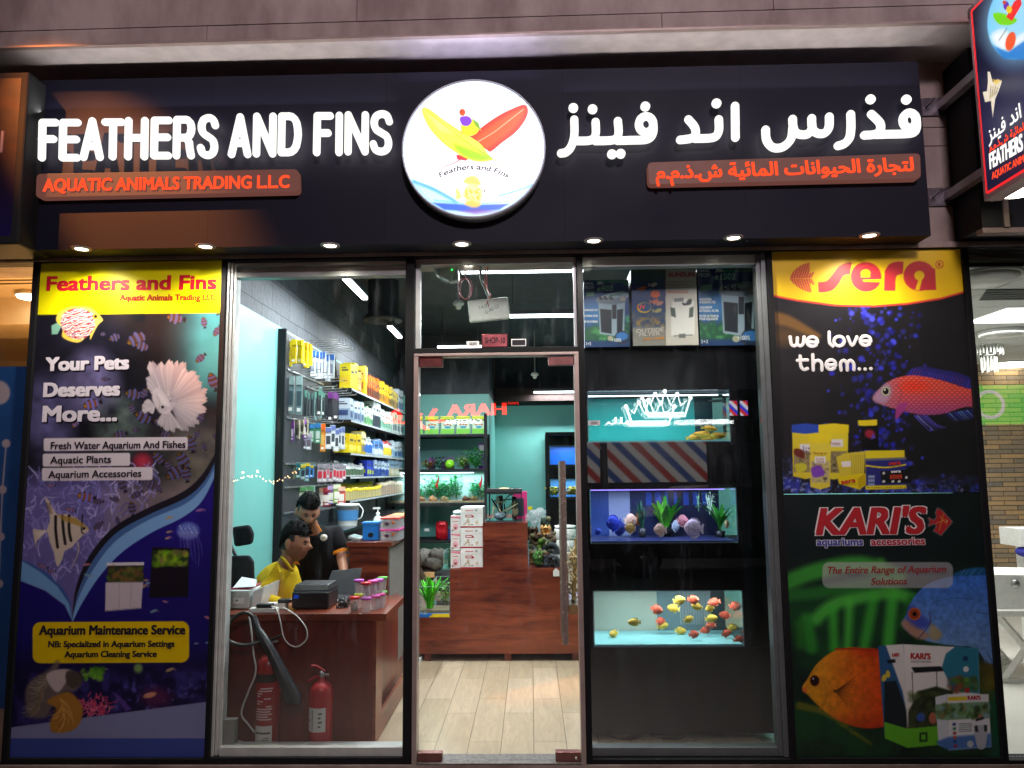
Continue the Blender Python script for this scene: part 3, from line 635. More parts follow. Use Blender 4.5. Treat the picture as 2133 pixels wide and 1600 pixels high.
a.poly([(2068, 30), (2085, 27), (2118, 40), (2105, 52), (2080, 50)], '#78d818', 1, .8, True); a.poly([(2096, 36), (2112, 4), (2126, -6), (2128, 10), (2108, 44)], '#f03030', 1, .8)
a.ell(2096, 12, 6, 9, '#6a30b0'); a.ell(2102, 20, 6, 8, '#f0c820'); a.ell(2092, 5, 4, 4, '#d04828'); a.ell(2105, 86, 10, 20, '#f05a30', 15); a.line([(2081, 84), (2098, 58)], 1.2, '#303030')
a.poly([(2057, 149), (2062, 150), (2068, 172), (2078, 165), (2087, 169), (2080, 190), (2073, 206), (2068, 245), (2064, 210), (2052, 213), (2047, 192), (2056, 190), (2058, 170)], '#f4ead0', 1, .7)
for k in range(4): a.line([(2064+k*5, 178+k), (2062+k*4, 205-k*3)], 1.6, '#7a6a40')
a.poly([(2066, 165), (2086, 168), (2074, 178)], '#e8c040', .8, 1)
a.build('backlit_face', bs, BLADE)
PB = lambda px, py: atx(px, py, XBL-.0445)
b = MB(mat_em('blade_white', '#fffdf6', 1.3)); b2 = MB(RED_LETTER)
text(b, AR_NAME[:9], (2060, 297), (2128, 244), 30, plane=PB, bold=.002); text(b, 'FEATHERS', (2063, 352), (2131, 312), 33, plane=PB, bold=.004)
text(b2, AR_SUB[:14], (2062, 316), (2133, 270), 15, plane=PB, bold=.0015); text(b2, 'AQUATIC ANIMALS', (2067, 374), (2150, 328), 15, plane=PB, bold=.0015)
MB.build(b, 'lettering', bs); b2.build('red_lettering', bs)
for (pw, ps) in (((1945, 222), (2016, 158)), ((1955, 410), (2040, 360))):
    zz0 = Z(pw[0]+15, pw[1], 0.0); xw = X(pw[0]+8, pw[1], 0)
    b = MB(ALU, '#a59aa2'); b.box(XBL-.02, XBL+.03, yb0, .018, zz0-.02, zz0+.03); b.build('bracket_arm', bs, bev=.003)
    b = MB(METAL, '#9a9098'); b.box(XBL-.11, XBL+.11, .006, .0185, zz0-.055, zz0+.06)
    for dx in (-.09, .09): b.tube([(XBL+dx, .01, zz0), (XBL+dx*.95, -.09, zz0+.012)], .006, 8)
    b.build('wall_plate', bs)

# ------------------------------------------------------------------ neighbours' signs
nl = thing('neighbour_sign', 'grey framed sign box of the neighbouring shop with a dark red cloud print', 'sign', (-3.2, -.4, 3.0))
YN = -.36; xn1 = X(51, 300, YN); zn0, zn1 = Z(30, 508, YN), Z(30, 150, YN)
b = MB(MATTE, '#1f2022'); b.box(xn1-2, xn1, YN, -.0, zn0, zn1); b.build('sign_box', nl, bev=.012)
a = wall_art(xn1-1.2, xn1-.045, zn0+.05, zn1-.04, YN-.001, .006, '#240e14')
a.put((slice(None), slice(None)), fbm(a.X/60, a.Y/26, 5), '#1c0c20'); a.put((slice(None), slice(None)), np.clip((a.Y-330)/160, 0, 1), '#1c1050'); a.put((slice(None), slice(None)), np.clip(fbm(a.X/50, a.Y/22, 9)*1.6-.7, 0, .7)*(a.Y < 400), '#4a1c1a'); a.line([(5, 275), (2, 315)], 6, '#a08a90')
a.build('printed_face', nl, PRINT)
nr = thing('neighbour_sign', 'plain dark sign box of the next shop behind the projecting sign', 'sign', (3.3, -.2, 3.0))
xr0 = X(2032, 300, -.26); b = MB(SIGNB, '#101016'); b.box(xr0, xr0+2.5, -.26, .019, Z(2030, 492, -.1), Z(2030, 128, -.1)); b.build('sign_box', nr)
b = MB(ALU, '#8c7a76'); b.box(xr0-.0, xr0+2.5, -.262, -.20, Z(2030, 492, -.1)-.03, Z(2030, 492, -.1)-.001).box(xr0+.12, xr0+.15, -.275, -.261, Z(2030, 492, -.1), Z(2030, 420, -.1)); b.build('edge_trim', nr)
wl = thing('wall_lamp', 'glowing oval lamp under the projecting sign', 'lamp', at(2122, 402, -.5)); p = at(2122, 402, -.5)
MB(ALU, '#a09890').lathe((p[0], p[1], p[2]), [(.085, 0), (.09, .02), (.09, .05), (.05, .06)], 24).tube([(p[0], p[1], p[2]+.05), (p[0], .02, p[2]+.05)], .014, 8).build('housing', wl)
MB(SPOT).lathe((p[0], p[1], p[2]-.002), [(0, -.012), (.06, -.008), (.084, 0)], 24).build('lens', wl)

# ------------------------------------------------------------------ sodium street lamp out of the frame, then an added fill lamp
st = thing('street_lamp', 'tall sodium street lamp at the kerb left of the shop', 'street lamp', (-5.4, -2.9, GZ))
b = MB(METAL, '#505050'); b.tube([(-5.4, -2.9, GZ), (-5.4, -2.9, 6.6)], [.08, .05], 12).tube([(-5.4, -2.9, 6.55), (-5.1, -2.7, 6.75)], .03, 8); b.build('pole', st)
MB(METAL, '#404040').box(-5.25, -4.95, -2.85, -2.65, 6.74, 6.84).build('lamp_head', st)
lamp('sodium_beam', 'SPOT', (-5.1, -2.75, 6.70), 5200, (1, .30, .07), st, aim=(-2.34, -.2, 3.26), spot_size=math.radians(13.5), spot_blend=.85, shadow_soft_size=.04)
fl = thing('street_lamp', 'added fill lamp on a tall post behind the viewer', 'street lamp', (1.5, -11, GZ))
b = MB(METAL, '#505050'); b.tube([(1.5, -11, GZ), (1.5, -11, 7.5)], [.09, .05], 12); b.build('pole', fl)
MB(METAL, '#404040').box(1.3, 1.7, -11.1, -10.5, 7.5, 7.6).build('lamp_head', fl)
lamp('added_fill_beam', 'SPOT', (1.5, -10.7, 7.45), 2700, (1, .84, .92), fl, aim=(0, 0, 4.9), spot_size=math.radians(58), spot_blend=1.0, shadow_soft_size=.6)  # invented fill for the shopfront, aimed high so its edge fades low down
# ------------------------------------------------------------------ posters on the shopfront
def clown(a, x, y, s, ang, dark=0):
    c, q = math.cos(math.radians(ang)), math.sin(math.radians(ang))
    T = lambda u, v: (x+s*(u*c-v*q), y+s*(u*q+v*c))
    o = '#8a4a1c' if not dark else '#4a3024'
    a.poly([T(u, v) for u, v in ((-1, 0), (-.6, -.42), (0, -.55), (.5, -.4), (.75, -.1), (1.05, -.32), (1.05, .32), (.75, .1), (.5, .4), (0, .52), (-.6, .38))], '#1c1420', .95, .8, True)
    a.poly([T(u, v) for u, v in ((-.92, 0), (-.6, -.34), (0, -.46), (.45, -.33), (.7, 0), (.45, .32), (0, .44), (-.6, .3))], o, 1, .8, True)
    for u, w, h in ((-.5, .16, .36), (.02, .2, .48), (.52, .12, .3)): a.line([T(u, -h), T(u+.06, 0), T(u, h)], s*w*1.5, '#7070c8' if not dark else '#55558a', .95, True)
    a.poly([T(u, v) for u, v in ((-.95, 0), (-.72, -.22), (-.62, 0), (-.72, .22))], '#c09030' if not dark else '#806020', .8); a.ell(*T(-.72, -.08), s*.06, s*.06, '#100808')
def blobs(a, x0, x1, y0, y1, n, cols, r0, r1, al=.5, soft=.5, seed=1):
    g = random.Random(seed)
    for _ in range(n): a.ell(g.uniform(x0, x1), g.uniform(y0, y1), g.uniform(r0, r1), g.uniform(r0, r1), g.choice(cols), g.uniform(0, 180), al*g.uniform(.5, 1), soft)
def poster(label, x0, x1, z0, z1, cell=.0045, base='#101018'):
    t = thing('poster', label, 'poster', ((x0+x1)/2, 0, z0))
    MB(PLAST, '#15151a').box(x0, x1, .0015, .02, z0, z1).build('backing_panel', t)
    return t, wall_art(x0+.001, x1-.001, z0+.001, z1-.001, 0, cell, base)

# ---- left poster
pl, a = poster('tall aquarium poster with yellow heading and a white fighting fish', XP1L, XP1R, ZB, ZT)
ALL = (slice(None), slice(None)); x, y = a.X, a.Y
n1, n2 = fbm(x/70, y/70, 3), fbm(x/26, y/26, 8)
a.put(ALL, np.clip((n1-.35)*1.2, 0, .6), '#2c2840')
a.put(ALL, np.clip((x-330)/90, 0, 1)*np.clip((860-y)/60, 0, 1)*(.45+.5*n1), '#3f9aa6'); a.put(ALL, np.clip((x-380)/70, 0, 1)*np.clip(1-np.abs(y-730)/120, 0, 1)*.6, '#58c0d0')
a.put(ALL, np.clip(1-((x-190)/75)**2-((y-800)/85)**2, 0, 1)*(.4+n2*.7), '#8f86c0'); a.put(ALL, np.clip(1-((x-100)/70)**2-((y-870)/110)**2, 0, 1)*(.3+n2*.7), '#7d78b8')
a.put(ALL, np.clip(1-((x-250)/70)**2-((y-890)/80)**2, 0, 1)*n2, '#7f9a8c'); a.put(ALL, np.clip((x-290)/100, 0, 1)*np.clip((y-840)/70, 0, 1)*(.3+.5*n2), '#98907c')
a.put(ALL, np.clip(1-((x-297)/26)**2-((y-962)/24)**2, 0, 1), '#b83048'); a.put(ALL, np.clip(1-np.abs(x-255)/70, 0, 1)*np.clip((690-y)/40, 0, 1)*.5, '#3a2a26')
a.put(ALL, np.clip((y-960)/60, 0, 1)*np.clip((330-x)/120, 0, 1)*.95, '#6a62a0'); a.put(ALL, np.clip((y-990)/40, 0, 1)*np.clip((x-190)/60, 0, 1)*.6, '#a08a90')
g = random.Random(3)
for _ in range(330):   # anemone arms
    px, py = g.uniform(30, 330), g.uniform(985, 1215); an = g.uniform(-2.6, -.6); L = g.uniform(14, 38); bnd = g.uniform(-.9, .9)
    a.line([(px, py), (px+L*.5*math.cos(an), py+L*.5*math.sin(an)), (px+L*math.cos(an+bnd), py+L*math.sin(an+bnd))], [3.4, 2.2], g.choice(['#9a92d8', '#7a74b8', '#b8b0e6', '#5c5696', '#8a82c8']), .75, True)
for cx, cy, s, an in ((366, 663, 24, 10), (425, 672, 14, 80), (447, 640, 20, 60), (452, 690, 15, -60), (286, 706, 30, -25), (240, 703, 17, -20), (215, 696, 8, 0), (297, 722, 20, 15), (418, 746, 16, -40), (444, 795, 24, 70), (279, 822, 24, 10), (220, 790, 11, 0), (192, 842, 24, -15),
                       (300, 870, 26, 25), (275, 852, 13, 60), (330, 880, 13, 30), (250, 905, 18, -10), (282, 896, 10, 0), (398, 925, 22, 75), (382, 960, 26, 60), (330, 955, 20, 50), (418, 870, 15, -60), (425, 930, 11, 60), (365, 985, 27, -30), (350, 970, 14, 70), (388, 988, 20, 80), (315, 1010, 18, 20), (255, 1010, 20, 65),
                       (285, 1030, 16, -30), (180, 1035, 24, 10), (330, 1018, 12, 50), (205, 1045, 13, 0), (275, 1060, 18, 80), (148, 1062, 13, 10), (205, 1095, 14, -40), (245, 1085, 11, 80), (90, 1180, 13, 20), (108, 1190, 10, 0), (107, 1012, 10, 0), (448, 910, 9, 60), (158, 880, 15, -60), (300, 820, 16, 120), (345, 905, 15, 200), (410, 905, 12, 110), (300, 1000, 13, 160), (240, 1040, 12, 190), (270, 985, 10, 30)):
    clown(a, cx, cy, s*.82, an, cx > 200)
# lower blue field and the swooshes
a.poly([(0, 1100), (38, 1208), (95, 1232), (135, 1262), (150, 1292), (165, 1245), (205, 1180), (260, 1122), (330, 1082), (395, 1050), (430, 1010), (455, 960), (470, 960), (470, 1620), (0, 1620)], '#1a1268', 1, .8)
bb = a.blk(0, 470, 1000, 1600); xx, yy = a.X[bb], a.Y[bb]; sel = (a.C[bb][..., 2] > .36) & (np.abs(a.C[bb][..., 0]-.114) < .02)
a.put(bb, sel*np.clip((1290-yy)/250, 0, 1)*np.clip(fbm(xx/60, yy/90, 6)*1.4-.2, 0, .6), '#2a1a96'); a.put(bb, sel*np.clip((yy-1330)/70, 0, 1)*.9, '#120c34')
a.poly([(40, 1165), (78, 1186), (115, 1215), (140, 1245), (148, 1268), (150, 1292), (135, 1260), (95, 1230), (38, 1208)], '#6f9fd0', 1, .8); a.poly([(40, 1165), (85, 1192), (120, 1222), (144, 1258), (148, 1285), (147, 1255), (133, 1228), (100, 1195), (62, 1172)], '#3a5a9a', 1, .8)
a.poly(spline([(150, 1290), (158, 1225), (185, 1160), (235, 1100), (300, 1062), (380, 1025), (420, 990), (448, 945)], 6)+[(449, 962)]+spline([(449, 962), (424, 1006), (385, 1040), (306, 1076), (240, 1114), (192, 1172), (163, 1232), (151, 1292)], 6), '#1c1a26', 1)
a.poly(spline([(150, 1290), (164, 1230), (192, 1170), (240, 1112), (306, 1074), (385, 1038), (424, 1004), (449, 960)], 6)+[(449, 985)]+spline([(449, 985), (425, 1030), (385, 1062), (310, 1095), (245, 1137), (200, 1190), (168, 1248), (151, 1294)], 6), '#46689e', 1)
a.poly(spline([(150, 1290), (166, 1240), (197, 1182), (242, 1126), (308, 1084), (385, 1050), (424, 1015), (449, 972)], 6)+[(449, 990)]+spline([(449, 990), (420, 1045), (380, 1078), (315, 1110), (255, 1150), (208, 1200), (172, 1255), (151, 1296)], 6), '#7aa8dc', 1)
# small fish, jellyfish
g = random.Random(12)
for _ in range(26):
    px, py = g.uniform(170, 440), g.uniform(1060, 1480); 
    if 60 < px < 400 and 1290 < py < 1390: continue
    an = g.uniform(-25, 25); s = g.uniform(4, 10); a.ell(px, py, s, s*.36, g.choice(['#c07a8a', '#b8986a', '#a06aa0', '#7aa0b0']), an, .8); a.poly([(px+s*.8, py), (px+s*1.35, py-s*.35), (px+s*1.35, py+s*.35)], '#a07a8a', .7)
a.ell(392, 1106, 23, 18, '#6a80d0', 0, .9, .2); a.poly([(369, 1108), (415, 1108), (410, 1118), (375, 1118)], '#7a80c8', .8, 1)
for k in range(14): a.ell(374+(k*13) % 36, 1096+(k*7) % 16, 1.5, 1.5, '#b8c8f0', 0, .8)
for k in range(9): a.line([(375+k*4.5, 1115), (376+k*5+4*math.sin(k), 1140), (372+k*6, 1158+(k*7) % 26)], [2, 1], '#6a68b0', .75, True)
# two printed aquariums on stands
a.poly([(222, 1172), (300, 1171), (300, 1178), (222, 1179)], '#d8d2da'); a.poly([(224, 1179), (299, 1178), (298, 1213), (223, 1214)], '#3a3026', 1, .8)
blobs(a, 226, 296, 1182, 1212, 60, ['#5a4a2a', '#4a6a2a', '#7a5a30', '#2a3a1a', '#6a8a3a'], 3, 8, .8, .4, 5)
a.poly([(220, 1214), (298, 1213), (294, 1266), (219, 1272)], '#c9bcc4')
for k in (249, 273): a.line([(k, 1214), (k-1, 1270)], .8, '#8f8690')
a.line([(219, 1273), (294, 1267)], 2, '#9a9098'); a.line([(221, 1214), (298, 1213)], 2, '#a8a0a8')
a.poly([(317, 1140), (395, 1142), (392, 1243), (311, 1246)], '#17101c'); a.poly([(318, 1147), (393, 1147), (392, 1180), (316, 1181)], '#2c4a18')
blobs(a, 320, 390, 1150, 1178, 60, ['#6a9a1a', '#3a6a1a', '#9aa030', '#8a7050', '#1c2a14', '#8ab820'], 3, 8, .85, .4, 6)
# yellow box
a.rbox(68, 1296, 394, 1382, 16, '#e8c400', 1, -.006)
# reef at the foot with the long-finned fish
bb = a.blk(25, 440, 1384, 1510); xx, yy = a.X[bb], a.Y[bb]; f = fbm(xx/22, yy/22, 21); f2 = fbm(xx/9, yy/9, 31)
a.put(bb, np.clip((f-.42)*3, 0, .8)*np.clip((yy-1384)/20, 0, 1), '#37307a'); a.put(bb, np.clip((f2-.55)*3.5, 0, .8)*np.clip((yy-1400)/30, 0, 1)*(xx > 240), '#5a56a6')
blobs(a, 170, 215, 1393, 1415, 40, ['#5a9a2a', '#7ab83a', '#3a7a1a'], 3, 7, .8, .4, 8); a.ell(288, 1392, 9, 10, '#8ab85a', 0, .8, .4)
for _ in range(90):
    px, py = g.gauss(200, 18), g.gauss(1478, 12); an = g.uniform(-3.1, 0); a.line([(px, py), (px+11*math.cos(an), py+11*math.sin(an))], [3, 1.4], g.choice(['#e0557a', '#c83a60', '#f07a94']), .85)
a.ell(325, 1452, 30, 20, '#6a2450', 0, .7, .5); a.ell(312, 1448, 14, 5.5, '#d09070', -14, .95, .2); a.poly([(232, 1440), (250, 1450), (275, 1478), (262, 1482)], '#5a3a90', .9, 2)
a.poly([(0, 1518), (430, 1462), (470, 1458), (470, 1560), (0, 1560)], '#8083ac', 1, .8); a.put(a.blk(0, 470, 1440, 1545), (a.Y[a.blk(0, 470, 1440, 1545)] > 1520-.133*(a.X[a.blk(0, 470, 1440, 1545)]-20))*.6, '#8488b2')
a.poly([(0, 1538), (470, 1538), (470, 1640), (0, 1640)], '#3c4c9c', 1, .8)
def strands(pts, n, L, cols, w=2.2, seed=1, spread=.5):
    q = random.Random(seed); P = spline(pts, 8)
    for i in range(n):
        k = q.randrange(len(P)-1); p = P[k]; t = P[k+1]-P[k]; an = math.atan2(t[1], t[0])+q.uniform(-spread, spread); l = L*q.uniform(.5, 1)
        a.line([p, (p[0]+l*.5*math.cos(an), p[1]+l*.5*math.sin(an)+2), (p[0]+l*math.cos(an+.3), p[1]+l*math.sin(an+.3))], [w, w*.4], q.choice(cols), .8, True)
a.poly([(62, 1420), (100, 1395), (118, 1376), (124, 1382), (120, 1402), (150, 1396), (170, 1420), (155, 1440), (130, 1445), (110, 1470), (95, 1495), (62, 1490), (52, 1450)], '#77695e', .85, 4, True)
strands([(110, 1400), (90, 1430), (75, 1470)], 90, 42, ['#8f8274', '#5f574e', '#a89a8a', '#74604a'], 3, 2); a.poly([(97, 1405), (125, 1394), (148, 1398), (135, 1425), (120, 1442), (104, 1428)], '#c6b6b2', .95, 2, True); a.poly([(140, 1398), (165, 1402), (172, 1420), (152, 1434), (138, 1420)], '#4a4038', .95, 2, True)
a.poly([(98, 1462), (115, 1450), (145, 1442), (168, 1465), (172, 1490), (160, 1515), (138, 1525), (108, 1524), (106, 1500), (118, 1478)], '#a8742c', 1, 2, True)
strands([(125, 1455), (130, 1475), (132, 1490)], 90, 44, ['#c08a3a', '#8a5a1e', '#d8a858', '#a06a28'], 2.4, 4, .8)
# white fighting fish: ragged fans of fin rays round a pale body
q = random.Random(5)
def fan(c0, a0, a1, r0, r1, n, cols, al=.95):
    for k in range(n):
        t = k/(n-1); an = math.radians(a0+(a1-a0)*t); w = math.radians(abs(a1-a0)/n)*1.3; r = (r0+(r1-r0)*t)*q.uniform(.86, 1.04)
        C = lambda u, rr: (c0[0]+rr*math.cos(u), c0[1]+rr*math.sin(u))
        a.poly([c0, C(an-w, r*.7), C(an-w*.8, r*.93), C(an, r), C(an+w*.7, r*.90), C(an+w, r*.7)], q.choice(cols), al, .9)
        a.line([C(an, 14), C(an+.03, r*.6), C(an, r*.97)], [1.6, .7], q.choice(['#e4dadc', '#8a8088', '#756c76']), .8, True)
WF = ['#b8aeb4', '#a89ea6', '#c6bcc0', '#b0a6ac', '#bcb2b8']
fan((350, 838), -118, -40, 92, 88, 22, WF); fan((352, 840), -45, 60, 88, 70, 26, WF); fan((346, 848), 55, 118, 60, 42, 15, WF); fan((318, 848), 150, 235, 25, 20, 9, WF); fan((338, 822), -170, -112, 26, 60, 12, WF)
a.poly([(318, 815), (328, 808), (344, 822), (356, 842), (358, 852), (350, 862), (334, 861), (324, 848), (317, 832)], '#cbc0c4', 1, 2, True); a.poly([(330, 820), (345, 832), (352, 845), (340, 842)], '#ddd4d6', .9, 3, True); fan((324, 846), 120, 215, 20, 24, 8, ['#d0c6ca', '#beb4ba'])
a.ell(341, 851, 8, 6, '#b4a8ae', 0, .7, .4); a.ell(338.5, 848, 3, 3, '#181018'); a.poly([(352, 846), (361, 850), (354, 858)], '#c2b6ba', 1, 1); a.line([(326, 824), (333, 840), (330, 856)], 1.3, '#8f858c', .8, True)
# angelfish
a.poly([(92, 1035), (102, 1042), (112, 1062), (120, 1072), (140, 1070), (160, 1080), (182, 1098), (186, 1106), (176, 1112), (160, 1128), (150, 1140), (134, 1148), (130, 1165), (120, 1182), (116, 1172), (112, 1150), (104, 1130), (100, 1112), (96, 1105), (76, 1128), (74, 1140), (68, 1102), (97, 1105), (104, 1085), (102, 1060)], '#c8b8a8', 1, 1, False)
for k, (x0_, x1_) in enumerate(((116, 118), (130, 134), (144, 146), (172, 172))): a.line([(x0_, 1076-k*1), (x1_-2, 1105), (x1_+2, 1140-k*7 if k < 3 else 1112)], 6 if k < 3 else 3, '#1c1418', .95, True)
for k in range(5): a.line([(100+k*2, 1070), (96+k*2, 1048)], 1.4, '#6a5040', .7)
a.poly([(120, 1072), (160, 1080), (185, 1102), (165, 1096), (130, 1084)], '#a8843a', .85, 2); a.line([(162, 1130), (163, 1150), (148, 1185)], [2.5, 1], '#c8b48a', 1, True); a.ell(175, 1101, 3, 3, '#201010')
for k in range(8): a.line([(75+k, 1110+k*2), (96, 1106)], 1, '#e0d4cc', .7)
# yellow heading last, with the disc-shaped fish over its edge
a.poly([(60, 500), (470, 500), (470, 652), (60, 656)], '#f4ea00', 1, .8); a.put(a.blk(60, 470, 500, 656), (a.X[a.blk(60, 470, 500, 656)] < -1)*1., '#fff')
def maze(c0, c1, c2):
    def f(X_, Y_):
        w = np.sin((X_*.4+Y_*1.25)+5*fbm(X_/8, Y_/8, 2)*2.2+1.2*np.sin(Y_*.5+X_*.3)); r = np.where(w[..., None] > .15, hx(c0), np.where(w[..., None] > -.2, hx(c2), hx(c1))); return r
    return f
a.poly([(107, 678), (124, 670), (130, 676), (120, 696), (108, 697)], '#7ab09a', 1, 1); a.poly([(117, 668), (122, 652), (140, 641), (165, 638), (190, 642), (210, 660), (214, 668), (206, 674), (196, 692), (188, 708), (186, 696), (168, 712), (150, 712), (130, 702), (130, 684)], '#e8c850', 1, 1, True)
a.poly([(126, 668), (136, 650), (160, 642), (185, 648), (202, 664), (196, 686), (175, 705), (150, 705), (132, 690)], '#fff', 1, 1, True, maze('#e8dcd0', '#b83a3a', '#5a6aa8')); a.ell(199, 660, 6, 6, '#e0a030'); a.ell(199, 659, 3.2, 3.2, '#201010'); a.poly([(196, 668), (213, 667), (200, 682)], '#f0d860', .9, 2)
for y0_, x1_ in ((914, 391), (946, 271), (976, 318)): a.rbox(91-(y0_-914)*.06, y0_-1, x1_, y0_+26, 4, '#d9cfd6', 1, -.009)
a.build('printed_sheet', pl, PRINT)
b = MB(PRINT, '#d4182c'); text(b, 'Feathers and Fins', (98, 605), (449, 602), 29, 0, bold=.0058)
b.color('#c02418'); text(b, 'Aquatic Animals Trading LLC', (250, 626), (449, 625), 12, 0, bold=.0022)
for s, p0, p1, h in (('Your Pets', (96, 772), (267, 768), 27), ('Deserves', (92, 826), (248, 823), 28), ('More...', (90, 878), (242, 876), 32)):
    b.color('#1a1620'); text(b, s, (p0[0]+2.5, p0[1]+2.5), (p1[0]+2.5, p1[1]+2.5), h, 0, bold=.0075, lift=.0008); b.color('#e9e1ea'); text(b, s, p0, p1, h, 0, bold=.0065, lift=.002)
b.color('#262028')
for s, p0, p1, h in (('Fresh Water Aquarium And Fishes', (106, 936), (386, 933), 15), ('Aquatic Plants', (105, 966), (231, 964), 15), ('Aquarium Accessories', (101, 996), (294, 993), 15)): text(b, s, p0, p1, h, 0, bold=.0018)
for s, p0, p1, h, w in (('Aquarium Maintenance Service', (82, 1322), (385, 1321), 19, .0035), ('NB: Specialized in Aquarium Settings', (101, 1348), (363, 1347), 12.5, .0026), ('Aquarium Cleaning Service', (135, 1369), (326, 1368), 12.5, .0026)): text(b, s, p0, p1, h, 0, bold=w)
b.build('lettering', pl)

# ---- upper right poster (fish food) and lower right poster (aquariums)
ZK = Z(1836, 1028)
ps, a = poster('black fish-food poster with yellow top and a red and blue fish', XP2L, XP2R, ZK+.002, ZT, base='#1a181d')
bb = ALL; x, y = a.X, a.Y
a.put(ALL, np.clip(1-((x-1630)/70)**2-((y-700)/30)**2, 0, 1)*.6, '#6a4a20'); a.line([(1605, 662), (1640, 668), (1680, 688), (1705, 700)], [30, 10], '#7a5424', .8, True, 4)
g = random.Random(9)
for _ in range(330):
    t = g.random(); px = 1830+g.gauss(0, 42)+(20 if t > .8 else 0); py = 630+t*400; s = g.uniform(2, 6.5); a.ell(px, py, s, s, g.choice(['#2a2ac0', '#3a40e0', '#1c1c80', '#4a50f0', '#2a2a90']), 0, g.uniform(.3, .9), .4)
bb = a.blk(1620, 2050, 930, 1035); xx, yy = a.X[bb], a.Y[bb]; m = np.clip((yy-985)/40, 0, 1)+np.clip((1760-xx)/150, 0, 1)*np.clip((yy-940)/50, 0, 1); a.put(bb, np.clip(m*(fbm(xx/11, yy/11, 4)*2.2-.7), 0, .9), '#3440b0'); a.put(bb, np.clip(m*(fbm(xx/6, yy/6, 14)*3-1.6), 0, .8), '#8a9ae0')
# the fish
bb = a.blk(1880, 2045, 760, 830)
a.poly([(1886, 786), (1900, 768), (1925, 764), (1960, 770), (2000, 778), (2045, 800), (2045, 822), (1990, 800), (1930, 786)], '#2a2470', .95, 1.5, True)
for k in range(26): a.line([(1892+k*6, 786+k*1.3), (1900+k*6, 768+k*1.2)], 1.5, g.choice(['#5048c8', '#6a3a90', '#3a3ab0']), .9)
def scales(X_, Y_):
    u, v = X_/5.4, Y_/5; w = np.abs(np.sin(u*1.6+np.floor(v)*1.57))*np.abs(np.sin(v*3.14)); base = np.clip((Y_-812)/58, 0, 1)[..., None]; c = hx('#f0584a')*(1-base)+hx('#a04a90')*base
    h = np.clip((X_-1845)/40, 0, 1)[..., None]; c = c*h+hx('#c06a80')*(1-h); hot = np.clip(1-((X_-1905)/40)**2-((Y_-805)/16)**2, 0, 1)[..., None]; c = c*(1-hot*.7)+hx('#ff3a20')*hot*.7; return c*(.72+.4*w[..., None])
a.poly([(1818, 828), (1830, 812), (1850, 795), (1880, 784), (1915, 783), (1960, 792), (2010, 808), (2048, 818), (2048, 848), (2010, 848), (1965, 862), (1920, 864), (1880, 856), (1845, 846), (1825, 838)], '#f00', 1, 1, True, scales)
a.poly([(1818, 828), (1832, 812), (1848, 800), (1856, 815), (1846, 838), (1828, 838)], '#b09ab8', .7, 5, True); a.ell(1845, 815, 11, 11.5, '#8a8a90', 0, .9, .2); a.ell(1845, 815, 8.5, 9, '#d8c8a0'); a.ell(1845, 815, 6.5, 7, '#100c10'); a.ell(1843, 812, 1.8, 1.8, '#fff')
a.line([(1868, 800), (1878, 820), (1870, 846)], 1.4, '#803050', .7, True)
a.poly([(1868, 846), (1888, 838), (1890, 845), (1878, 862), (1866, 873)], '#a03a80', .95, 1.5, True)
for k in range(5): a.line([(1905+k*6, 866), (1918+k*8, 880+k), (1938+k*8, 899-k*2)], [3, 1], g.choice(['#5a50d0', '#8a90e8', '#4a3aa0']), .9, True)
for k in range(10): a.line([(1972+k*6, 862-k*1), (1988+k*6, 878-k)], [2.5, 1], g.choice(['#3a48d8', '#6a90f0', '#2a2a90']), .9)
# products at the foot
def can(x0, x1, y0, y1, lid, body, art):
    m = (x0+x1)/2; a.poly([(x0, y0+14), (x1, y0+14), (x1-2, y1-6), (m, y1), (x0+2, y1-6)], body); a.poly([(x0-1, y0+3), (m, y0), (x1+1, y0+3), (x1+1, y0+19), (m, y0+22), (x0-1, y0+19)], lid)
    a.poly([(x0+3, y0+58), (x1-3, y0+58), (x1-4, y1-14), (x0+4, y1-14)], art); blobs(a, x0+6, x1-6, y0+62, y1-16, 45, ['#5a5040', '#8a7a5a', '#3a3a2a', '#a8987a'], 1.5, 3.5, .8, .3, int(x0))
can(1650, 1705, 882, 998, '#2a4ab0', '#e2cc30', '#9a8a60'); can(1706, 1767, 882, 999, '#e8d020', '#e2d030', '#8a7c50')
a.poly([(1666, 925), (1700, 925), (1700, 940), (1666, 940)], '#e8e4e0'); a.poly([(1722, 915), (1756, 915), (1756, 931), (1722, 931)], '#e8e4e0'); a.poly([(1655, 935), (1672, 938), (1675, 955), (1656, 948)], '#6a2018', .9, 1.5, True); a.poly([(1656, 968), (1676, 965), (1680, 978), (1662, 985)], '#d8d030', .9, 1.5, True)
can(1686, 1731, 902, 1020, '#ecd424', '#e4d040', '#c8b878'); a.poly([(1697, 951), (1720, 951), (1720, 965), (1697, 965)], '#ece8e0'); a.poly([(1690, 975), (1708, 970), (1718, 988), (1700, 995), (1692, 990)], '#7a3ac0', .9, 1.5, True)
a.poly([(1787, 876), (1827, 874), (1827, 886), (1807, 889), (1788, 886)], '#e8d020'); a.poly([(1793, 888), (1829, 886), (1831, 937), (1795, 937)], '#0c0a0e'); a.ell(1812, 904, 11, 9, '#a82840', 20, .9, .3); a.poly([(1818, 902), (1825, 912), (1814, 916)], '#5a4ac0', .9, 1)
a.poly([(1742, 952), (1760, 944), (1802, 940), (1800, 985), (1750, 995)], '#d8c43a'); 
for k in range(6): a.line([(1772+k*5, 948), (1776+k*4, 990)], 1, '#8a7a30', .8)
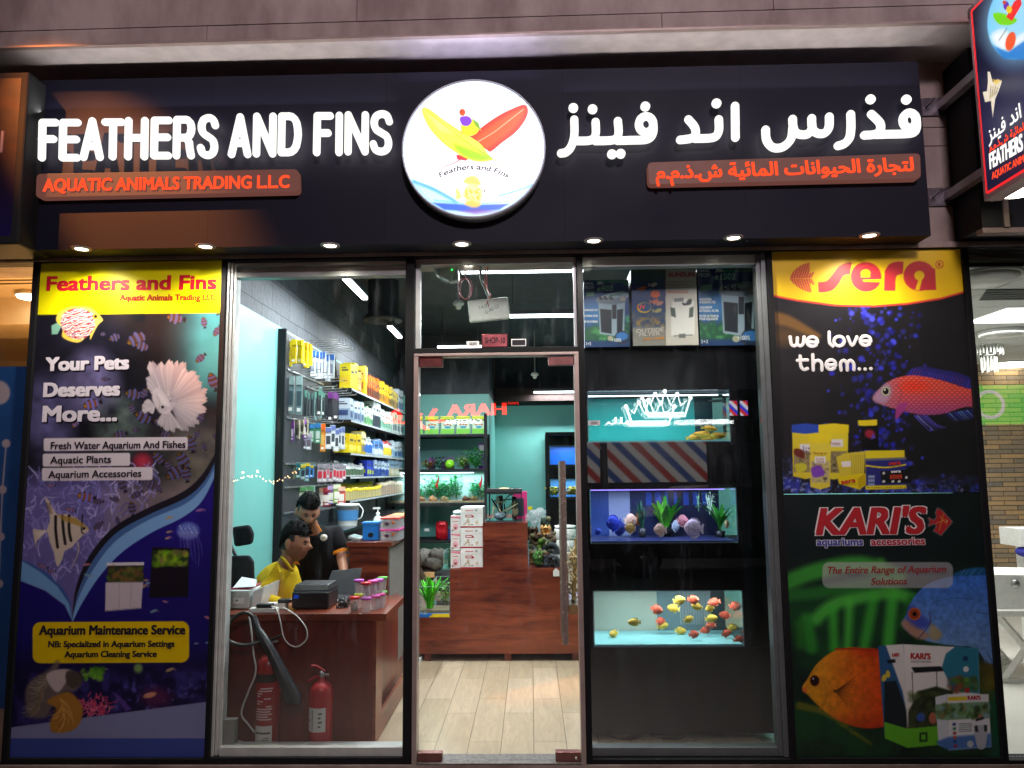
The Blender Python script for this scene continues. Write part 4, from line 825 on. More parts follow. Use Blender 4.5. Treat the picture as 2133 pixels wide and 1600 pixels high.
a.poly([(1752, 962), (1772, 960), (1773, 972), (1754, 973)], '#efe8e0'); a.poly([(1744, 993), (1800, 985), (1804, 1010), (1790, 1020), (1748, 1008)], '#e8d01c'); a.poly([(1786, 998), (1803, 985), (1805, 1008), (1788, 1019)], '#c8aa10')
a.poly([(1802, 939), (1884, 938), (1888, 1018), (1803, 1020)], '#e6d224'); a.poly([(1803, 958), (1886, 955), (1888, 1010), (1804, 1012)], '#2a2c78', 1); a.line([(1803, 958), (1886, 955)], 5, '#6a6a78'); a.line([(1804, 970), (1845, 974), (1886, 968)], 3, '#e8d020', 1, True)
for k in range(3): a.poly([(1808, 990+k*8), (1822, 990+k*8), (1822, 996+k*8), (1808, 996+k*8)], '#8a9ac0')
a.poly([(1834, 982), (1898, 978), (1899, 1005), (1836, 1008)], '#14141a'); a.poly([(1852, 988), (1880, 986), (1880, 999), (1852, 1000)], '#3a1014'); 
for k in ((1841, 986), (1841, 1003), (1860, 1003), (1873, 1003), (1888, 995)): a.ell(*k, 3, 2.6, '#d8d8d8')
for k in range(18): a.ell(1808+k*4.5, 1016, 1.2, 1, '#403010')
# yellow top and logo
a.poly([(1580, 480), (2020, 480), (2010, 610), (1960, 624), (1890, 635), (1820, 640), (1740, 638), (1660, 628), (1600, 616)], '#d84034', 1, .8); a.poly([(1580, 480), (2020, 480), (2010, 606), (1960, 620), (1890, 631), (1820, 636), (1740, 634), (1660, 624), (1600, 612)], '#f2c510', 1, .8)
RD = '#c8323a'
a.poly(spline([(1645, 580), (1655, 563), (1672, 551), (1687, 547)], 5)+[(1686, 570), (1696, 566), (1690, 580), (1697, 594), (1687, 589), (1691, 610)]+spline([(1691, 610), (1672, 604), (1655, 593), (1645, 580)], 5), RD)
for k in range(8): a.line([(1652+k*5.2, 577), (1662+k*5, 548+0*k)], 1.3, '#f2c510'); a.line([(1652+k*5.2, 582), (1664+k*4.6, 612)], 1.3, '#f2c510')
a.line([(1645, 580), (1697, 580)], 1.6, '#f2c510')
a.poly([(1704, 588)]+spline([(1704, 588), (1722, 585), (1735, 571), (1748, 555), (1766, 547), (1774, 547)], 5)+[(1771, 571)]+spline([(1771, 571), (1757, 575), (1748, 590), (1735, 604), (1718, 609), (1705, 609)], 5), RD)
a.ell(1804, 577, 32, 31, RD, 0, 1, .03); a.ell(1803, 569, 10, 8, '#f2c510'); a.poly([(1793, 577.5), (1813, 577.5), (1812, 572), (1794, 572)], '#f2c510'); a.poly([(1796, 583), (1839, 581.5), (1838, 588), (1800, 587)], '#f2c510')
a.poly([(1841, 606), (1843, 565)]+spline([(1843, 565), (1852, 551), (1868, 545), (1882, 545)], 5)+[(1881, 570)]+spline([(1881, 570), (1870, 573), (1866, 580), (1865, 606)], 4), RD)
a.ell(1915, 575, 33, 31, RD, 0, 1, .03); a.poly([(1918, 550), (1948, 560), (1950, 604), (1918, 605)], RD); a.ell(1915, 574, 10.5, 10, '#f2c510'); a.poly([(1913, 583), (1921, 581), (1915, 605), (1906, 604)], '#f2c510')
a.ell(1957, 551, 8.5, 8.5, RD, 0, 1, .1); a.ell(1957, 551, 6.8, 6.8, '#f2c510')
a.build('printed_sheet', ps, PRINT)
b = MB(PRINT, RD); text(b, 'R', (1954, 555), (1960, 555), 8, 0, bold=.001)
b.color('#e6e2e4')
def round_text(b, words, r):   # rounded stroke lettering
    for st in words:
        P = spline(st, 4) if len(st) > 2 else [np.array(p, float) for p in st]
        b.capsule([at(px, py, -.0004) for px, py in P], r, 8, (1, .04, 1))
A_ = lambda cx, cy, rx, ry, a0, a1: [(cx+rx*math.cos(math.radians(t)), cy-ry*math.sin(math.radians(t))) for t in np.linspace(a0, a1, 9)]
W_ = [[(1646, 702), (1648, 716), (1654, 721), (1660, 716), (1661, 704)], [(1661, 716), (1666, 721), (1673, 716), (1675, 702)], A_(1692, 712, 11, 10, 0, 320), [(1681, 713), (1703, 713)],
      [(1727, 692), (1728, 714), (1735, 721)], A_(1748, 711, 11, 10, 0, 360), [(1766, 702), (1775, 720), (1785, 702)], A_(1803, 710, 11, 10, 0, 320), [(1792, 711), (1814, 711)],
      [(1667, 742), (1668, 762), (1674, 770), (1682, 768)], [(1661, 751), (1682, 750)], [(1693, 739), (1694, 771)], [(1694, 758), (1702, 751), (1711, 756), (1712, 771)], A_(1731, 760, 10, 10, 0, 320), [(1721, 761), (1741, 761)],
      [(1752, 771), (1751, 757), (1757, 751), (1764, 757), (1765, 771)], [(1765, 757), (1771, 751), (1778, 757), (1779, 770)], [(1790, 769), (1790.5, 769)], [(1802, 769), (1802.5, 769)], [(1814, 768), (1814.5, 768)]]
round_text(b, W_, .0105)
b.color('#c83030')
for s, p0, p1, h in (('sera', (1753, 1009), (1782, 1004), 10), ('sera', (1852, 969), (1876, 967), 8)): text(b, s, p0, p1, h, 0, bold=.0018, lift=.002)
b.color('#f0f0f0'); text(b, 'sera', (1856, 985), (1876, 984), 6, 0, bold=.001, lift=.002); b.color('#e05030'); text(b, '8888', (1854, 998), (1879, 997), 9, 0, lift=.002)
b.color('#4a3a90'); text(b, 'Tre', (1670, 936), (1688, 936), 6, 0, lift=.002); text(b, 'Mix', (1672, 940), (1690, 947), 5, 0, lift=.002); b.color('#903020'); text(b, 'Treats', (1727, 926), (1750, 926), 6, 0, lift=.002); text(b, 'Bettagran', (1695, 946), (1722, 946), 5, 0, lift=.002); text(b, 'Color', (1700, 958), (1717, 958), 4.5, 0, lift=.002); text(b, 'Food', (1701, 964), (1716, 964), 4.5, 0, lift=.002)
b.build('lettering', ps)

pk, a = poster('dark green aquarium poster with an orange and a blue disc-shaped fish', XP2L, XP2R, ZB, ZK-.002, base='#0e1a1c')
x, y = a.X, a.Y
a.put(ALL, np.clip((y-1150)/120, 0, 1)*np.clip(fbm(x/70, y/60, 2)*1.8-.4, 0, .8), '#1a5426')
for pts, w, c in (([(1635, 1215), (1700, 1190), (1790, 1175), (1870, 1200)], 34, '#4cc040'), ([(1640, 1240), (1720, 1232), (1830, 1210)], 26, '#2c8430'), ([(1700, 1290), (1735, 1260), (1790, 1245), (1860, 1235), (1900, 1250)], 26, '#58d048'), ([(1680, 1290), (1690, 1350)], 26, '#34a034'),
                  ([(1735, 1270), (1738, 1350)], 20, '#44c038'), ([(1770, 1255), (1765, 1350)], 18, '#54cc44'), ([(1820, 1245), (1800, 1350)], 22, '#44bc3c'), ([(1860, 1240), (1850, 1345)], 24, '#4cc840'), ([(1900, 1250), (1880, 1300)], 20, '#1f6a22'), ([(1665, 1300), (1668, 1345)], 18, '#2a7a26'), ([(1835, 1170), (1850, 1230)], 16, '#48a838')):
    a.line(pts, w, c, .75, True, 7)
a.line([(1665, 1470), (1720, 1485), (1770, 1520), (1815, 1550)], [16, 6], '#6a6a1c', .9, True, 3); a.put(a.blk(1600, 2100, 1500, 1600), np.clip(fbm(x/9, y/7, 5)[a.blk(1600, 2100, 1500, 1600)]*2.2-.9, 0, .7), '#1c3c26')
blobs(a, 2040, 2090, 1380, 1450, 20, ['#6a5a20', '#3a3a14', '#8a7a2a'], 10, 20, .5, .8, 3); a.put(a.blk(2050, 2100, 1440, 1600), np.clip((x-2050)/40, 0, .6)[a.blk(2050, 2100, 1440, 1600)], '#1c6a50')
def blue(X_, Y_):
    n = fbm(X_/7, Y_/7, 7)[..., None]; t = np.clip((Y_-1200)/140, 0, 1)[..., None]; c = hx('#3a70d0')*(1-t)+hx('#6a90c8')*t; e = np.clip((1935-X_)/35, 0, 1)[..., None]*np.clip((Y_-1250)/60, 0, 1)[..., None]; return (c*(1-e*.6)+hx('#6a50a0')*e*.6)*(.8+.4*n)
a.poly([(1985, 1200), (2010, 1186), (2050, 1182), (2100, 1190), (2100, 1230), (2030, 1215)], '#1f5a90', .95, 2, True)
for k in range(22): a.line([(1998+k*4.5, 1204-k*.4), (2010+k*4.5, 1186-k*.1)], 1.2, g.choice(['#3a8ac8', '#123a60', '#5aa0d8']), .8)
a.poly([(1878, 1300), (1888, 1280), (1900, 1250), (1925, 1222), (1960, 1206), (2010, 1200), (2100, 1215), (2100, 1372), (2060, 1380), (2030, 1350), (1985, 1345), (1940, 1338), (1915, 1330), (1895, 1320)], '#36c', 1, 1.2, True, blue)
for k in range(14): a.line([(2035+k*4, 1345+k*3), (2050+k*4, 1380+k)], 1.5, g.choice(['#5a80c0', '#2a4a80', '#7aa0d8']), .8)
a.poly([(1878, 1300), (1890, 1290), (1912, 1302), (1935, 1325), (1915, 1332), (1895, 1320)], '#c08a60', .8, 4, True); a.poly([(1895, 1260), (1920, 1280), (1938, 1300), (1915, 1310), (1890, 1290)], '#3a48b0', .8, 5, True); a.line([(1935, 1275), (1938, 1295), (1922, 1320), (1912, 1330)], 2.5, '#4a3a6a', .8, True); a.poly([(1940, 1300), (1962, 1320), (1950, 1335), (1935, 1325)], '#c09a50', .7, 4, True)
a.ell(1905, 1279, 13, 13, '#c85a28'); a.ell(1905, 1279, 9, 9, '#301410'); a.ell(1905, 1279, 7.5, 7.5, '#c04a20'); a.ell(1905, 1279, 5, 5, '#0c0808')
a.line([(1945, 1255), (1985, 1246), (2030, 1248)], 1.4, '#2a3a70', .7, True); a.line([(2035, 1276), (2060, 1278)], 1.6, '#2a3a70', .7)
def orange(X_, Y_):
    n = fbm(X_/9, Y_/9, 17)[..., None]; t = np.clip((X_-1700)/130, 0, 1)[..., None]; c = hx('#e0961c')*(1-t)+hx('#d84a10')*t; b_ = np.clip((Y_-1480)/40, 0, 1)[..., None]; c = c*(1-b_*.5)+hx('#a01c14')*b_*.5; tp = np.clip((1375-Y_)/18, 0, 1)[..., None]*np.clip((X_-1760)/40, 0, 1)[..., None]; return (c*(1-tp*.6)+hx('#b82010')*tp*.6)*(.85+.3*n)
a.poly([(1671, 1434), (1683, 1412), (1700, 1385), (1730, 1360), (1765, 1349), (1800, 1350), (1835, 1356), (1850, 1400), (1850, 1500), (1835, 1515), (1790, 1516), (1745, 1500), (1710, 1475), (1685, 1450)], '#e80', 1, 1.2, True, orange)
a.line([(1740, 1352), (1790, 1352), (1835, 1356)], 4, '#b03010', .9, True); a.ell(1697, 1418, 10, 11.5, '#5a1c10'); a.ell(1697, 1418, 7.5, 9, '#1a0808'); a.ell(1694, 1414, 1.6, 1.6, '#fff'); a.poly([(1670, 1436), (1678, 1430), (1682, 1440), (1674, 1443)], '#e86a30', .9, 1)
for k in range(9): a.line([(1738, 1442-k*.6), (1782-k*2.2, 1410+k*7.2)], [2.4, 1.2], g.choice(['#3a1c0c', '#5a2c10']), .75)
a.line([(1716, 1420), (1722, 1450), (1708, 1478)], 4, '#b87a20', .6, True, 2)
# printed boxes
a.poly([(1829, 1346), (1882, 1342), (1890, 1538), (1842, 1524)], '#2a5a8a'); a.poly([(1882, 1342), (2038, 1350), (2043, 1545), (1890, 1556)], '#e8e4e0'); a.poly([(1845, 1344), (1882, 1342), (1890, 1490), (1880, 1440), (1862, 1390)], '#e4e0dc', 1, 1)
a.poly([(1842, 1420), (1866, 1418), (1888, 1480), (1890, 1520), (1842, 1505)], '#17222a', 1, 1.5); a.poly([(2038, 1350), (1990, 1347), (1970, 1362), (1962, 1390), (1985, 1440), (2040, 1445)], '#2a7a94', 1, 1); blobs(a, 1975, 2035, 1412, 1440, 40, ['#4a7a2a', '#3a5a2a', '#8a4a30', '#3a50a0'], 4, 9, .8, .4, 4); a.poly([(1892, 1485), (1912, 1440), (1950, 1430), (1985, 1440), (1985, 1530), (1892, 1530)], '#2a3420', 1, 2)
blobs(a, 1895, 1955, 1445, 1525, 60, ['#3a4a24', '#1c2414', '#5a6a3a', '#4a4a30'], 4, 9, .7, .4, 14); a.ell(1918, 1494, 9, 9, '#3a58a8'); a.ell(1943, 1496, 8, 12, '#b86a50'); a.poly([(1842, 1504), (1890, 1518), (1957, 1512), (1956, 1552), (1890, 1558), (1843, 1538)], '#64b828', 1)
a.poly([(1898, 1390), (1960, 1388), (1967, 1398), (1905, 1402)], '#16161a'); a.line([(1900, 1400), (1902, 1460)], 1.4, '#16161a'); a.line([(1951, 1400), (1952, 1445)], 1.4, '#16161a'); a.poly([(1915, 1526), (1932, 1525), (1932, 1545), (1915, 1546)], '#1c3a14'); a.poly([(1919, 1530), (1928, 1530), (1928, 1541), (1919, 1541)], '#64b828')
a.poly([(1847, 1375), (1864, 1373), (1866, 1380), (1850, 1382)], '#101014'); a.ell(1842, 1412, 5, 8, '#d8c040', 20); a.ell(1850, 1404, 4, 8, '#d8c040', -10)
for k, c in ((0, '#1c3a70'), (1, '#d8e0e0'), (2, '#5a8a3a'), (3, '#a03028')): a.ell(2011+k*1.2, 1372+k*22, 6, 6, c)
a.poly([(1948, 1452), (1972, 1446), (1976, 1560), (1955, 1552)], '#d8dce4'); a.poly([(1972, 1446), (2059, 1446), (2065, 1556), (1976, 1563)], '#e6e6ea'); a.poly([(1948, 1468), (1973, 1465), (2060, 1462), (2062, 1496), (1973, 1500), (1950, 1498)], '#7aa07a', 1); blobs(a, 1952, 2058, 1468, 1494, 60, ['#3a5a2a', '#5a7a3a', '#2a3a1c', '#8ab0c8', '#a86a4a'], 3, 7, .8, .4, 24)
a.poly([(1950, 1545), (1976, 1535), (2064, 1528), (2065, 1556), (1976, 1563), (1955, 1552)], '#3a6ab8', .9, 3); a.poly([(1975, 1452), (2014, 1451), (2014, 1459), (1975, 1460)], '#e8cc20')
a.poly([(2030, 1508), (2055, 1506), (2053, 1555), (2036, 1556)], '#b8bcc8', 1, 1, True); a.poly([(2028, 1502), (2058, 1500), (2058, 1510), (2030, 1511)], '#e0e2ea'); a.poly([(2030, 1512), (2036, 1511), (2038, 1525), (2031, 1524)], '#22262c'); a.poly([(2050, 1510), (2056, 1510), (2056, 1524), (2050, 1524)], '#22262c'); a.line([(2034, 1500), (2048, 1496)], 5, '#22262c'); a.ell(2021, 1550, 7, 7, '#c0c4cc')
for k, c in enumerate(('#2a4a90', '#3a8a5a', '#a83a3a', '#c85a3a', '#2a4a90', '#a02a4a')): a.poly([(1984+k*.5, 1506+k*9), (1991+k*.5, 1506+k*9), (1991+k*.5, 1512+k*9), (1984+k*.5, 1512+k*9)], c)
for k in range(5): a.line([(1998, 1508+k*4), (2024, 1507+k*4)], 1.4, '#5a6a70')
a.rbox(1713, 1171, 1985, 1225, 14, '#cfc6cc', .62, 0)
# fish logo
FL = [(1934, 1076), (1948, 1085), (1955, 1075), (1948, 1062), (1957, 1063), (1970, 1066), (1984, 1087), (1966, 1108), (1956, 1114), (1950, 1108), (1955, 1098), (1947, 1092), (1935, 1098), (1940, 1087)]
FL = [(1934, 1079), (1946, 1085), (1952, 1076), (1949, 1068), (1953, 1059), (1962, 1064), (1983, 1087), (1960, 1115), (1953, 1110), (1945, 1106), (1952, 1096), (1946, 1090), (1934, 1096), (1938, 1087)]
a.poly(FL, '#e8dcdc', 1, 3.2); a.poly(FL, '#b4242c', 1, .8)
for p0, p1 in (((1958, 1076), (1972, 1092)), ((1966, 1070), (1956, 1106)), ((1950, 1090), (1972, 1082))): a.line([p0, p1], 1, '#d8b030')
a.ell(1972, 1086, 1.6, 1.6, '#e8d8a0')
a.build('printed_sheet', pk, PRINT)
b = MB(PRINT, '#ece0e0'); text(b, "KARI'S", (1702, 1113), (1930, 1110), 54, 0, bold=.016, shear=.25, lift=.0008)
b.color('#bb2630'); text(b, "KARI'S", (1702, 1113), (1930, 1110), 54, 0, bold=.0085, shear=.25, lift=.0024)
for s, p0, p1, c in (('aquariums', (1702, 1136), (1797, 1136), '#3a4aa0'), ('accessories', (1815, 1136), (1926, 1134), '#b8283a')):
    b.color('#e8e0e4'); text(b, s, p0, p1, 16, 0, bold=.006, lift=.0008); b.color(c); text(b, s, p0, p1, 16, 0, bold=.002, lift=.0024)
b.color('#a02a30'); text(b, 'The Entire Range of Aquarium', (1725, 1195), (1971, 1192), 14.5, 0, bold=.001, shear=.3); text(b, 'Solutions', (1814, 1218), (1890, 1217), 14, 0, bold=.001, shear=.3)
b.color('#b8242c'); text(b, "KARI'S", (1897, 1372), (1938, 1373), 12, 0, bold=.002, shear=.1); text(b, "KARI'S", (1859, 1368), (1873, 1367), 7, 0, bold=.001); text(b, "KARI'S", (2016, 1457), (2042, 1457), 8, 0, bold=.0014); b.color('#5a5a60'); text(b, 'AQUA HAVEN', (1897, 1380), (1938, 1381), 4.5, 0)
b.build('lettering', pk)
# ------------------------------------------------------------------ shop interior shell
XL, XR, YB1, YB2 = -2.30, 2.55, 8.2, 10.35
ZTEAL, ZCEIL, ZF = Z(1100, 845, YB2), 4.0, -.006
XPART = X(1019, 900, YB1)
MB(FLOOR).box(XL, XR, .10, YB2+.2, ZF-.1, ZF).build('shop_floor', kind='structure', loc=(0, 0, 0))
MB(BLACKP).box(XL-.1, XR+.1, .09, YB2+.3, ZCEIL, ZCEIL+.1).build('shop_ceiling', kind='structure', loc=(0, 0, 0))
zl_ = Z(497, 640, 1.42)
MB(TEAL).box(XL-.1, XL, .11, YB1+.1, ZF, zl_).m(BLOCKS).box(XL-.1, XL-.004, .11, YB1+.1, zl_+.001, ZCEIL).build('left_shop_wall', kind='structure', loc=(0, 0, 0))
MB(TEAL).box(XL, XPART, YB1, YB1+.1, ZF, Z(900, 822, YB1)).box(XPART-.1, XPART, YB1+.1, YB2, ZF, Z(900, 822, YB1)-.002).box(XPART, XR, YB2, YB2+.1, ZF, ZTEAL).m(BLACKP).box(XL, XPART-.003, YB1+.004, YB1+.1, Z(900, 822, YB1)+.001, ZCEIL).box(XPART-.1, XPART-.003, YB1+.1, YB2, Z(900, 822, YB1)+.001, ZCEIL).box(XPART, XR, YB2+.003, YB2+.1, ZTEAL+.001, ZCEIL).build('back_shop_wall', kind='structure', loc=(0, 0, 0))
MB(TEAL).box(XR, XR+.1, .11, YB2+.1, ZF, 2.96).m(BLOCKS).box(XR+.004, XR+.1, .11, YB2+.1, 2.961, ZCEIL).build('right_shop_wall', kind='structure', loc=(0, 0, 0))
MB(BLACKP).box(XL, XR, .09, .13, ZTR1+.05, ZCEIL).build('front_shop_wall', kind='structure', loc=(0, 0, 0))
g = thing('ceiling_beam', 'dark brown ceiling beam across the back of the shop', 'beam', (1, 7.9, 3.2)); MB(MATTE, '#2a1c1a').box(XPART-.3, XR, 9.9, 10.34, ZTEAL+.05, ZTEAL+.3).build('beam', g)
# ceiling tubes
def led_tube(p0, p1, label, e=72, group='ceiling light tubes'):
    p0, p1 = np.array(p0), np.array(p1); c = (p0+p1)/2; L = np.linalg.norm(p1-p0); t = thing('tube_light', label, 'tube light', c+np.array((0, 0, .05)), group)
    dx = (p1-p0)/L; sx = .035 if abs(dx[1]) > .5 else 0; sy = .035-sx
    e0, e1 = np.minimum(p0, p1), np.maximum(p0, p1)
    MB(ALU, '#404348').box(e0[0]-sx, e1[0]+sx, e0[1]-sy, e1[1]+sy, c[2]+.012, c[2]+.06).build('housing', t)
    MB(TUBE).box(e0[0]-sx*.85, e1[0]+sx*.85, e0[1]-sy*.85, e1[1]+sy*.85, c[2]-.02, c[2]+.011).build('diffuser', t, bev=.006)
    for k in (.1, .9): q = p0+(p1-p0)*k; MB(METAL, '#808080').tube([(q[0], q[1], c[2]+.06), (q[0], q[1], ZCEIL)], .004, 6).build('hanging_wire', t)
    o = lamp('tube_glow', 'AREA', (c[0], c[1], c[2]-.03), e, (.93, .97, 1), t, shape='RECTANGLE', size=L, size_y=.06)
    if abs(dx[1]) > .5: o.rotation_euler = (0, 0, PI/2)
ZTU = 3.45
def xt(px0, px1, py, label, z=ZTU, **k):
    a, b_ = atz(px0, py, z), atz(px1, py, z); y = (a[1]+b_[1])/2; led_tube((a[0], y, z), (b_[0], y, z), label, **k)
xt(960, 1215, 563, 'lit tube crossing the top of the glass above the door'); xt(1050, 1230, 657, 'lit tube behind the hanging white box'); xt(911, 1005, 722, 'short lit tube low behind the shop number plate')
q = at(1112, 817, 9.8); q1 = at(1230, 817, 9.8); led_tube(q, (q1[0], q[1], q[2]), 'lit tube at the very back above the teal wall')
for (a0, a1), lb in ((((712, 570), (760, 621)), 'nearest lit tube running away over the left window'), (((806, 680), (838, 702)), 'farther lit tube running away over the product shelves')):
    p0, p1 = atz(*a0, ZTU), atz(*a1, ZTU); xm = (p0[0]+p1[0])/2; led_tube((xm, p0[1], ZTU), (xm, p1[1], ZTU), lb, e=80)
for xx_, yy_, lb in ((.2, 1.1, 'added unseen tube brightening the door end of the shop'), (-1.2, 1.0, 'added unseen tube brightening the reception desk')): led_tube((xx_-.55, yy_, 3.6), (xx_+.55, yy_, 3.6), lb, e=55)  # extra tubes above the view, put in to brighten the shop front
# duct and round air diffuser
p = at(798, 668, 4.5); t = thing('air_duct', 'round black air duct ending in a flared diffuser', 'duct', p)
MB(MATTE, '#2c2e33').lathe((p[0], p[1], p[2]), [(.185, .08), (.185, ZCEIL-p[2])], 24).build('duct', t)
MB(MATTE, '#3a3d42').lathe((p[0], p[1], p[2]), [(.0, .05), (.08, .06), (.1, .0), (.14, .03), (.16, -.005), (.205, .02), (.225, -.01), (.245, .0), (.24, .02), (.185, .085)], 28).build('diffuser', t)
for i, (px, py, yy_, lb) in enumerate(((955, 632, 4.0, 'white smoke detector seen left of the hanging box'), (1114, 780, 8.0, 'white smoke detector above the far teal wall'))):
    p = at(px, py, yy_); t = thing('smoke_detector', lb, 'smoke detector', p, 'smoke detectors on the ceiling')
    MB(PLAST, '#e4e2dc').lathe((p[0], p[1], p[2]), [(.02, -.07), (.03, -.06), (.035, -.03), (.06, -.02), (.066, 0), (.06, .01)], 18).build('body', t); MB(PLAST, '#d0ceca').lathe((p[0], p[1], p[2]+.01), [(.05, 0), (.05, .02), (.01, .025), (.01, ZCEIL-p[2]-.01)], 12).build('mount', t)
# ---------------- things in the transom window
p = at(1018, 645, .35); t = thing('emergency_light', 'white rectangular light box hanging tilted by red and white wires', 'light box', p)
M = Matrix.Rotation(math.radians(6), 4, 'Y').inverted(); b = MB(PLAST, '#d8ddd6')
def tilt(b, ang, c):
    ca, sa = math.cos(ang), math.sin(ang); b.v = [(c[0]+(x-c[0])*ca+(z-c[2])*sa, y, c[2]-(x-c[0])*sa+(z-c[2])*ca) for x, y, z in b.v]
b.box(p[0]-.135, p[0]+.135, .345, .385, p[2]-.075, p[2]+.075); tilt(b, math.radians(-5), p); b.build('casing', t, bev=.012)
b = MB(PRINT, '#707a74'); text(b, '14.09', (1000, 645), (1020, 638), 8, .343, lift=.001); text(b, 'G-40-23', (1012, 655), (1040, 640), 8, .343, lift=.001); b.build('handwriting', t)
b = MB(PLAST, '#c03a3a'); T = lambda *ps: [at(px, py, .36) for px, py in ps]
b.tube(spline([at(1012, 560, .4), at(1010, 590, .4), at(1016, 612, .38), at(1018, 640, .34)], 6), .004, 6); b.tube(spline([at(1016, 555, .4), at(1014, 600, .4), at(1022, 615, .37), at(1014, 632, .34)], 6), .004, 6)
b.color('#d8d8d0').tube(spline([at(1000, 545, .4), at(1002, 580, .4), at(1010, 600, .4), at(1018, 618, .36)], 6), .009, 8).tube([at(1000, 545, .4), (X(1000, 545, .4), .4, ZCEIL)], .009, 6); b.ball(at(1018, 640, .338), .006, 8, 6); b.build('wires', t)
p = at(930, 568, .45); t = thing('alarm_sounder', 'white box with a small green light in the upper corner above the door', 'alarm box', p)
b = MB(PLAST, '#c9d0cc'); b.prism([(p[0]-.085, p[2]+.04), (p[0]-.07, p[2]-.02), (p[0]+.03, p[2]-.07), (p[0]+.085, p[2]-.06), (p[0]+.08, p[2]+.07), (p[0]-.07, p[2]+.09)], .42, .50).build('casing', t, bev=.008)
MB(mat_em('green_indicator', '#40ff70', 3)).ball(at(941, 562, .418), .005, 8, 6).build('indicator', t)
b = MB(PLAST, '#e0e0dc'); b.tube(spline([at(910, 560, .41), at(918, 580, .40), at(935, 588, .40), at(945, 566, .41)], 6), .004, 6).tube([(p[0], .46, p[2]+.08), (p[0], .46, ZCEIL)], .012, 8); b.build('cable', t)
t = thing('cable_coil', 'coil of thin red cable hanging in the window above the door', 'cable', at(967, 600, .5)); b = MB(PLAST, '#8a3038')
b.tube([at(969+13*math.cos(u)+3*math.sin(u*.37), 602+22*math.sin(u), .5+.01*math.cos(u*.7)) for u in np.linspace(0, 6*PI, 90)], .0035, 6, False); b.tube([at(969, 581, .5), (X(969, 581, .5), .5, ZCEIL)], .003, 6); b.build('cable_coil', t)
t = thing('shop_number_plate', 'red metal plate reading SHOP-10 stuck on the glass above the door', 'number plate', at(1030, 722, .036)); x0, x1 = X(1005, 709, .03), X(1056, 709, .03)
MB(METAL, '#b06468').box(x0, x1, .031, .0385, Z(1030, 722, .03), Z(1030, 697, .03)).build('plate', t, bev=.001); b = MB(MATTE, '#401a1e').box(x0-.006, x1+.006, .0365, .0395, Z(1030, 723, .03)-.004, Z(1030, 696, .03)+.003); b.build('border', t)
b = MB(PRINT, '#181012'); text(b, 'SHOP-10', (1010, 715), (1052, 715), 12, .031, bold=.001); b.build('lettering', t)
t = thing('barcode_sticker', 'white barcode sticker on the glass left of the shop number plate', 'sticker', at(985, 721, .039)); b = MB(PRINT, '#e0e0e0').box(X(972, 715, .038), X(998, 715, .038), .0375, .0395, Z(985, 722, .038), Z(985, 711, .038)); b.color('#404040')
for k in range(9): b.box(X(977+k*1.8, 715, .037), X(977.9+k*1.8+(k % 3)*.3, 715, .037), .0365, .0374, Z(985, 719, .037), Z(985, 713, .037))
b.build('barcode_sticker', t)
t = thing('barcode_sticker', 'small white sticker on the left edge of the aquarium window', 'sticker', at(1232, 886, .039)); b = MB(PRINT, '#d0d0d0').box(X(1225, 880, .038), X(1250, 880, .038), .0375, .0395, Z(1237, 886, .038), Z(1237, 876, .038)); b.color('#404040')
for k in range(8): b.box(X(1231+k*1.8, 880, .037), X(1231.9+k*1.8, 880, .037), .0365, .0374, Z(1237, 884, .037), Z(1237, 878, .037))
b.build('barcode_sticker', t)
t = thing('black_sticker', 'small black framed sticker right of the shop number plate', 'sticker', at(1080, 720, .039)); MB(PRINT, '#d8d8d8').box(X(1065, 713, .038), X(1096, 713, .038), .0378, .0395, Z(1080, 721, .038), Z(1080, 706, .038)).color('#101014').box(X(1067, 713, .037), X(1094, 713, .037), .0368, .0377, Z(1080, 719, .037), Z(1080, 708, .037)).build('black_sticker', t)
# ------------------------------------------------------------------ people
def skinned(V, E, Rr, root=0, sub=2):
    me = bpy.data.meshes.new('t'); me.from_pydata([tuple(map(float, v)) for v in V], E, []); o = bpy.data.objects.new('t', me); COL.objects.link(o)
    o.modifiers.new('s', 'SKIN'); m = o.modifiers.new('u', 'SUBSURF'); m.levels = sub; sv = me.skin_vertices[0].data
    for i, r in enumerate(Rr): sv[i].radius = (r, r) if np.isscalar(r) else r; sv[i].use_root = (i == root)
    e = o.evaluated_get(bpy.context.evaluated_depsgraph_get()); x = e.to_mesh(); v = [tuple(p.co) for p in x.vertices]; f = [tuple(p.vertices) for p in x.polygons]
    e.to_mesh_clear(); bpy.data.objects.remove(o); bpy.data.meshes.remove(me); return v, f
def frame(fwd, up=(0, 0, 1)):   # local -Y looks along fwd
    y = -Vector(fwd).normalized(); x = y.cross(Vector(up)).normalized(); z = x.cross(y); return Matrix((x, y, z)).transposed().to_4x4()
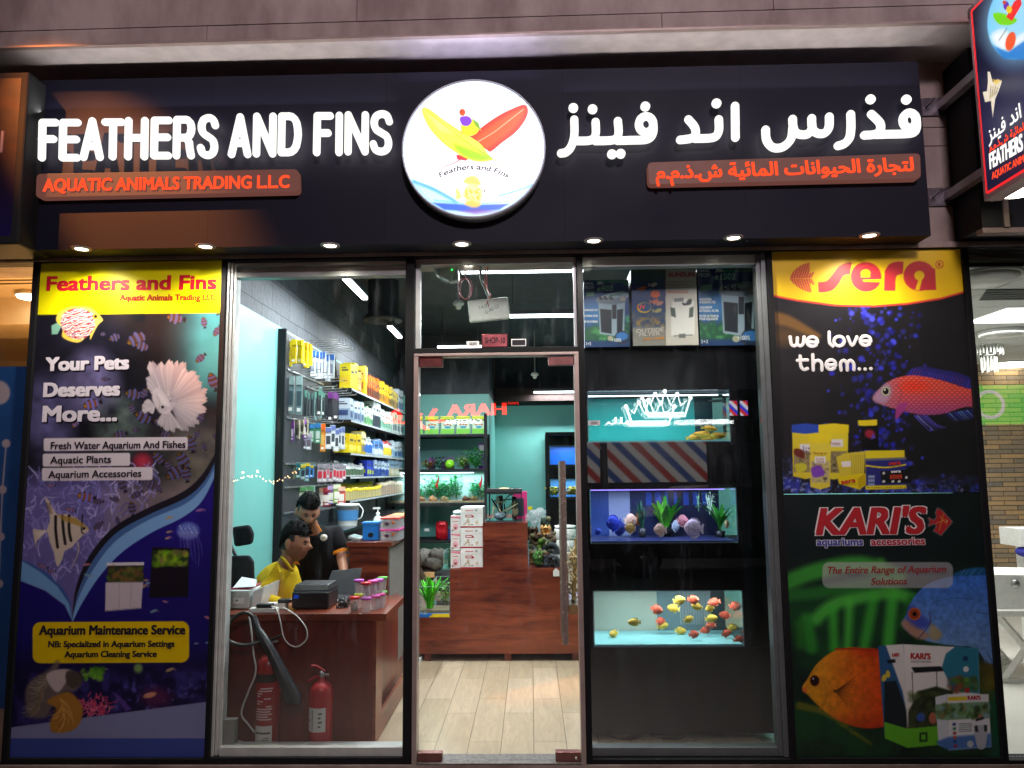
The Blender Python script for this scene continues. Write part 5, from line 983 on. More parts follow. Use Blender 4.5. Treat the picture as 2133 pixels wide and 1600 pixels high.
def head(b, hb, c, fwd, s, skin, hairc, beard=0.0, up=(0, 0, 1), vol=1.0):
    M = frame(fwd, up); sk, hc, dk = np.array(lin(skin)), np.array(lin(hairc)), np.array(lin('#241a18'))
    def shape(p, d):
        x, y, z = d; q = p.copy(); f = max(0, -y)
        if z < -.1: q[0] *= 1-.38*min(1, (-.1-z)*1.1); q[1] += .012*s*(-.1-z)*(1 if y > 0 else -.3)
        g = lambda cx, cz, w, h: math.exp(-((x-cx)/w)**2-((z-cz)/h)**2)*f
        q[1] -= s*(.026*g(0, -.18, .12, .13)+.014*g(0, -.02, .10, .25)+.010*g(0, -.52, .22, .08)+.012*g(0, -.8, .3, .15)+.008*(g(.3, .2, .22, .07)+g(-.3, .2, .22, .07)))
        q[1] += s*.016*(g(.32, .05, .16, .09)+g(-.32, .05, .16, .09))
        return q
    def colr(p, d):
        x, y, z = d; c_ = sk.copy(); f = -y
        if f > .2:
            if abs(abs(x)-.32) < .17 and abs(z-.19+abs(abs(x)-.32)*.25) < .035: c_ = dk*.8+sk*.2
            if abs(z+.53) < .035 and abs(x) < .2: c_ = np.array(lin('#8a4a40'))
            if abs(abs(x)-.32) < .12 and abs(z-.04) < .05: c_ = dk
        if beard and (z < -.38 or (z < -.1 and abs(x) > .62 and f > -.1)) and not (abs(z+.53) < .04 and abs(x) < .2) and f > -.3: c_ = c_*(1-beard)+hc*beard
        if beard and abs(z+.42) < .05 and abs(x) < .26 and f > .3: c_ = c_*(1-beard)+hc*beard
        if z > .48-.1*f or (f < -.15 and z > -.35) or (abs(x) > .85 and z > .1 and f < .3): c_ = hc
        return c_
    b.ball(c, (.076*s, .095*s, .118*s), 44, 36, shape, True, M, colr)
    b.color(skin)
    for sx in (-1, 1):
        b.ball(np.array(c)+np.array(M @ Vector((sx*.076*s, .008*s, -.002*s))), (.012*s, .022*s, .034*s), 10, 8, None, True, M)
        b.color('#9a9088').ball(np.array(c)+np.array(M @ Vector((sx*.028*s, -.0715*s, .004*s))), (.0115*s, .0105*s, .007*s), 10, 8); b.color('#120c0c').ball(np.array(c)+np.array(M @ Vector((sx*.028*s, -.0775*s, .003*s))), .0058*s, 8, 6); b.color(skin)
    hg = random.Random(int(c[0]*1000))
    def hair(p, d):
        x, y, z = d; front = -y
        on = z > (.50-.10*front if front > 0 else .45+1.0*front) ; n = .012*(vnoise(np.array(x*6+9), np.array(z*6+y*5), 3)+vnoise(np.array(x*15), np.array(z*13+y*11), 5))
        k = 1.03+float(n)*2.2*vol+(.10*vol*max(0, z)+.10*vol*max(0, front)*max(0, z)) if on else .86
        return p*k
    hb.color(hairc).ball(np.array(c)+np.array(M @ Vector((0, .004*s, .006*s))), (.079*s, .098*s, .118*s), 46, 36, hair, True, M)
    for _ in range(700):
        d = np.array((hg.gauss(0, 1), hg.gauss(0, 1), hg.gauss(.6, .8))); d /= np.linalg.norm(d)
        if d[2] < (.52+.10*d[1] if d[1] < 0 else .5-1.0*d[1]): continue
        p = hair(d*np.array((.079, .098, .118))*s*.98, d)+np.array((0, .004*s, .006*s)); tg = d*.5+np.array((hg.uniform(-.6, .6), -.5, hg.uniform(-.3, .6))); q = p+tg*.012*s; w_ = np.cross(d, (hg.random(), hg.random(), hg.random()))*.006*s
        hb.add([np.array(c)+np.array(M @ Vector(k)) for k in (p-w_, p+w_, q, p-d*.01*s)], [(0, 1, 2), (1, 3, 2), (3, 0, 2)], smooth=False)
def hand(b, w, dirn, nrm, s, skin, curl=.5, thumb=1):
    d, n = Vector(dirn).normalized(), Vector(nrm).normalized(); t = d.cross(n).normalized(); n = t.cross(d); w = Vector(w)
    V, E, Rr = [w-d*.03*s, w, w+d*.045*s, w+d*.085*s], [(0, 1), (1, 2), (2, 3)], [(.026*s, .02*s), (.026*s, .018*s), (.042*s, .015*s), (.038*s, .013*s)]
    v, f = skinned(V, E, Rr); b.color(skin).add(v, f, smooth=True)
    for k, (o, L) in enumerate(((-.030, .068), (-.010, .078), (.011, .073), (.030, .056))):
        p = w+d*.08*s+t*o*s; pts = [p]; a = 0
        for q in (.45, .32, .23): a += curl*.6; p = p+(d*math.cos(a)+n*math.sin(a))*L*q*s; pts.append(p)
        b.tube(pts, [.0095*s, .009*s, .008*s, .006*s], 8); b.ball(pts[-1], .006*s, 8, 6)
    p = w+d*.03*s+t*(-.036*thumb)*s; pts = [p, p+(d*.5-t*.8*thumb)*.03*s, p+(d*.9-t*.9*thumb+n*.3)*.05*s]; b.tube(pts, [.011*s, .010*s, .007*s], 8); b.ball(pts[-1], .007*s, 8, 6)
SK = '#9c6a52'
def P(px, py, y): return np.array(at(px, py, y))
# seated man in the yellow sweater
pr = thing('person', 'man in a yellow V-neck sweater sitting sideways at the desk', 'person', P(575, 1400, .95)*np.array((1, 1, 0))); s = 1.08
pel, ch, nk = P(552, 1318, .98), P(567, 1222, .93), P(593, 1178, .90); hd = P(615, 1131, .88)
rs, re, rw = P(553, 1198, .74), P(531, 1250, .66), P(598, 1262, .60); ls, le, lw = P(598, 1198, 1.08), P(618, 1248, 1.12), P(640, 1262, .84)
kn1, kn2, ft1, ft2 = P(640, 1340, .86), P(640, 1335, 1.1), P(640, 1440, .86), P(645, 1440, 1.1); ft1[2] = ft2[2] = .05
V = [pel, (pel+ch)/2, ch, nk, (nk+hd)/2, hd-np.array((0, 0, .06)), rs*.6+ch*.4, re*.85+ch*.15, rw, ls, le, lw, kn1, ft1, ft1+np.array((.2, 0, -.01)), kn2, ft2, ft2+np.array((.2, 0, -.01))]
E_ = [(0, 1), (1, 2), (2, 3), (3, 4), (4, 5), (2, 6), (6, 7), (7, 8), (2, 9), (9, 10), (10, 11), (0, 12), (12, 13), (13, 14), (0, 15), (15, 16), (16, 17)]
R1 = [.12, .11, .10, .06, .055, .05, .045, .04, .029, .045, .04, .029, .075, .05, .04, .075, .05, .04]
v, f = skinned(V, E_, R1); b = MB(SKIN, SK).add(v, f, smooth=True); hb = MB(HAIR, '#0c0a0c')
head(b, hb, hd, (1, -.22, -.08), s*1.01, SK, '#0c0a0c', .35, (.06, 0, 1), 1.5)
hand(b, rw, (1, .1, -.1), (0, -.1, -1), s, SK, .5, 1); hand(b, lw, (.8, -.6, -.1), (0, 0, -1), s, SK, .5, -1); b.build('body', pr); hb.build('hair', pr)
V2 = [pel, (pel+ch)/2, ch, nk-np.array((.0, 0, .012)), rs, re, rw-(rw-re)*.1, ls, le, lw-(lw-le)*.1]; E2 = [(0, 1), (1, 2), (2, 3), (2, 4), (4, 5), (5, 6), (2, 7), (7, 8), (8, 9)]
v, f = skinned(V2, E2, [.19, .185, .19, .08, .105, .078, .048, .10, .075, .048]); YEL = '#c8a818'
v = [(x+.005*math.sin(z*60+x*25)*(.5+math.sin(x*17+y*13)), y+.004*math.sin(z*75+x*40), z) for x, y, z in v]; MB(CLOTH, YEL).add(v, f, smooth=True).build('sweater', pr)
b = MB(CLOTH, '#a8880c'); b.tube(spline([P(586, 1160, .80), P(597, 1172, .76), P(608, 1188, .76), P(612, 1180, .84), P(606, 1170, .95)], 5), .010, 8); b.build('collar', pr)
v, f = skinned([pel, kn1, ft1, kn2, ft2], [(0, 1), (1, 2), (0, 3), (3, 4)], [.168, .088, .066, .088, .066]); MB(CLOTH, '#1c2030').add(v, f, smooth=True).build('trousers', pr)
# standing man leaning on the counter
pr = thing('person', 'bearded man in a black polo shirt leaning forward over the desk', 'person', P(680, 1500, 1.75)*np.array((1, 1, 0)))
pel, ch, nk, hd = P(672, 1240, 1.62), P(664, 1142, 1.42), P(652, 1104, 1.30), P(641, 1067, 1.18)
rs, re, rw = P(607, 1138, 1.40), P(604, 1195, 1.30), P(612, 1240, 1.18); ls, le, lw = P(702, 1118, 1.48), P(712, 1165, 1.40), P(718, 1205, 1.22)
k1, k2, f1, f2 = P(650, 1330, 1.6), P(700, 1330, 1.62), P(650, 1420, 1.65), P(700, 1420, 1.68); f1[2] = f2[2] = .06; k1[2] = k2[2] = .5
V = [pel, (pel+ch)/2, ch, nk, (nk+hd)/2, hd-np.array((0, 0, .06)), rs, re, rw, ls, le, lw, k1, f1, f1+np.array((0, -.2, -.02)), k2, f2, f2+np.array((0, -.2, -.02))]
v, f = skinned(V, E_, [.12, .11, .09, .055, .055, .05, .045, .044, .030, .045, .044, .030, .08, .05, .04, .08, .05, .04]); b = MB(SKIN, SK).add(v, f, smooth=True); hb = MB(HAIR, '#0a090b')
head(b, hb, hd, (.42, -.85, -.32), s*.99, '#a87860', '#0a090b', .75, (.0, .15, 1), 1.6)
hand(b, rw, (.2, -.3, -1), (1, 0, 0), s, SK, .4, 1); hand(b, lw, (-.2, -.8, -.4), (0, 0, -1), s, SK, .3, -1); b.build('body', pr); hb.build('hair', pr)
sl1, sl2 = rs+(re-rs)*.72, ls+(le-ls)*.78
v, f = skinned([pel, (pel+ch)/2, ch, nk-np.array((0, -.01, .01)), rs, sl1, ls, sl2], [(0, 1), (1, 2), (2, 3), (2, 4), (4, 5), (2, 6), (6, 7)], [.18, .18, .20, .085, .105, .082, .105, .082]); MB(CLOTH, '#0d0d10').add(v, f, smooth=True).build('polo_shirt', pr)
b = MB(CLOTH, '#d07a18')
for a0, a1 in ((rs, sl1), (ls, sl2)): d_ = (a1-a0)/np.linalg.norm(a1-a0); b.tube([a1-d_*.012, a1+d_*.012], [.079, .077], 16, False)
b.tube([P(659, 1094, 1.20), P(665, 1100, 1.19), P(669, 1107, 1.19)], .005, 6); b.build('orange_trim', pr)
b = MB(PRINT, '#e8e4e0'); c = P(674, 1120, 1.22); b.lathe(c, [(0, -.002), (.026, 0), (.024, .02)], 20, 'y'); b.color('#c03020').prism([(c[0]-.014, c[2]-.006), (c[0]-.004, c[2]), (c[0]-.010, c[2]+.008)], c[1]-.006, c[1]-.004).color('#60a020').prism([(c[0]-.002, c[2]-.008), (c[0]+.014, c[2]+.008), (c[0]+.004, c[2]+.010)], c[1]-.006, c[1]-.004); b.build('chest_badge', pr)
v, f = skinned([pel, k1, f1, k2, f2], [(0, 1), (1, 2), (0, 3), (3, 4)], [.165, .095, .07, .095, .07]); MB(CLOTH, '#15161c').add(v, f, smooth=True).build('trousers', pr)

# ------------------------------------------------------------------ desk, counter and what stands on them
ZD = Z(640, 1279, .25); XD = X(805, 1278, .25)
t = thing('reception_desk', 'dark red wooden reception desk behind the left window', 'desk', (-1.6, .5, 0))
b = MB(CHERRY); b.box(XL+.01, XD, .25, .95, ZD-.045, ZD); b.build('desk_top', t, bev=.003); xe = X(774, 1553, .25)
MB(CHERRYD).box(XL+.02, xe, .265, .285, 0, ZD-.046).build('front_panel', t)
b = MB(CHERRY); b.box(xe+.001, xe+.02, .262, .46, 0, ZD-.047).box(xe+.0, xe+.018, .461, 1.34, 0, .14); b.build('side_panel', t); MB(CHERRYD).box(xe-.05, xe-.03, .46, 1.34, .0, ZD-.047).build('recessed_panel', t)
YC = 1.35; ZC = Z(760, 1129, YC); xc0, xc1 = X(727, 1129, YC), X(808, 1200, YC)
t = thing('service_counter', 'tall red wooden counter with a ribbed side behind the desk', 'counter', ((xc0+xc1)/2, 1.9, 0))
MB(CHERRY).box(xc0-.02, xc1+.03, YC-.02, 2.5, ZC-.035, ZC).build('counter_top', t, bev=.003); MB(CHERRY).box(xc0, xc1, YC, 2.48, 0, ZC-.036).build('body', t)
b = MB(MATTE, '#8a8682'); n = 26
for k in range(n): y0 = YC+.02+k*(1.1/n); b.box(xc1+.001, xc1+.013, y0, y0+1.1/n*.62, .14, ZC-.05)
b.m(CHERRY).box(xc1+.001, xc1+.02, YC, 2.48, 0, .139); b.build('ribbed_side', t)
# white printer
p0 = at(470, 1280, .42); x0, x1 = X(470, 1250, .42), X(548, 1250, .42)
t = thing('office_printer', 'white office printer with paper on top at the left end of the desk', 'printer', ((x0+x1)/2, .55, ZD))
b = MB(PLAST, '#c3ccca'); b.box(x0, X(520, 1250, .42), .42, .78, ZD+.004, Z(500, 1230, .42)); b.build('casing', t, bev=.008)
b = MB(PLAST, '#e2e6e4'); b.prism([(X(522, 1277, .43), ZD+.002), (X(541, 1277, .43), ZD+.004), (X(551, 1221, .43), Z(550, 1221, .43)), (X(527, 1232, .43), Z(527, 1232, .43))], .43, .76); b.build('paper_tray', t, bev=.004)
b = MB(PLAST, '#e4e8e6').box(X(485, 1250, .42), X(508, 1250, .42), .416, .4195, Z(495, 1258, .42), Z(495, 1246, .42)); b.color('#303438').box(X(492, 1250, .415), X(495.5, 1250, .415), .413, .4158, Z(495, 1252, .415), Z(495, 1249, .415)); b.build('front_hatch', t)
t2 = thing('paper_stack', 'loose sheets and a red folder on top of the white printer', 'paper', (X(505, 1225, .5), .55, Z(500, 1230, .42))); zt_ = Z(500, 1230, .42); b = MB(PRINT, '#a03038'); b.box(x0+.01, X(516, 1228, .42), .45, .70, zt_+.001, zt_+.008); b.color('#d4dce4')
b.add([(x0+.03, .46, zt_+.010), (X(534, 1222, .45), .44, zt_+.02), (X(528, 1222, .6), .66, zt_+.035), (X(500, 1210, .65), .68, zt_+.05), (x0+.03, .46, zt_+.0125), (X(534, 1222, .45), .44, zt_+.0225), (X(528, 1222, .6), .66, zt_+.0375), (X(500, 1210, .65), .68, zt_+.0525)], [(3, 2, 1, 0), (4, 5, 6, 7), (0, 1, 5, 4), (1, 2, 6, 5), (2, 3, 7, 6), (3, 0, 4, 7)]); b.build('paper_stack', t2)
# label printer
x0, x1, y0 = X(607, 1260, .40), X(684, 1260, .40), .40; zt_ = Z(640, 1222, .42)
t = thing('label_printer', 'squat black label printer in the middle of the desk', 'printer', ((x0+x1)/2, .52, ZD)); b = MB(PLAST, '#14161b')
b.box(x0, x1, y0, y0+.26, ZD+.003, zt_-.03); b.build('casing', t, bev=.012)
b = MB(PLAST, '#1c1f25'); b.add([(x0, y0+.01, zt_-.029), (x1, y0+.01, zt_-.029), (x1, y0+.26, zt_-.029), (x0, y0+.26, zt_-.029), (x0+.012, y0+.04, zt_+.012), (x1-.01, y0+.04, zt_+.012), (x1-.01, y0+.24, zt_+.012), (x0+.012, y0+.24, zt_+.012)], [(0, 3, 2, 1), (4, 5, 6, 7), (0, 1, 5, 4), (1, 2, 6, 5), (2, 3, 7, 6), (3, 0, 4, 7)], smooth=False); b.build('cover', t, bev=.008)
MB(mat_em('blue_indicator', '#2a50c8', .5)).box(X(612, 1243, .398), X(622, 1243, .398), .396, .3995, Z(617, 1247, .398), Z(617, 1239, .398)).build('indicator', t)
t = thing('laptop', 'open dark laptop standing behind the label printer', 'laptop', (X(690, 1205, .75), .75, ZD)); x0, x1 = X(650, 1210, .68), X(722, 1210, .68)
MB(PLAST, '#22252a').box(x0, x1, .68, .9, ZD+.002, ZD+.02).build('base', t, bev=.004); b = MB(PLAST, '#3a3e44'); zq = Z(700, 1192, .9)
b.add([(x0+.02, .90, ZD+.022), (x1+.02, .90, ZD+.022), (x1+.04, .97, zq+.02), (x0+.06, .97, zq), (x0+.02, .912, ZD+.022), (x1+.02, .912, ZD+.022), (x1+.04, .982, zq+.02), (x0+.06, .982, zq)], [(0, 1, 2, 3), (7, 6, 5, 4), (0, 4, 5, 1), (1, 5, 6, 2), (2, 6, 7, 3), (3, 7, 4, 0)], smooth=False); b.build('screen', t)
# cables, power strip
t = thing('power_strip', 'white power strip with black plugs lying at the front of the desk', 'power strip', (X(560, 1275, .30), .3, ZD)); b = MB(PLAST, '#dcdcd6')
b.box(X(520, 1276, .30), X(578, 1272, .30), .28, .335, ZD+.001, ZD+.03).box(X(558, 1260, .45), X(600, 1260, .45), .40, .47, ZD+.001, ZD+.04); b.build('strip', t, bev=.005); b = MB(PLAST, '#1a1a1e').box(X(535, 1262, .30), X(568, 1262, .30), .285, .33, ZD+.031, ZD+.055).box(X(580, 1262, .42), X(606, 1262, .42), .40, .46, ZD+.041, ZD+.065); b.build('plug', t, bev=.005)
t = thing('charging_cable', 'thin white cable looping down from the desk edge', 'cable', (X(600, 1300, .22), .22, ZD-.3)); b = MB(PLAST, '#d8d6d0')
b.tube(spline([at(560, 1262, .32), at(575, 1268, .24), at(584, 1295, .215), at(590, 1325, .215), at(602, 1342, .215), at(620, 1347, .215), at(638, 1332, .215), at(638, 1310, .215), at(620, 1285, .22), at(598, 1270, .25), at(590, 1266, .34)], 8), .0045, 6); b.build('charging_cable', t)
t = thing('charging_cable', 'long white cable hanging down beside the big extinguisher to the floor', 'cable', (X(520, 1400, .2), .2, 0)); b = MB(PLAST, '#d8d6d0')
b.tube(spline([at(519, 1283, .24), at(523, 1310, .22), at(528, 1360, .215), at(533, 1400, .215), at(518, 1440, .215), at(503, 1485, .215), at(518, 1510, .2), at(530, 1525, .16)], 8), .006, 6); b.tube(spline([at(473, 1540, .12), at(500, 1545, .14), at(520, 1552, .16), at(535, 1556, .14)], 6), .006, 6); b.build('charging_cable', t)
t = thing('cable_tangle', 'tangle of black cables between the label printer and the cups', 'cable', (X(712, 1265, .5), .5, ZD)); b = MB(PLAST, '#121216'); g = random.Random(4)
for k in range(9):
    pts = [np.array((X(706+g.uniform(-2, 22), 1262, .5), .5+g.uniform(-.08, .1), ZD+.006+g.uniform(0, .05))) for _ in range(5)]; pts[0][2] = pts[-1][2] = ZD+.005; b.tube(spline(pts, 6), .004, 6)
b.build('cable_tangle', t)
# lidded cups: two tiers
def make_cup(lid, h, r=.026, content=None):
    t = thing('lidded_cup', '', 'cup', (0, 0, 0), 'lidded cups on the desk'); MB(CLEARP, '#d8d8dc').lathe((0, 0, 0), [(r*.78, 0), (r*.78, .002), (r*.97, h), (r*.93, h), (r*.74, .004), (0, .004)], 18).build('cup', t)
    if content: MB(MATTE, content).lathe((0, 0, 0), [(0, .0045), (r*.72, .0045), (r*.8, h*.55), (0, h*.6)], 14).build('contents', t)
    MB(PLAST, lid).lathe((0, 0, 0), [(r*1.02, h-.008), (r*1.1, h-.008), (r*1.1, h+.005), (r*.6, h+.007), (0, h+.007)], 18).build('lid', t); return t
hc = .084
for px, y, tier, lid, ct, lb in ((738, .34, 0, '#d02028', '#b0a080', 'red-lidded cup of beige food, front left of the lower tier'), (763, .31, 0, '#d060c8', None, 'mauve-lidded cup at the front of the lower tier'), (781, .40, 0, '#e860b8', None, 'pink-lidded cup on the lower tier behind the mauve lid'), (792, .47, 0, '#f050b0', None, 'pink-lidded cup at the far right of the lower tier'), (748, .45, 0, '#d8e020', None, 'yellow-lidded cup half hidden on the lower tier'),
                               (747, .44, 1, '#b848c0', None, 'purple-lidded cup at the left of the upper tier'), (762, .315, 1, '#d82838', None, 'red-lidded cup at the front of the upper tier'), (776, .40, 1, '#f048b0', None, 'pink-lidded cup in the middle of the upper tier'), (788, .46, 1, '#c050c8', None, 'violet-lidded cup toward the right of the upper tier'), (796, .56, 1, '#58c040', None, 'green-lidded cup at the back right of the upper tier')):
    t = make_cup(lid, hc, .030, ct); t.location = (X(px, 1270, y), y, ZD+.001+tier*(hc+.0085)); t['label'] = lb
t = make_cup('#58c040', hc, .030); t.location = (X(796, 1270, .56), .56, ZD+.001); t['label'] = 'green-lidded cup at the back right of the lower tier'
# on the tall counter
t = thing('plastic_tub', 'bright blue plastic tub on the tall counter', 'tub', (X(772, 1120, 1.5), 1.5, ZC)); x0, x1 = X(755, 1110, 1.45), X(788, 1110, 1.45); b = MB(PLAST, '#1c78d0'); b.box(x0, x1, 1.45, 1.60, ZC+.001, Z(770, 1092, 1.45)); b.build('body', t, bev=.006); b = MB(PLAST, '#2a8ae0').box(x0-.004, x1+.004, 1.446, 1.604, Z(770, 1092, 1.45)+.001, Z(770, 1089, 1.45)+.004); b.build('lid', t); MB(PRINT, '#1a1a20').ball((x0+.065, 1.449, ZC+.045), (.022, .002, .02), 12, 8).build('sticker', t)
def make_fishbox(lid):
    t = thing('clear_fish_box', '', 'box', (0, 0, 0), 'clear boxes stacked on the tall counter'); b = MB(CLEARP, '#e0e4e8'); w, d_, h = .085, .11, .075; w = .07
    for q in ((-w, w, -d_, -d_+.003), (-w, w, d_-.003, d_), (-w, -w+.003, -d_+.003, d_-.003), (w-.003, w, -d_+.003, d_-.003)): b.box(*q, .003, h)
    b.box(-w, w, -d_, d_, 0, .003); b.build('box', t); MB(PLAST, lid).box(-w-.004, w+.004, -d_-.004, d_+.004, h+.0005, h+.014).build('lid', t, bev=.003); MB(PRINT, '#503040').ball((-.02, -d_-.002, .04), (.02, .002, .014), 10, 6).color('#c86a40').ball((.03, -d_-.002, .05), (.014, .002, .012), 10, 6).build('picture', t); return t
xb = X(815, 1110, 1.5)
for k, (dy, lv, lid, lb) in enumerate(((0, 0, '#e040a0', 'clear box with pink lid at the bottom front of the stack'), (0, 1, '#e8503c', 'clear box with orange-red lid on top at the front'), (.235, 0, '#e048a8', 'clear box with pink lid behind at the bottom of the stack'), (.235, 1, '#e86a38', 'clear box with orange lid on top at the back'), (.47, 0, '#60b848', 'clear box with green lid at the rear of the stack'), (.47, 1, '#e8a030', 'clear box with amber lid on the rear top'))):
    o = make_fishbox(lid); o.location = (xb, 1.53+dy, ZC+.001+lv*.0905); o['label'] = lb
t = thing('card_terminal', 'small grey card terminal tilted on the left corner of the tall counter', 'terminal', (X(735, 1128, 1.42), 1.42, ZC)); b = MB(PLAST, '#9aa4a4'); b.box(X(727, 1120, 1.4), X(752, 1120, 1.4), 1.38, 1.56, ZC+.012, ZC+.035); tilt(b, .25, (X(740, 1120, 1.4), 1.4, ZC+.03)); b.build('casing', t, bev=.004); b = MB(PLAST, '#5a8a80').box(X(730, 1120, 1.4), X(748, 1120, 1.4), 1.40, 1.5, ZC+.0352, ZC+.037); tilt(b, .25, (X(740, 1120, 1.4), 1.4, ZC+.03)); b.build('screen', t)
# back cabinet with bucket and pump bottle
zc2 = Z(730, 1094, 3.2); t = thing('low_cabinet', 'low black cabinet along the left wall behind the men', 'cabinet', (XL+.25, 4, 0)); MB(MATTE, '#121418').box(XL+.005, XL+.55, 2.4, 6.5, .05, zc2-.03).build('body', t); MB(GLOSS, '#1c1f24').box(XL+.005, XL+.58, 2.38, 6.52, zc2-.029, zc2).build('cabinet_top', t)
p = at(724, 1092, 3.2); p = np.array((max(p[0], XL+.2), 3.2, zc2)); t = thing('bucket', 'white plastic bucket with a blue printed label', 'bucket', p); b = MB(PLAST, '#d4dad8'); b.lathe(p, [(.095, 0), (.112, .19), (.118, .19), (.118, .215), (.10, .215)], 24).build('bucket', t); MB(PRINT, '#4a88c0').lathe((p[0], p[1], p[2]), [(.1022, .05), (.1108, .15)], 24).build('printed_label', t)
MB(PLAST, '#c8cccc').tube(spline([(p[0]+.118, p[1], p[2]+.2), (p[0]+.16, p[1]-.02, p[2]+.15), (p[0]+.15, p[1]-.05, p[2]+.08), (p[0]+.11, p[1]-.04, p[2]+.06)], 6), .006, 8).build('handle', t)
p = at(787, 1090, 3.0); p = np.array((p[0], 3.0, zc2)); 
t = thing('pump_bottle', 'white pump bottle standing behind the tall counter', 'bottle', (p[0], 2.44, ZC)); p = np.array((X(787, 1090, 2.42), 2.42, ZC+.001)); MB(PLAST, '#dfe3e0').lathe(p, [(.04, 0), (.042, .01), (.042, .10), (.03, .13), (.016, .14), (.016, .15)], 20).build('bottle', t); MB(PLAST, '#eceeec').lathe(p, [(.018, .1505), (.018, .17), (.006, .172), (.006, .2)], 14).box(p[0]-.045, p[0]+.02, p[1]-.01, p[1]+.01, p[2]+.2, p[2]+.216).build('pump', t)
# office chair
t = thing('office_chair', 'black mesh office chair with headrest at the left of the desk', 'chair', (X(503, 1300, .9), .9, 0)); b = MB(CLOTH, '#1c1f24')
xc = X(503, 1200, .92); hz = Z(503, 1118, .92)
b.prism([(X(484, 1100, .92), Z(484, 1098, .92)), (X(520, 1095, .92), Z(520, 1093, .92)), (X(529, 1112, .92), Z(529, 1112, .92)), (X(526, 1133, .92), Z(526, 1133, .92)), (X(490, 1138, .92), Z(490, 1139, .92))], .89, .95); b.build('headrest', t, bev=.02)
b = MB(CLOTH, '#2a2d33'); b.prism([(X(472, 1158, .92), Z(472, 1158, .92)), (X(520, 1158, .92), Z(520, 1157, .92)), (X(529, 1170, .92), Z(529, 1170, .92)), (X(531, 1240, .92), Z(531, 1240, .92)), (X(474, 1240, .92), Z(474, 1240, .92))], .9, .94); b.build('backrest', t, bev=.014)
b = MB(PLAST, '#101216'); b.tube(spline([(xc-.06, .97, Z(503, 1160, .97)), (X(478, 1130, .97), .98, Z(478, 1130, .97)), (X(484, 1100, .96), .96, Z(484, 1102, .96))], 6), .012, 8).tube([(xc, .96, .55), (xc, .97, Z(503, 1200, .97))], .025, 8); b.build('back_support', t)
MB(CLOTH, '#1c1f24').box(xc-.25, xc+.25, .72, 1.2, .47, .55).build('seat', t, bev=.03); b = MB(PLAST, '#101216'); b.tube([(xc, .96, .08), (xc, .96, .47)], .03, 10)
for k in range(5): q = k*2*PI/5; b.tube([(xc, .96, .1), (xc+.27*math.cos(q), .96+.27*math.sin(q), .06)], .018, 8)
b.build('base', t)
for k in range(5): q = k*2*PI/5; MB(PLAST, '#0c0c0e').ball((xc+.27*math.cos(q), .96+.27*math.sin(q), .03), .03, 10, 8).build('caster', t)

# ------------------------------------------------------------------ fire extinguishers
def extinguisher_body(b, c, r, h): b.lathe(c, [(r*.9, 0), (r, .012), (r, h-r*.9), (r*.93, h-r*.5), (r*.65, h-r*.16), (r*.3, h), (r*.3, h+.02)], 28)
c = np.array((X(667, 1550, .17), .17, ZF)); r = X(692, 1500, .17)-c[0]; zt_ = Z(667, 1418, .17)-ZF
c[2] = ZF; zt_ = Z(667, 1418, .17)-c[2]
t = thing('fire_extinguisher', 'short red fire extinguisher with red lever, nearer the door', 'fire extinguisher', c); b = MB(PLAST, '#b01420'); extinguisher_body(b, c, r, zt_); b.build('cylinder', t)
b = MB(METAL, '#c8c8c8').lathe(c, [(.016, zt_+.02), (.016, zt_+.05), (.01, zt_+.06)], 14).tube([(c[0], c[1], c[2]+zt_+.035), (c[0]+.045, c[1], c[2]+zt_+.035)], .008, 8); b.build('valve', t)
b = MB(PLAST, '#a81420'); b.tube([(c[0]+.02, c[1], c[2]+zt_+.055), (c[0]-.03, c[1], c[2]+zt_+.085), (c[0]-.065, c[1], c[2]+zt_+.088)], .008, 8).tube([(c[0]+.01, c[1], c[2]+zt_+.035), (c[0]-.04, c[1], c[2]+zt_+.02), (c[0]-.08, c[1], c[2]+zt_-.005)], .009, 8); b.build('lever', t)
def wrap_label(b, c, r, z0, z1, a0, a1, col):
    b.color(col); n = 10; vs = []
    for k in range(n+1):
        q = math.radians(a0+(a1-a0)*k/n); vs += [(c[0]+(r+.0015)*math.sin(q), c[1]-(r+.0015)*math.cos(q), z) for z in (z0, z1)]
    b.add(vs, [(2*k, 2*k+2, 2*k+3, 2*k+1) for k in range(n)], smooth=True)
b = MB(PRINT); wrap_label(b, c, r, Z(667, 1526, .1), Z(667, 1476, .1), -62, 38, '#d8d6d0'); wrap_label(b, c, r+.0008, Z(667, 1524, .1), Z(667, 1480, .1), -30, -25, '#4a4a50'); wrap_label(b, c, r+.0008, Z(667, 1505, .1), Z(667, 1500, .1), -50, -40, '#c03030')
for k in range(4): wrap_label(b, c, r+.0008, Z(667, 1516-k*9, .1), Z(667, 1513-k*9, .1), 2, 14+(k*7) % 14, '#3a3a44')
b.build('service_label', t)
c = np.array((X(556, 1550, .18), .18, ZF)); r = X(583, 1450, .18)-c[0]; zt_ = Z(558, 1362, .18)-c[2]
t = thing('fire_extinguisher', 'tall red fire extinguisher with a big black discharge horn', 'fire extinguisher', c); b = MB(PLAST, '#a0141e'); extinguisher_body(b, c, r, zt_); b.build('cylinder', t)
b = MB(METAL, '#c0c0c0').lathe(c, [(.02, zt_+.02), (.02, zt_+.055), (.012, zt_+.07)], 14).tube([(c[0]-.02, c[1], c[2]+zt_+.06), (c[0]+.05, c[1], c[2]+zt_+.075)], .008, 8); b.build('valve', t); MB(PLAST, '#181818').tube([(c[0], c[1], c[2]+zt_+.08), (c[0]+.075, c[1]-.01, c[2]+zt_+.11)], .007, 8).build('lever', t)
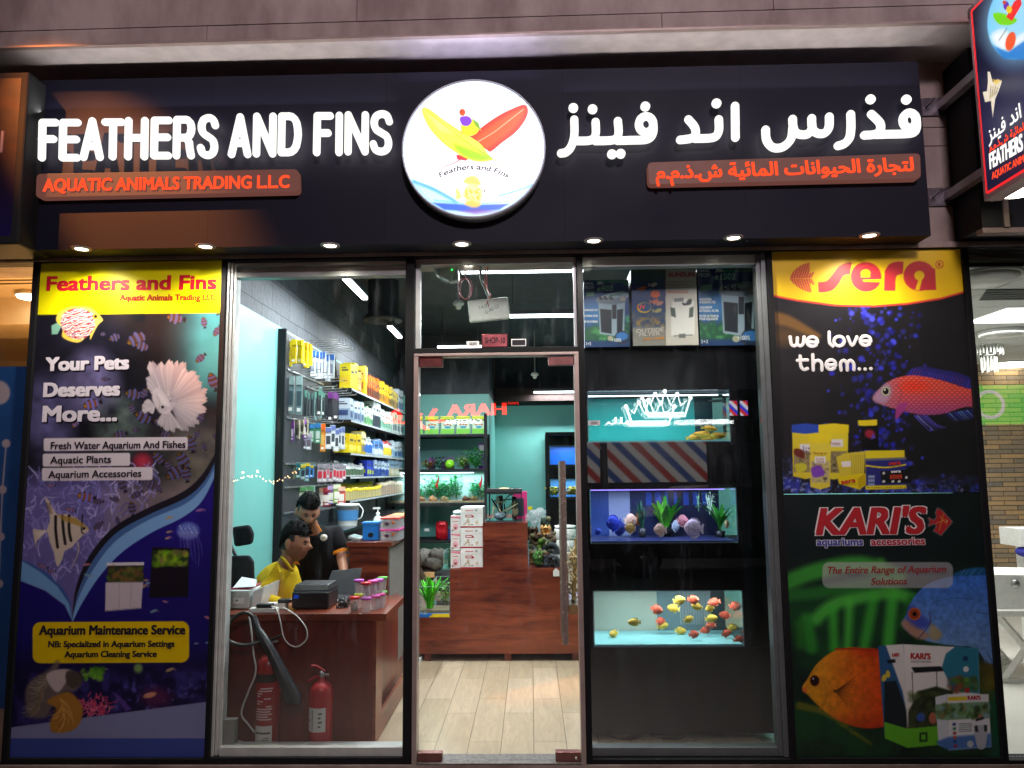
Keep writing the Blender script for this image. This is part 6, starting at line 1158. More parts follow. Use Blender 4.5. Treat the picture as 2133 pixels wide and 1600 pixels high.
b = MB(PLAST, '#22262a'); b.tube([at(527, 1283, .14), at(538, 1312, .13), at(543, 1320, .12), at(562, 1352, .11), at(592, 1412, .105), at(612, 1455, .10), at(611, 1462, .10)], [.020, .021, .026, .030, .040, .051, .048], 16); b.build('discharge_horn', t)
b = MB(PLAST, '#1c1c1a'); b.tube(spline([at(528, 1286, .14), at(510, 1276, .13), at(486, 1288, .13), at(472, 1310, .13), at(476, 1334, .13), at(505, 1344, .14), at(540, 1338, .17), at(556, 1334, .18)], 7), .0115, 10); b.build('hose', t)
b = MB(PRINT); wrap_label(b, c, r, Z(556, 1424, .1), Z(556, 1406, .1), -55, 55, '#20181c'); wrap_label(b, c, r, Z(556, 1552, .1), Z(556, 1514, .1), -50, 40, '#d8d4cc'); wrap_label(b, c, r+.0008, Z(556, 1531, .1), Z(556, 1527, .1), -42, 32, '#5a5a60')
for k, (w0, w1) in enumerate(((-20, 40), (-30, 35), (-40, -10), (-40, -20), (0, 30), (-40, -5), (-40, -20), (10, 35), (-40, 38), (-44, 30), (-44, 38), (-44, 20), (-44, 36))): wrap_label(b, c, r, Z(556, 1437+k*5.4, .1), Z(556, 1434.5+k*5.4, .1), w0, w1, '#e0c8c8')
for k in range(3): wrap_label(b, c, r+.0008, Z(556, 1540+k*4, .1), Z(556, 1538.5+k*4, .1), 0-k*8, 25, '#3a3a44')
b.build('service_label', t)
# ------------------------------------------------------------------ product rack along the left wall
YR0, YR1 = 2.25, 7.9
t = thing('display_rack', 'tall black perforated display rack with shelves along the left wall', 'rack', (XL+.1, 5, 0))
zr1 = Z(574, 688, YR0); XBK = XL+.03
PEG = mat_tex('perforated_panel', '#1d2024', '#2c3036', 90, .5, .4, .004)
MB(PEG).box(XL+.002, XBK, YR0, YR1, .3, zr1).build('back_panel', t)
b = MB(MATTE, '#14161a'); b.box(XL+.003, XL+.075, YR0-.03, YR0-.001, 0, zr1+.01)
for y in (4.05, 5.35, 6.6, 7.88): b.box(XBK+.001, XBK+.035, y-.02, y+.02, 0, zr1+.01)
b.build('uprights', t)
YS0 = 4.02; zsh = [Z(732, 808, YS0), Z(728, 874, YS0), Z(724, 943, YS0), Z(718, 993, YS0), Z(716, 1043, YS0)]; XF = X(732, 808, YS0)
for z in zsh:
    MB(MATTE, '#15171b').box(XBK+.002, XF, YS0, 7.85, z-.025, z).color('#b8c0c4').box(XF+.001, XF+.004, YS0+.01, 7.85, z-.024, z-.002).build('shelf', t)
def fits(px, py, y): return at(px, py, y)
b = MB(METAL, '#c8ccd0')
for y, z in ((2.9, Z(590, 783, 2.9)), (2.9, Z(590, 876, 2.9)), (2.9, Z(590, 967, 2.9)), (2.9, Z(590, 1013, 2.9)), (3.5, Z(640, 815, 3.5)), (2.9, Z(590, 1064, 2.9))):
    for k in range(5): b.tube([(XBK, y-.35+k*.22, z), (XBK+.28, y-.35+k*.22, z+.01), (XBK+.285, y-.35+k*.22, z+.03)], .005, 6)
    b.box(XBK+.001, XBK+.012, y-.5, y+.75, z-.012, z+.004).box(XBK+.26, XBK+.275, y-.45, y-.43, z-.03, z-.004)
for k in range(7): zq = Z(640, 722, 3.4); b.tube([(XBK, 3.1+k*.13, zq+.01), (XBK+.3, 3.1+k*.13, zq+.02), (XBK+.305, 3.1+k*.13, zq+.045)], .005, 6)
b.build('hooks', t)
# hanging packs: one prototype per kind, copied
def make_pack(name, cat, label, group, w, h, d, body, header, accent=None, clear=False):
    t = thing(name, label, cat, (0, 0, 0), group); b = MB(PLAST, body)
    b.add([(-w/2, -d/2, -h), (w/2, -d/2, -h), (w/2, d/2, -h), (-w/2, d/2, -h), (-w/2, -d/2*.5, -.25*h), (w/2, -d/2*.5, -.25*h), (w/2, d/2*.5, -.25*h), (-w/2, d/2*.5, -.25*h), (-w/2, -.001, 0), (w/2, -.001, 0), (w/2, .001, 0), (-w/2, .001, 0)],
          [(0, 3, 2, 1), (0, 1, 5, 4), (1, 2, 6, 5), (2, 3, 7, 6), (3, 0, 4, 7), (4, 5, 9, 8), (5, 6, 10, 9), (6, 7, 11, 10), (7, 4, 8, 11), (8, 9, 10, 11)], smooth=False); b.build('pack', t)
    MB(CARD, header).box(-w/2, w/2, -d/2-.002, -d/2*.4, -.24*h, -.02*h).build('header_card', t)
    b = MB(PRINT, accent or header); b.box(-w*.36, w*.36, -d/2-.0015, -d/2-.0002, -.78*h, -.40*h).color('#e8e8e4').box(-w*.3, w*.3, -d/2-.0015, -d/2-.0002, -.93*h, -.84*h); b.build('print', t); return t
hang = []
def hangset(pts, Y, name, cat, label, group, hpx, w, d, body, header, accent, rz=0.0):
    first = None
    for i, (px, py, y) in enumerate(pts):
        p = at(px, py, y); h = hpx/FPX*(y+4.6)
        p = p+np.array((rnd.uniform(-.012, .012), 0, rnd.uniform(-.03, .015)))
        if first is None: o = make_pack(name, cat, label, group, w, h, d, body, header, accent); o.location = tuple(map(float, p)); o.rotation_euler = (0, 0, rz+rnd.uniform(-.1, .1)); first = o
        else: o = copy_tree(first, p, rz=rz+rnd.uniform(-.45, .45)); o.scale = (rnd.uniform(.8, 1.1), 1, rnd.uniform(.8, 1.12))
row = lambda x0, x1, n, y0, y1, Y0, Y1: [(x0+(x1-x0)*k/max(1, n-1), y0+(y1-y0)*k/max(1, n-1), Y0+(Y1-Y0)*k/max(1, n-1)) for k in range(n)]
G_ = lambda s: s+' hanging on the rack'
hangset([(603, 706, 2.5), (616, 706, 2.5), (630, 706, 2.5)], 0, 'hanging_pack', 'pack', 'bright yellow pack hanging in the front row at the top of the rack', G_('front yellow packs'), 54, .063, .05, '#e0cc10', '#e8d414', '#c8b008', .1)
hangset([(593, 713, 2.8), (608, 715, 2.85), (622, 715, 2.9), (637, 715, 2.95), (645, 716, 3.05)], 0, 'hanging_pack', 'pack', 'yellow pack hanging behind the front yellow packs', G_('rear yellow packs'), 55, .07, .05, '#d8c010', '#e0a818', '#b89a08', .1)
hangset(row(650, 690, 6, 728, 740, 3.2, 3.9), 0, 'hanging_pack', 'pack', 'white and blue pack hanging at the top right of the yellow packs', G_('white and blue packs'), 58, .075, .05, '#cdd6dc', '#3a70c0', '#8a90a0', .15)
hangset([(606, 781, 2.5), (622, 781, 2.5)], 0, 'blister_pack', 'pack', 'long grey-green blister pack in the second row near the wall', G_('blister packs'), 80, .068, .03, '#6a8688', '#8fa8a8', '#3c5058', 0)
hangset(row(634, 672, 6, 815, 812, 3.0, 3.6), 0, 'blister_pack', 'pack', 'slim dark green pack in the second row', G_('slim dark packs'), 68, .05, .02, '#26363a', '#4a8070', '#1a2024', .1)
hangset(row(640, 668, 3, 808, 806, 3.2, 3.5), 0, 'blister_pack', 'pack', 'slim pale teal pack in the second row', G_('slim teal packs'), 72, .04, .02, '#7aa49c', '#5a8a80', '#c0d0cc', .1)
hangset([(688, 815, 3.6), (697, 818, 3.75), (703, 818, 3.85)], 0, 'blister_pack', 'pack', 'slim purple and black pack at the right end of the second row', G_('purple packs'), 65, .05, .02, '#1c1a22', '#6a2c78', '#30343a', .1)
hangset(row(594, 640, 6, 874, 872, 2.5, 2.9), 0, 'tool_pack', 'pack', 'small beige tool pack in the third row', G_('small beige packs'), 36, .045, .02, '#a8a490', '#c8c0a8', '#585850', 0)
hangset([(609, 872, 2.6), (639, 872, 2.9)], 0, 'tool_pack', 'pack', 'small purple tool pack in the third row', G_('small purple packs'), 42, .038, .02, '#6a3488', '#8a4aa0', '#d8d0d8', 0)
hangset([(607, 906, 2.9), (632, 905, 3.0), (641, 905, 3.1), (620, 908, 3.0)], 0, 'tool_pack', 'pack', 'clear grey pouch hanging low behind the third row', G_('clear grey pouches'), 34, .06, .02, '#8a929a', '#a8a0b0', '#5a5060', 0)
hangset([(652, 880, 3.2), (662, 884, 3.25)], 0, 'tool_pack', 'pack', 'green and blue pack in the middle of the third row', G_('green packs'), 38, .055, .02, '#4a8a6a', '#3a80c0', '#b8c8c0', 0)
hangset([(671, 880, 3.3)], 0, 'tool_pack', 'pack', 'single bright orange pack in the third row', None, 58, .05, .02, '#d8862a', '#e8661c', '#e0b060', 0)
hangset(row(686, 712, 5, 886, 892, 3.4, 3.9), 0, 'tool_pack', 'pack', 'white and blue brush pack at the right end of the third row', G_('white brush packs'), 45, .06, .02, '#c4ccd0', '#5a6aa0', '#3a4048', .2)
for px, c0, c1 in ((593, '#c8b888', '#b0a060'), (606, '#8a9a60', '#6a8a48'), (622, '#6ab0a8', '#3a8088'), (634, '#88c0c0', '#d8d050'), (641, '#3a80c0', '#e8d040')): hangset([(px, 966, 2.7), (px+6, 967, 2.8)], 0, 'toy_pack', 'pack', {'#c8b888': 'beige pack', '#8a9a60': 'olive green pack', '#6ab0a8': 'teal pack', '#88c0c0': 'pale aqua pack', '#3a80c0': 'blue and yellow pack'}[c0]+' in the fourth row near the wall', None if False else G_('fourth row packs '+c0[1:3]), 32, .045, .03, c0, c1, '#384050', 0)
hangset(row(668, 716, 8, 962, 968, 3.2, 3.95), 0, 'toy_pack', 'pack', 'silvery pack at the right of the fourth row', G_('silvery packs'), 38, .055, .03, '#b0a8b0', '#8a8890', '#c03040', .2)
hangset(row(588, 606, 3, 1014, 1012, 2.5, 2.7), 0, 'toy_pack', 'pack', 'white and black pack in the bottom row near the wall', G_('white and black packs'), 34, .04, .02, '#d0d4d4', '#24282c', '#24282c', 0)
hangset(row(628, 650, 3, 1010, 1012, 2.9, 3.1), 0, 'seed_packet', 'packet', 'pale green packet in the bottom row above the men', G_('pale green packets'), 36, .08, .02, '#b8d0b0', '#68b070', '#e8ece0', 0)
for px, c0, c1, nm in ((672, '#c8c0b8', '#c89878', 'beige'), (682, '#8a2030', '#a83040', 'dark red'), (690, '#8a70a8', '#b8a0c8', 'lilac'), (700, '#90b858', '#d8e0c0', 'green'), (714, '#d85850', '#e8c0a8', 'red and white')): hangset([(px, 1010, 3.4)], 0, 'seed_packet', 'packet', nm+' foil packet in the bottom row right of the standing man', None, 38, .075, .02, c0, c1, '#e8e4d8', .1)
# boxed and bottled goods on the shelves
def make_carton(name, cat, label, group, w, d, h, c0, c1, c2):
    t = thing(name, label, cat, (0, 0, 0), group); MB(CARD, c0).box(0, d, 0, w, 0, h).build('carton', t, bev=.002)
    b = MB(PRINT, c1); b.box(.001, d-.001, -.0008, -.0001, h*.52, h*.97).box(d+.0001, d+.0008, .002, w-.002, h*.45, h*.97).color(c2).box(d*.15, d*.85, -.0016, -.0009, h*.2, h*.45).box(d+.0009, d+.0016, w*.15, w*.85, h*.12, h*.40).color('#303040').box(d*.2, d*.8, -.0016, -.0009, h*.70, h*.76).box(d*.2, d*.6, -.0016, -.0009, h*.80, h*.84).box(d*.2, d*.7, -.0022, -.0017, h*.28, h*.31).box(d+.0009, d+.0016, w*.2, w*.8, h*.62, h*.72); b.build('print', t); return t
def make_bottle(name, cat, label, group, r, h, body, cap, lab):
    t = thing(name, label, cat, (0, 0, 0), group); MB(PLAST, body).lathe((0, 0, 0), [(r*.95, 0), (r, .005), (r, h*.68), (r*.45, h*.82), (r*.45, h*.86)], 14).build('bottle', t); MB(PLAST, cap).lathe((0, 0, 0), [(r*.52, h*.84), (r*.52, h), (0, h)], 12).build('cap', t); MB(PRINT, lab).lathe((0, 0, 0), [(r*1.015, h*.12), (r*1.015, h*.6)], 14).build('label', t); return t
def make_jar(name, cat, label, group, r, h, body, cap):
    t = thing(name, label, cat, (0, 0, 0), group); MB(PLAST, body).lathe((0, 0, 0), [(r, 0), (r, h*.75)], 14).build('jar', t); MB(PLAST, cap).lathe((0, 0, 0), [(r*1.08, h*.755), (r*1.08, h), (0, h)], 14).build('lid', t); return t
def shelf_row(proto, si, y0, y1, step, xo=0.0, jit=.004):
    y = y0; first = True
    while y < y1:
        loc = (XF-xo+rnd.uniform(-jit, jit), y, zsh[si]+.001)
        if first: o = proto; o.location = loc; first = False
        else: o = copy_tree(proto, loc)
        o.scale = (1, 1, rnd.uniform(.86, 1.06)); o.rotation_euler = (0, 0, rnd.uniform(-.09, .09))
        y += step*rnd.uniform(1.0, 1.06)
hh = lambda px, y: px/FPX*(y+4.6)
SH = ('top shelf', 'second shelf', 'third shelf', 'fourth shelf', 'fifth shelf')
def crow(si, y0, y1, w, d, h, c0, c1, c2, nm, xo=.0): shelf_row(make_carton('carton', 'carton', nm+' in a row on the '+SH[si]+' of the rack', nm.split(' carton')[0]+' cartons on the '+SH[si], w, d, h, c0, c1, c2), si, y0, y1, w+.012, d+.02+xo)
MBX = .14
crow(0, 4.05, 4.32, .16, .13, hh(58, 4.0), '#e4cc18', '#ecd828', '#e8c030', 'tall yellow carton'); crow(0, 4.42, 4.60, .10, .13, hh(44, 4.4), '#c8702c', '#d88a38', '#e0b070', 'short orange-brown carton')
crow(0, 4.80, 4.95, .17, .13, hh(62, 4.8), '#e8d018', '#eac84a', '#b07020', 'tallest yellow and orange carton'); crow(0, 5.02, 5.65, .13, .12, hh(50, 5), '#7a3418', '#c8661c', '#4a2a1c', 'brown and orange carton'); crow(0, 5.70, 6.5, .11, .12, hh(46, 5.5), '#d8941c', '#e8c020', '#7a5a24', 'amber carton'); crow(0, 6.55, 7.2, .10, .12, hh(44, 6.2), '#b09050', '#d8c060', '#584834', 'khaki carton'); crow(0, 7.25, 7.7, .14, .12, hh(52, 7), '#b8c4d4', '#d8dee4', '#3a5a90', 'pale blue-white carton')
crow(1, 4.05, 4.75, .17, .16, hh(46, 4.0), '#90a4bc', '#c0ccd8', '#384a78', 'grey-blue carton'); crow(1, 4.80, 5.3, .12, .13, hh(38, 4.8), '#88c088', '#d0e0c8', '#3a7a58', 'green and white carton'); crow(1, 5.35, 5.70, .15, .13, hh(58, 5.2), '#2c3650', '#c8ccd0', '#1c2030', 'navy carton'); crow(1, 5.75, 6.7, .08, .12, hh(42, 5.8), '#a8c8bc', '#e0e8e0', '#5a9a80', 'mint carton'); crow(1, 6.75, 7.7, .09, .12, hh(42, 6.8), '#c8d0d0', '#a8c8b0', '#58707a', 'pale grey carton')
crow(2, 4.05, 4.62, .18, .18, hh(44, 4.0), '#e0c814', '#d8b80c', '#f0e060', 'wide yellow carton'); crow(2, 4.66, 4.90, .08, .13, hh(46, 4.7), '#d0b418', '#e8e0b0', '#3a68a8', 'yellow and white carton')
crow(2, 5.45, 6.0, .12, .13, hh(34, 5.5), '#c0d0e0', '#5a88c8', '#e0e4e8', 'blue and white carton'); crow(2, 6.85, 7.7, .10, .12, hh(34, 6.9), '#90b0c8', '#c8d4dc', '#3a5a90', 'steel blue carton')
def brow(si, y0, y1, r, h, a, c, l, nm, xo=.03): shelf_row(make_bottle('bottle', 'bottle', nm+' in a row on the '+SH[si]+' of the rack', nm+'s on the '+SH[si], r, h, a, c, l), si, y0, y1, r*2.1, r+xo)
brow(2, 4.98, 5.42, .045, hh(36, 5), '#c8d4e0', '#e8ecf0', '#3a6ab8', 'white bottle with blue label'); brow(2, 6.05, 6.8, .04, hh(34, 6), '#d8d8d8', '#c83040', '#d8c040', 'white bottle with red cap')
brow(3, 4.05, 4.95, .042, hh(28, 4), '#d8dcdc', '#c0c4c8', '#5a7058', 'white bottle with grey cap'); brow(3, 4.05, 4.95, .042, hh(32, 4), '#ccd2d2', '#d8dce0', '#48584a', 'grey-white bottle in the second rank', .14)
crow(3, 5.0, 5.40, .14, .14, hh(36, 5), '#2438b0', '#3048d0', '#b8c820', 'royal blue tub carton'); crow(3, 5.45, 6.4, .10, .13, hh(32, 5.5), '#2a50b0', '#c0d4e8', '#1c3078', 'blue and pale carton'); crow(3, 6.45, 7.7, .09, .12, hh(34, 6.5), '#c8b878', '#88a8c8', '#d8d8d0', 'yellow and blue carton')
def jrow(si, y0, y1, r, h, a, c, nm, xo): shelf_row(make_jar('jar', 'jar', nm+' in a row on the '+SH[si]+' of the rack', nm+'s on the '+SH[si], r, h, a, c), si, y0, y1, r*2.2, r+xo)
jrow(4, 4.05, 5.9, .045, hh(24, 4.6), '#c8b880', '#e0c418', 'beige jar with yellow lid', .01); jrow(4, 4.05, 5.9, .045, hh(32, 4.6), '#b8a870', '#e0c418', 'taller beige jar with yellow lid', .12); jrow(4, 5.95, 7.7, .045, hh(26, 6.5), '#b09a88', '#c8bca8', 'brown jar with pale lid', .01)
# ------------------------------------------------------------------ stepped wooden plinth seen through the door
YP = float(atz(1035, 1376, ZF)[1])-.03
PX = lambda x, y=1185: X(x, y, YP)
PZ = lambda y, x=1035: Z(x, y, YP)
t = thing('stepped_plinth', 'stepped reddish wooden display plinth behind the glass door', 'plinth', (PX(1050), YP+.3, ZF))
zb, z1, z2, z3 = PZ(1362), PZ(1286), PZ(1185), PZ(1089); D_ = 1.5
xa0, xa1, xa2, xa3, xa4, xa5 = PX(845, 1300), PX(937.5), PX(1006.5), PX(1099.5), PX(1183), PX(1290)
b = MB(CHERRY); b.prism([(xa0, zb), (xa5, zb), (xa5, PZ(1281)), (xa4, PZ(1281)), (xa4, z2), (xa3, z2), (xa3, z3), (xa2, z3), (xa2, z2), (xa1, z2), (xa1, z1), (xa0, z1)], YP, YP+.02); b.build('front_panel', t)
b = MB(CHERRYD)
for x0, x1, z in ((xa0, xa1, z1), (xa1, xa2, z2), (xa2, xa3, z3), (xa3, xa4, z2), (xa4, xa5, PZ(1281))): b.box(x0+.001, x1-.001, YP+.021, YP+D_, zb, z-.001)
b.build('body', t)
b = MB(CHERRYD)
for px in (890, 1058, 1200): b.box(PX(px-7, 1370), PX(px+7, 1370), YP+.03, YP+.10, ZF, zb-.001)
b.box(xa0, xa5, YP+.9, YP+.95, ZF, zb-.001); b.build('feet', t)
ts = thing('price_tag', 'white plastic price tag hanging on the right step of the plinth', 'tag', (PX(1158, 1195), YP, PZ(1203))); b = MB(PLAST, '#e0e0dc'); b.prism([(PX(1152, 1190), PZ(1201)), (PX(1165, 1190), PZ(1201)), (PX(1165, 1190), PZ(1190)), (PX(1158.5, 1190), PZ(1184)), (PX(1152, 1190), PZ(1190))], YP-.008, YP-.002); b.build('price_tag', ts)
# stacked pet-food boxes
def food_box(x0, x1, z0, z1, y0, y1, pink, label):
    t = thing('pet_food_box', label, 'box', ((x0+x1)/2, (y0+y1)/2, z0)); MB(CARD, '#dcdad6').box(x0, x1, y0, y1, z0, z1).build('carton', t, bev=.003)
    w, h = x1-x0, z1-z0; u = lambda f: x0+w*f; v = lambda f: z0+h*f; b = MB(PRINT, '#a81c2c'); Y = y0-.0006; K = lambda *q, d=0: b.prism([(u(a), v(c)) for a, c in q], Y-.0006-d, Y-d)
    if not pink:
        K((0, 0), (1, 0), (1, .06), (0, .06)); b.color('#c8c4c0'); K((0, .70), (1, .70), (1, .715), (0, .715)); b.color('#a81c2c'); K((.22, .62), (.52, .64), (.6, .55), (.62, .5), (.22, .5)); b.color('#e8e4e0'); K((.26, .54), (.5, .54), (.5, .59), (.26, .59), d=.001)
        b.color('#b8a890'); K((.3, .44), (.38, .44), (.4, .28), (.42, .08), (.38, .08), (.35, .26), (.28, .22), (.14, .1), (.12, .14), (.28, .32)); b.color('#6a5030'); K((.46, .16), (.58, .16), (.56, .12), (.48, .12)); b.color('#c8b898'); K((.66, .3), (.78, .34), (.8, .2), (.7, .14)); b.color('#c86060'); K((.22, .82), (.58, .82), (.58, .86), (.22, .86)); b.color('#909090'); K((.66, .8), (.76, .8), (.76, .9), (.66, .9))
    else:
        b.color('#d8808c'); K((0, .9), (1, .82), (1, .98), (0, .98)); b.color('#c86060'); K((.2, .66), (.8, .66), (.8, .70), (.2, .70)); b.color('#e0a0ac'); K(*[(.5+.3*math.cos(q), .34+.2*math.sin(q)) for q in np.linspace(0, 2*PI, 16)[:-1]]); b.color('#7a5038'); K((.36, .34), (.64, .34), (.58, .22), (.42, .22), d=.001); b.color('#c8c4c0'); K((0, .56), (1, .56), (1, .575), (0, .575)); b.color('#505050'); K((.12, .16), (.28, .2), (.3, .12), (.16, .08))
    b.build('print', t)
for k, nm in enumerate(('bottom', 'middle', 'top')):
    food_box(PX(958.5, 1150), PX(1005.5, 1150), z2+.001+k*.182, z2+.180+k*.182, YP+.03, YP+.42, False, nm+' white and red pet food box in the wider stack on the left step')
    food_box(PX(937.5, 1150), PX(957.8, 1150), z2+.001+k*.157, z2+.155+k*.157, YP+.05, YP+.35, True, nm+' white and pink pet food box in the narrow stack beside the wider one')
tt = thing('paper_bag', 'pale blue pack lying on top of the narrow stack of boxes', 'pack', (PX(950, 1080), YP+.2, z2+.475)); MB(CLOTH, '#c0d4e0').ball((PX(949, 1080), YP+.2, z2+.4735+.02), (.045, .13, .02), 12, 8).build('paper_bag', tt)
# glass cubes
def tank_box(x0, x1, y0, y1, z0, z1, label, name='glass_tank', edge='#b8ccc8', fr=None, cat='fish tank'):
    t = thing(name, label, cat, ((x0+x1)/2, (y0+y1)/2, z0)); w = .004; b = MB(TGLASS)
    b.box(x0, x1, y0, y0+w, z0, z1).box(x0, x1, y1-w, y1, z0, z1).box(x0, x0+w, y0+w+.0005, y1-w-.0005, z0, z1).box(x1-w, x1, y0+w+.0005, y1-w-.0005, z0, z1).box(x0+w, x1-w, y0+w, y1-w, z0, z0+w); b.build('glass', t)
    b = MB(CLEARP, edge); e = .004
    for X_ in (x0, x1):
        for Y_ in (y0, y1): b.box(X_-e, X_+e, Y_-e, Y_+e, z0, z1)
    for z in (z0, z1): b.box(x0, x1, y0-e, y0+e, z-e*.5, z+e*.8).box(x0, x1, y1-e, y1+e, z-e*.5, z+e*.8).box(x0-e, x0+e, y0, y1, z-e*.5, z+e*.8).box(x1-e, x1+e, y0, y1, z-e*.5, z+e*.8)
    b.build('edges', t); return t
def blade(b, p, h, w, lean, az, n=6, curl=.6):
    pts = []; 
    for k in range(n+1):
        f = k/n; r = lean*h*f**1.7; pts.append(np.array(p)+np.array((math.cos(az)*r, math.sin(az)*r, h*(f-.25*curl*lean*f*f)))); 
    sx = np.array((-math.sin(az), math.cos(az), 0)); vs = []
    for k, q in enumerate(pts): ww = w*(.5+.8*math.sin(PI*min(.98, k/n*.9+.08))); vs += [q-sx*ww/2+(0, 0, .002), q+sx*ww/2+(0, 0, .002)]
    b.add(vs, [(2*k, 2*k+1, 2*k+3, 2*k+2) for k in range(n)], smooth=True)
def grass_plant(name, label, p, h, n, w, cols, lean=.5, group=None, seed=1, spread=.02):
    g = random.Random(seed); b = MB(LEAF); 
    for k in range(n): b.color(g.choice(cols)); blade(b, (p[0]+g.uniform(-spread, spread), p[1]+g.uniform(-spread, spread), p[2]), h*g.uniform(.55, 1), w*g.uniform(.7, 1.2), g.uniform(.05, lean), g.uniform(0, 2*PI))
    return b.build(name, loc=p, label=label, cat='plant', group=group)
def leaf_plant(name, label, p, h, r, n, cols, size=.02, seed=1, group=None):
    g = random.Random(seed); b = MB(LEAF, cols[0]); 
    for k in range(max(3, n//12)): q = g.uniform(0, 2*PI); b.color(cols[-1]).tube([p, (p[0]+math.cos(q)*r*.5, p[1]+math.sin(q)*r*.5, p[2]+h*g.uniform(.6, .95))], .002, 5)
    for k in range(n):
        q, f = g.uniform(0, 2*PI), g.uniform(.15, 1); rr = r*math.sqrt(g.random())*(.5+.6*f); c = np.array((p[0]+rr*math.cos(q), p[1]+rr*math.sin(q), p[2]+h*f)); a = np.array((math.cos(q), math.sin(q), g.uniform(-.3, .9))); a /= np.linalg.norm(a); s_ = np.cross(a, (g.uniform(-.4, .4), g.uniform(-.4, .4), 1)); s_ /= np.linalg.norm(s_)
        L = size*g.uniform(.7, 1.4); b.color(g.choice(cols)); b.add([c, c+a*L*.5+s_*L*.3, c+a*L, c+a*L*.5-s_*L*.3], [(0, 1, 2, 3)], smooth=False)
    return b.build(name, loc=p, label=label, cat='plant', group=group)
z0 = z1+.035
t = tank_box(PX(868, 1250), PX(936, 1250), YP+.02, YP+.30, z0, PZ(1222), 'small clear glass tank with tall bright green grass on the lower left step')
pp = ((PX(890, 1270)+PX(925, 1270))/2-.05, YP+.15, z0+.005); MB(MATTE, '#8a7a60').box(PX(869, 1250)+.003, PX(935, 1250)-.003, YP+.03, YP+.29, z0+.0045, z0+.022).build('sand_bed', t)
grass_plant('water_plant', 'tall bright green grass plant in the small clear tank', (pp[0]-.02, pp[1], z0+.023), .30, 46, .018, ['#3ac010', '#58d81c', '#2a9a0c', '#74e030'], .75, None, 3, .025)
b = MB(PRINT, '#1c68b8'); bx0, bx1 = xa0+.01, xa1-.004; b.box(bx0, bx1, YP+.005, YP+.32, z1+.001, z0-.001); b.color('#e0c418').prism([(PX(893, 1280), z1+.002), (bx1-.001, z1+.002), (bx1-.001, z0-.002), (PX(902, 1280), z0-.002)], YP+.0035, YP+.0048); 
text(b.color('#b8d8f0'), 'PF-30', (872, 1280), (889, 1280), 6, YP+.004, lift=.001); o = b.build('tank_carton', label='flat blue and yellow carton under the small clear glass tank', cat='carton')
t = tank_box(PX(885, 1250), PX(936, 1250), YP+.45, YP+.85, z0-.03, Z(910, 1213, YP+.45), 'larger clear glass tank with moss standing behind the grass tank'); leaf_plant('water_plant', 'mossy green clump in the second clear tank', (PX(912, 1240), YP+.60, z0-.02), .22, .11, 180, ['#5aa028', '#3a7a1c', '#78b838'], .03, 5)
t = tank_box(PX(898, 1200), PX(937, 1200), YP+1.0, YP+1.35, z2-.12, Z(915, 1150, YP+1.0), 'empty clear glass tank farther back by the rocks')
# top of the plinth: nano aquarium
ax0, ax1 = X(1014, 1050, YP+.12), X(1086, 1050, YP+.12); az1 = Z(1050, 1022, YP+.12)
t = tank_box(ax0, ax1, YP+.08, YP+.42, z3+.012, az1-.03, 'small aquarium with black lid on the highest step of the plinth', 'nano_aquarium', '#30383a'); MB(PLAST, '#14171a').box(ax0-.006, ax1+.006, YP+.07, YP+.43, az1-.029, az1).box(ax0-.006, ax1+.006, YP+.07, YP+.43, az1+.004, az1+.016).build('lid', t, bev=.004); MB(PLAST, '#3a4448').box(ax0-.006, ax1+.006, YP+.07, YP+.43, z3+.001, z3+.0115).build('base', t)
MB(mat_em('warm_lid_lamp', '#fff0c0', 1.6)).lathe(((ax0+ax1)/2, YP+.2, az1+.0165), [(.045, 0), (.045, .008), (0, .012)], 16).build('lid_lamp', t)
b = MB(PLAST, '#15181c'); b.box(ax0+.10, ax0+.14, YP+.3, YP+.36, z3+.02, az1-.05).box(ax1-.09, ax1-.05, YP+.28, YP+.36, z3+.02, az1-.06); g = random.Random(8)
for k in range(6): b.color(g.choice(['#d8d8d8', '#15181c', '#707478', '#b8a888'])).tube(spline([(g.uniform(ax0+.03, ax1-.03), YP+g.uniform(.12, .36), z3+g.uniform(.03, .25)) for _ in range(4)], 6), .006, 6)
b.color('#9aa4b8').ball(((ax0+ax1)/2-.04, YP+.2, z3+.05), (.06, .05, .035), 12, 8).color('#b89878').ball((ax1-.06, YP+.2, z3+.09), (.03, .03, .05), 10, 8); b.build('pump_and_hoses', t)
t = thing('filter_box', 'bright pink boxed filter behind the small aquarium', 'box', (ax1, YP+.6, z3)); MB(CARD, '#b82868').box(ax1-.09, ax1+.05, YP+.55, YP+.7, z3+.001, Z(1080, 1024, YP+.55)).build('carton', t); MB(PRINT, '#2a3038').box(ax1-.07, ax1+.02, YP+.5475, YP+.5495, z3+.03, z3+.2).build('print', t)
t = thing('pouch', 'clear pouch with yellow hanger beside the small aquarium', 'pack', (ax1+.06, YP+.3, z3)); MB(CLEARP, '#e0e8ec').box(ax1+.035, ax1+.075, YP+.24, YP+.27, z3+.001, Z(1100, 1070, YP+.25)).build('pouch', t); b = MB(PLAST, '#e0cc20'); b.box(ax1+.06, ax1+.10, YP+.235, YP+.245, Z(1105, 1062, YP+.25), Z(1105, 1055, YP+.25)); b.build('hanger', t)
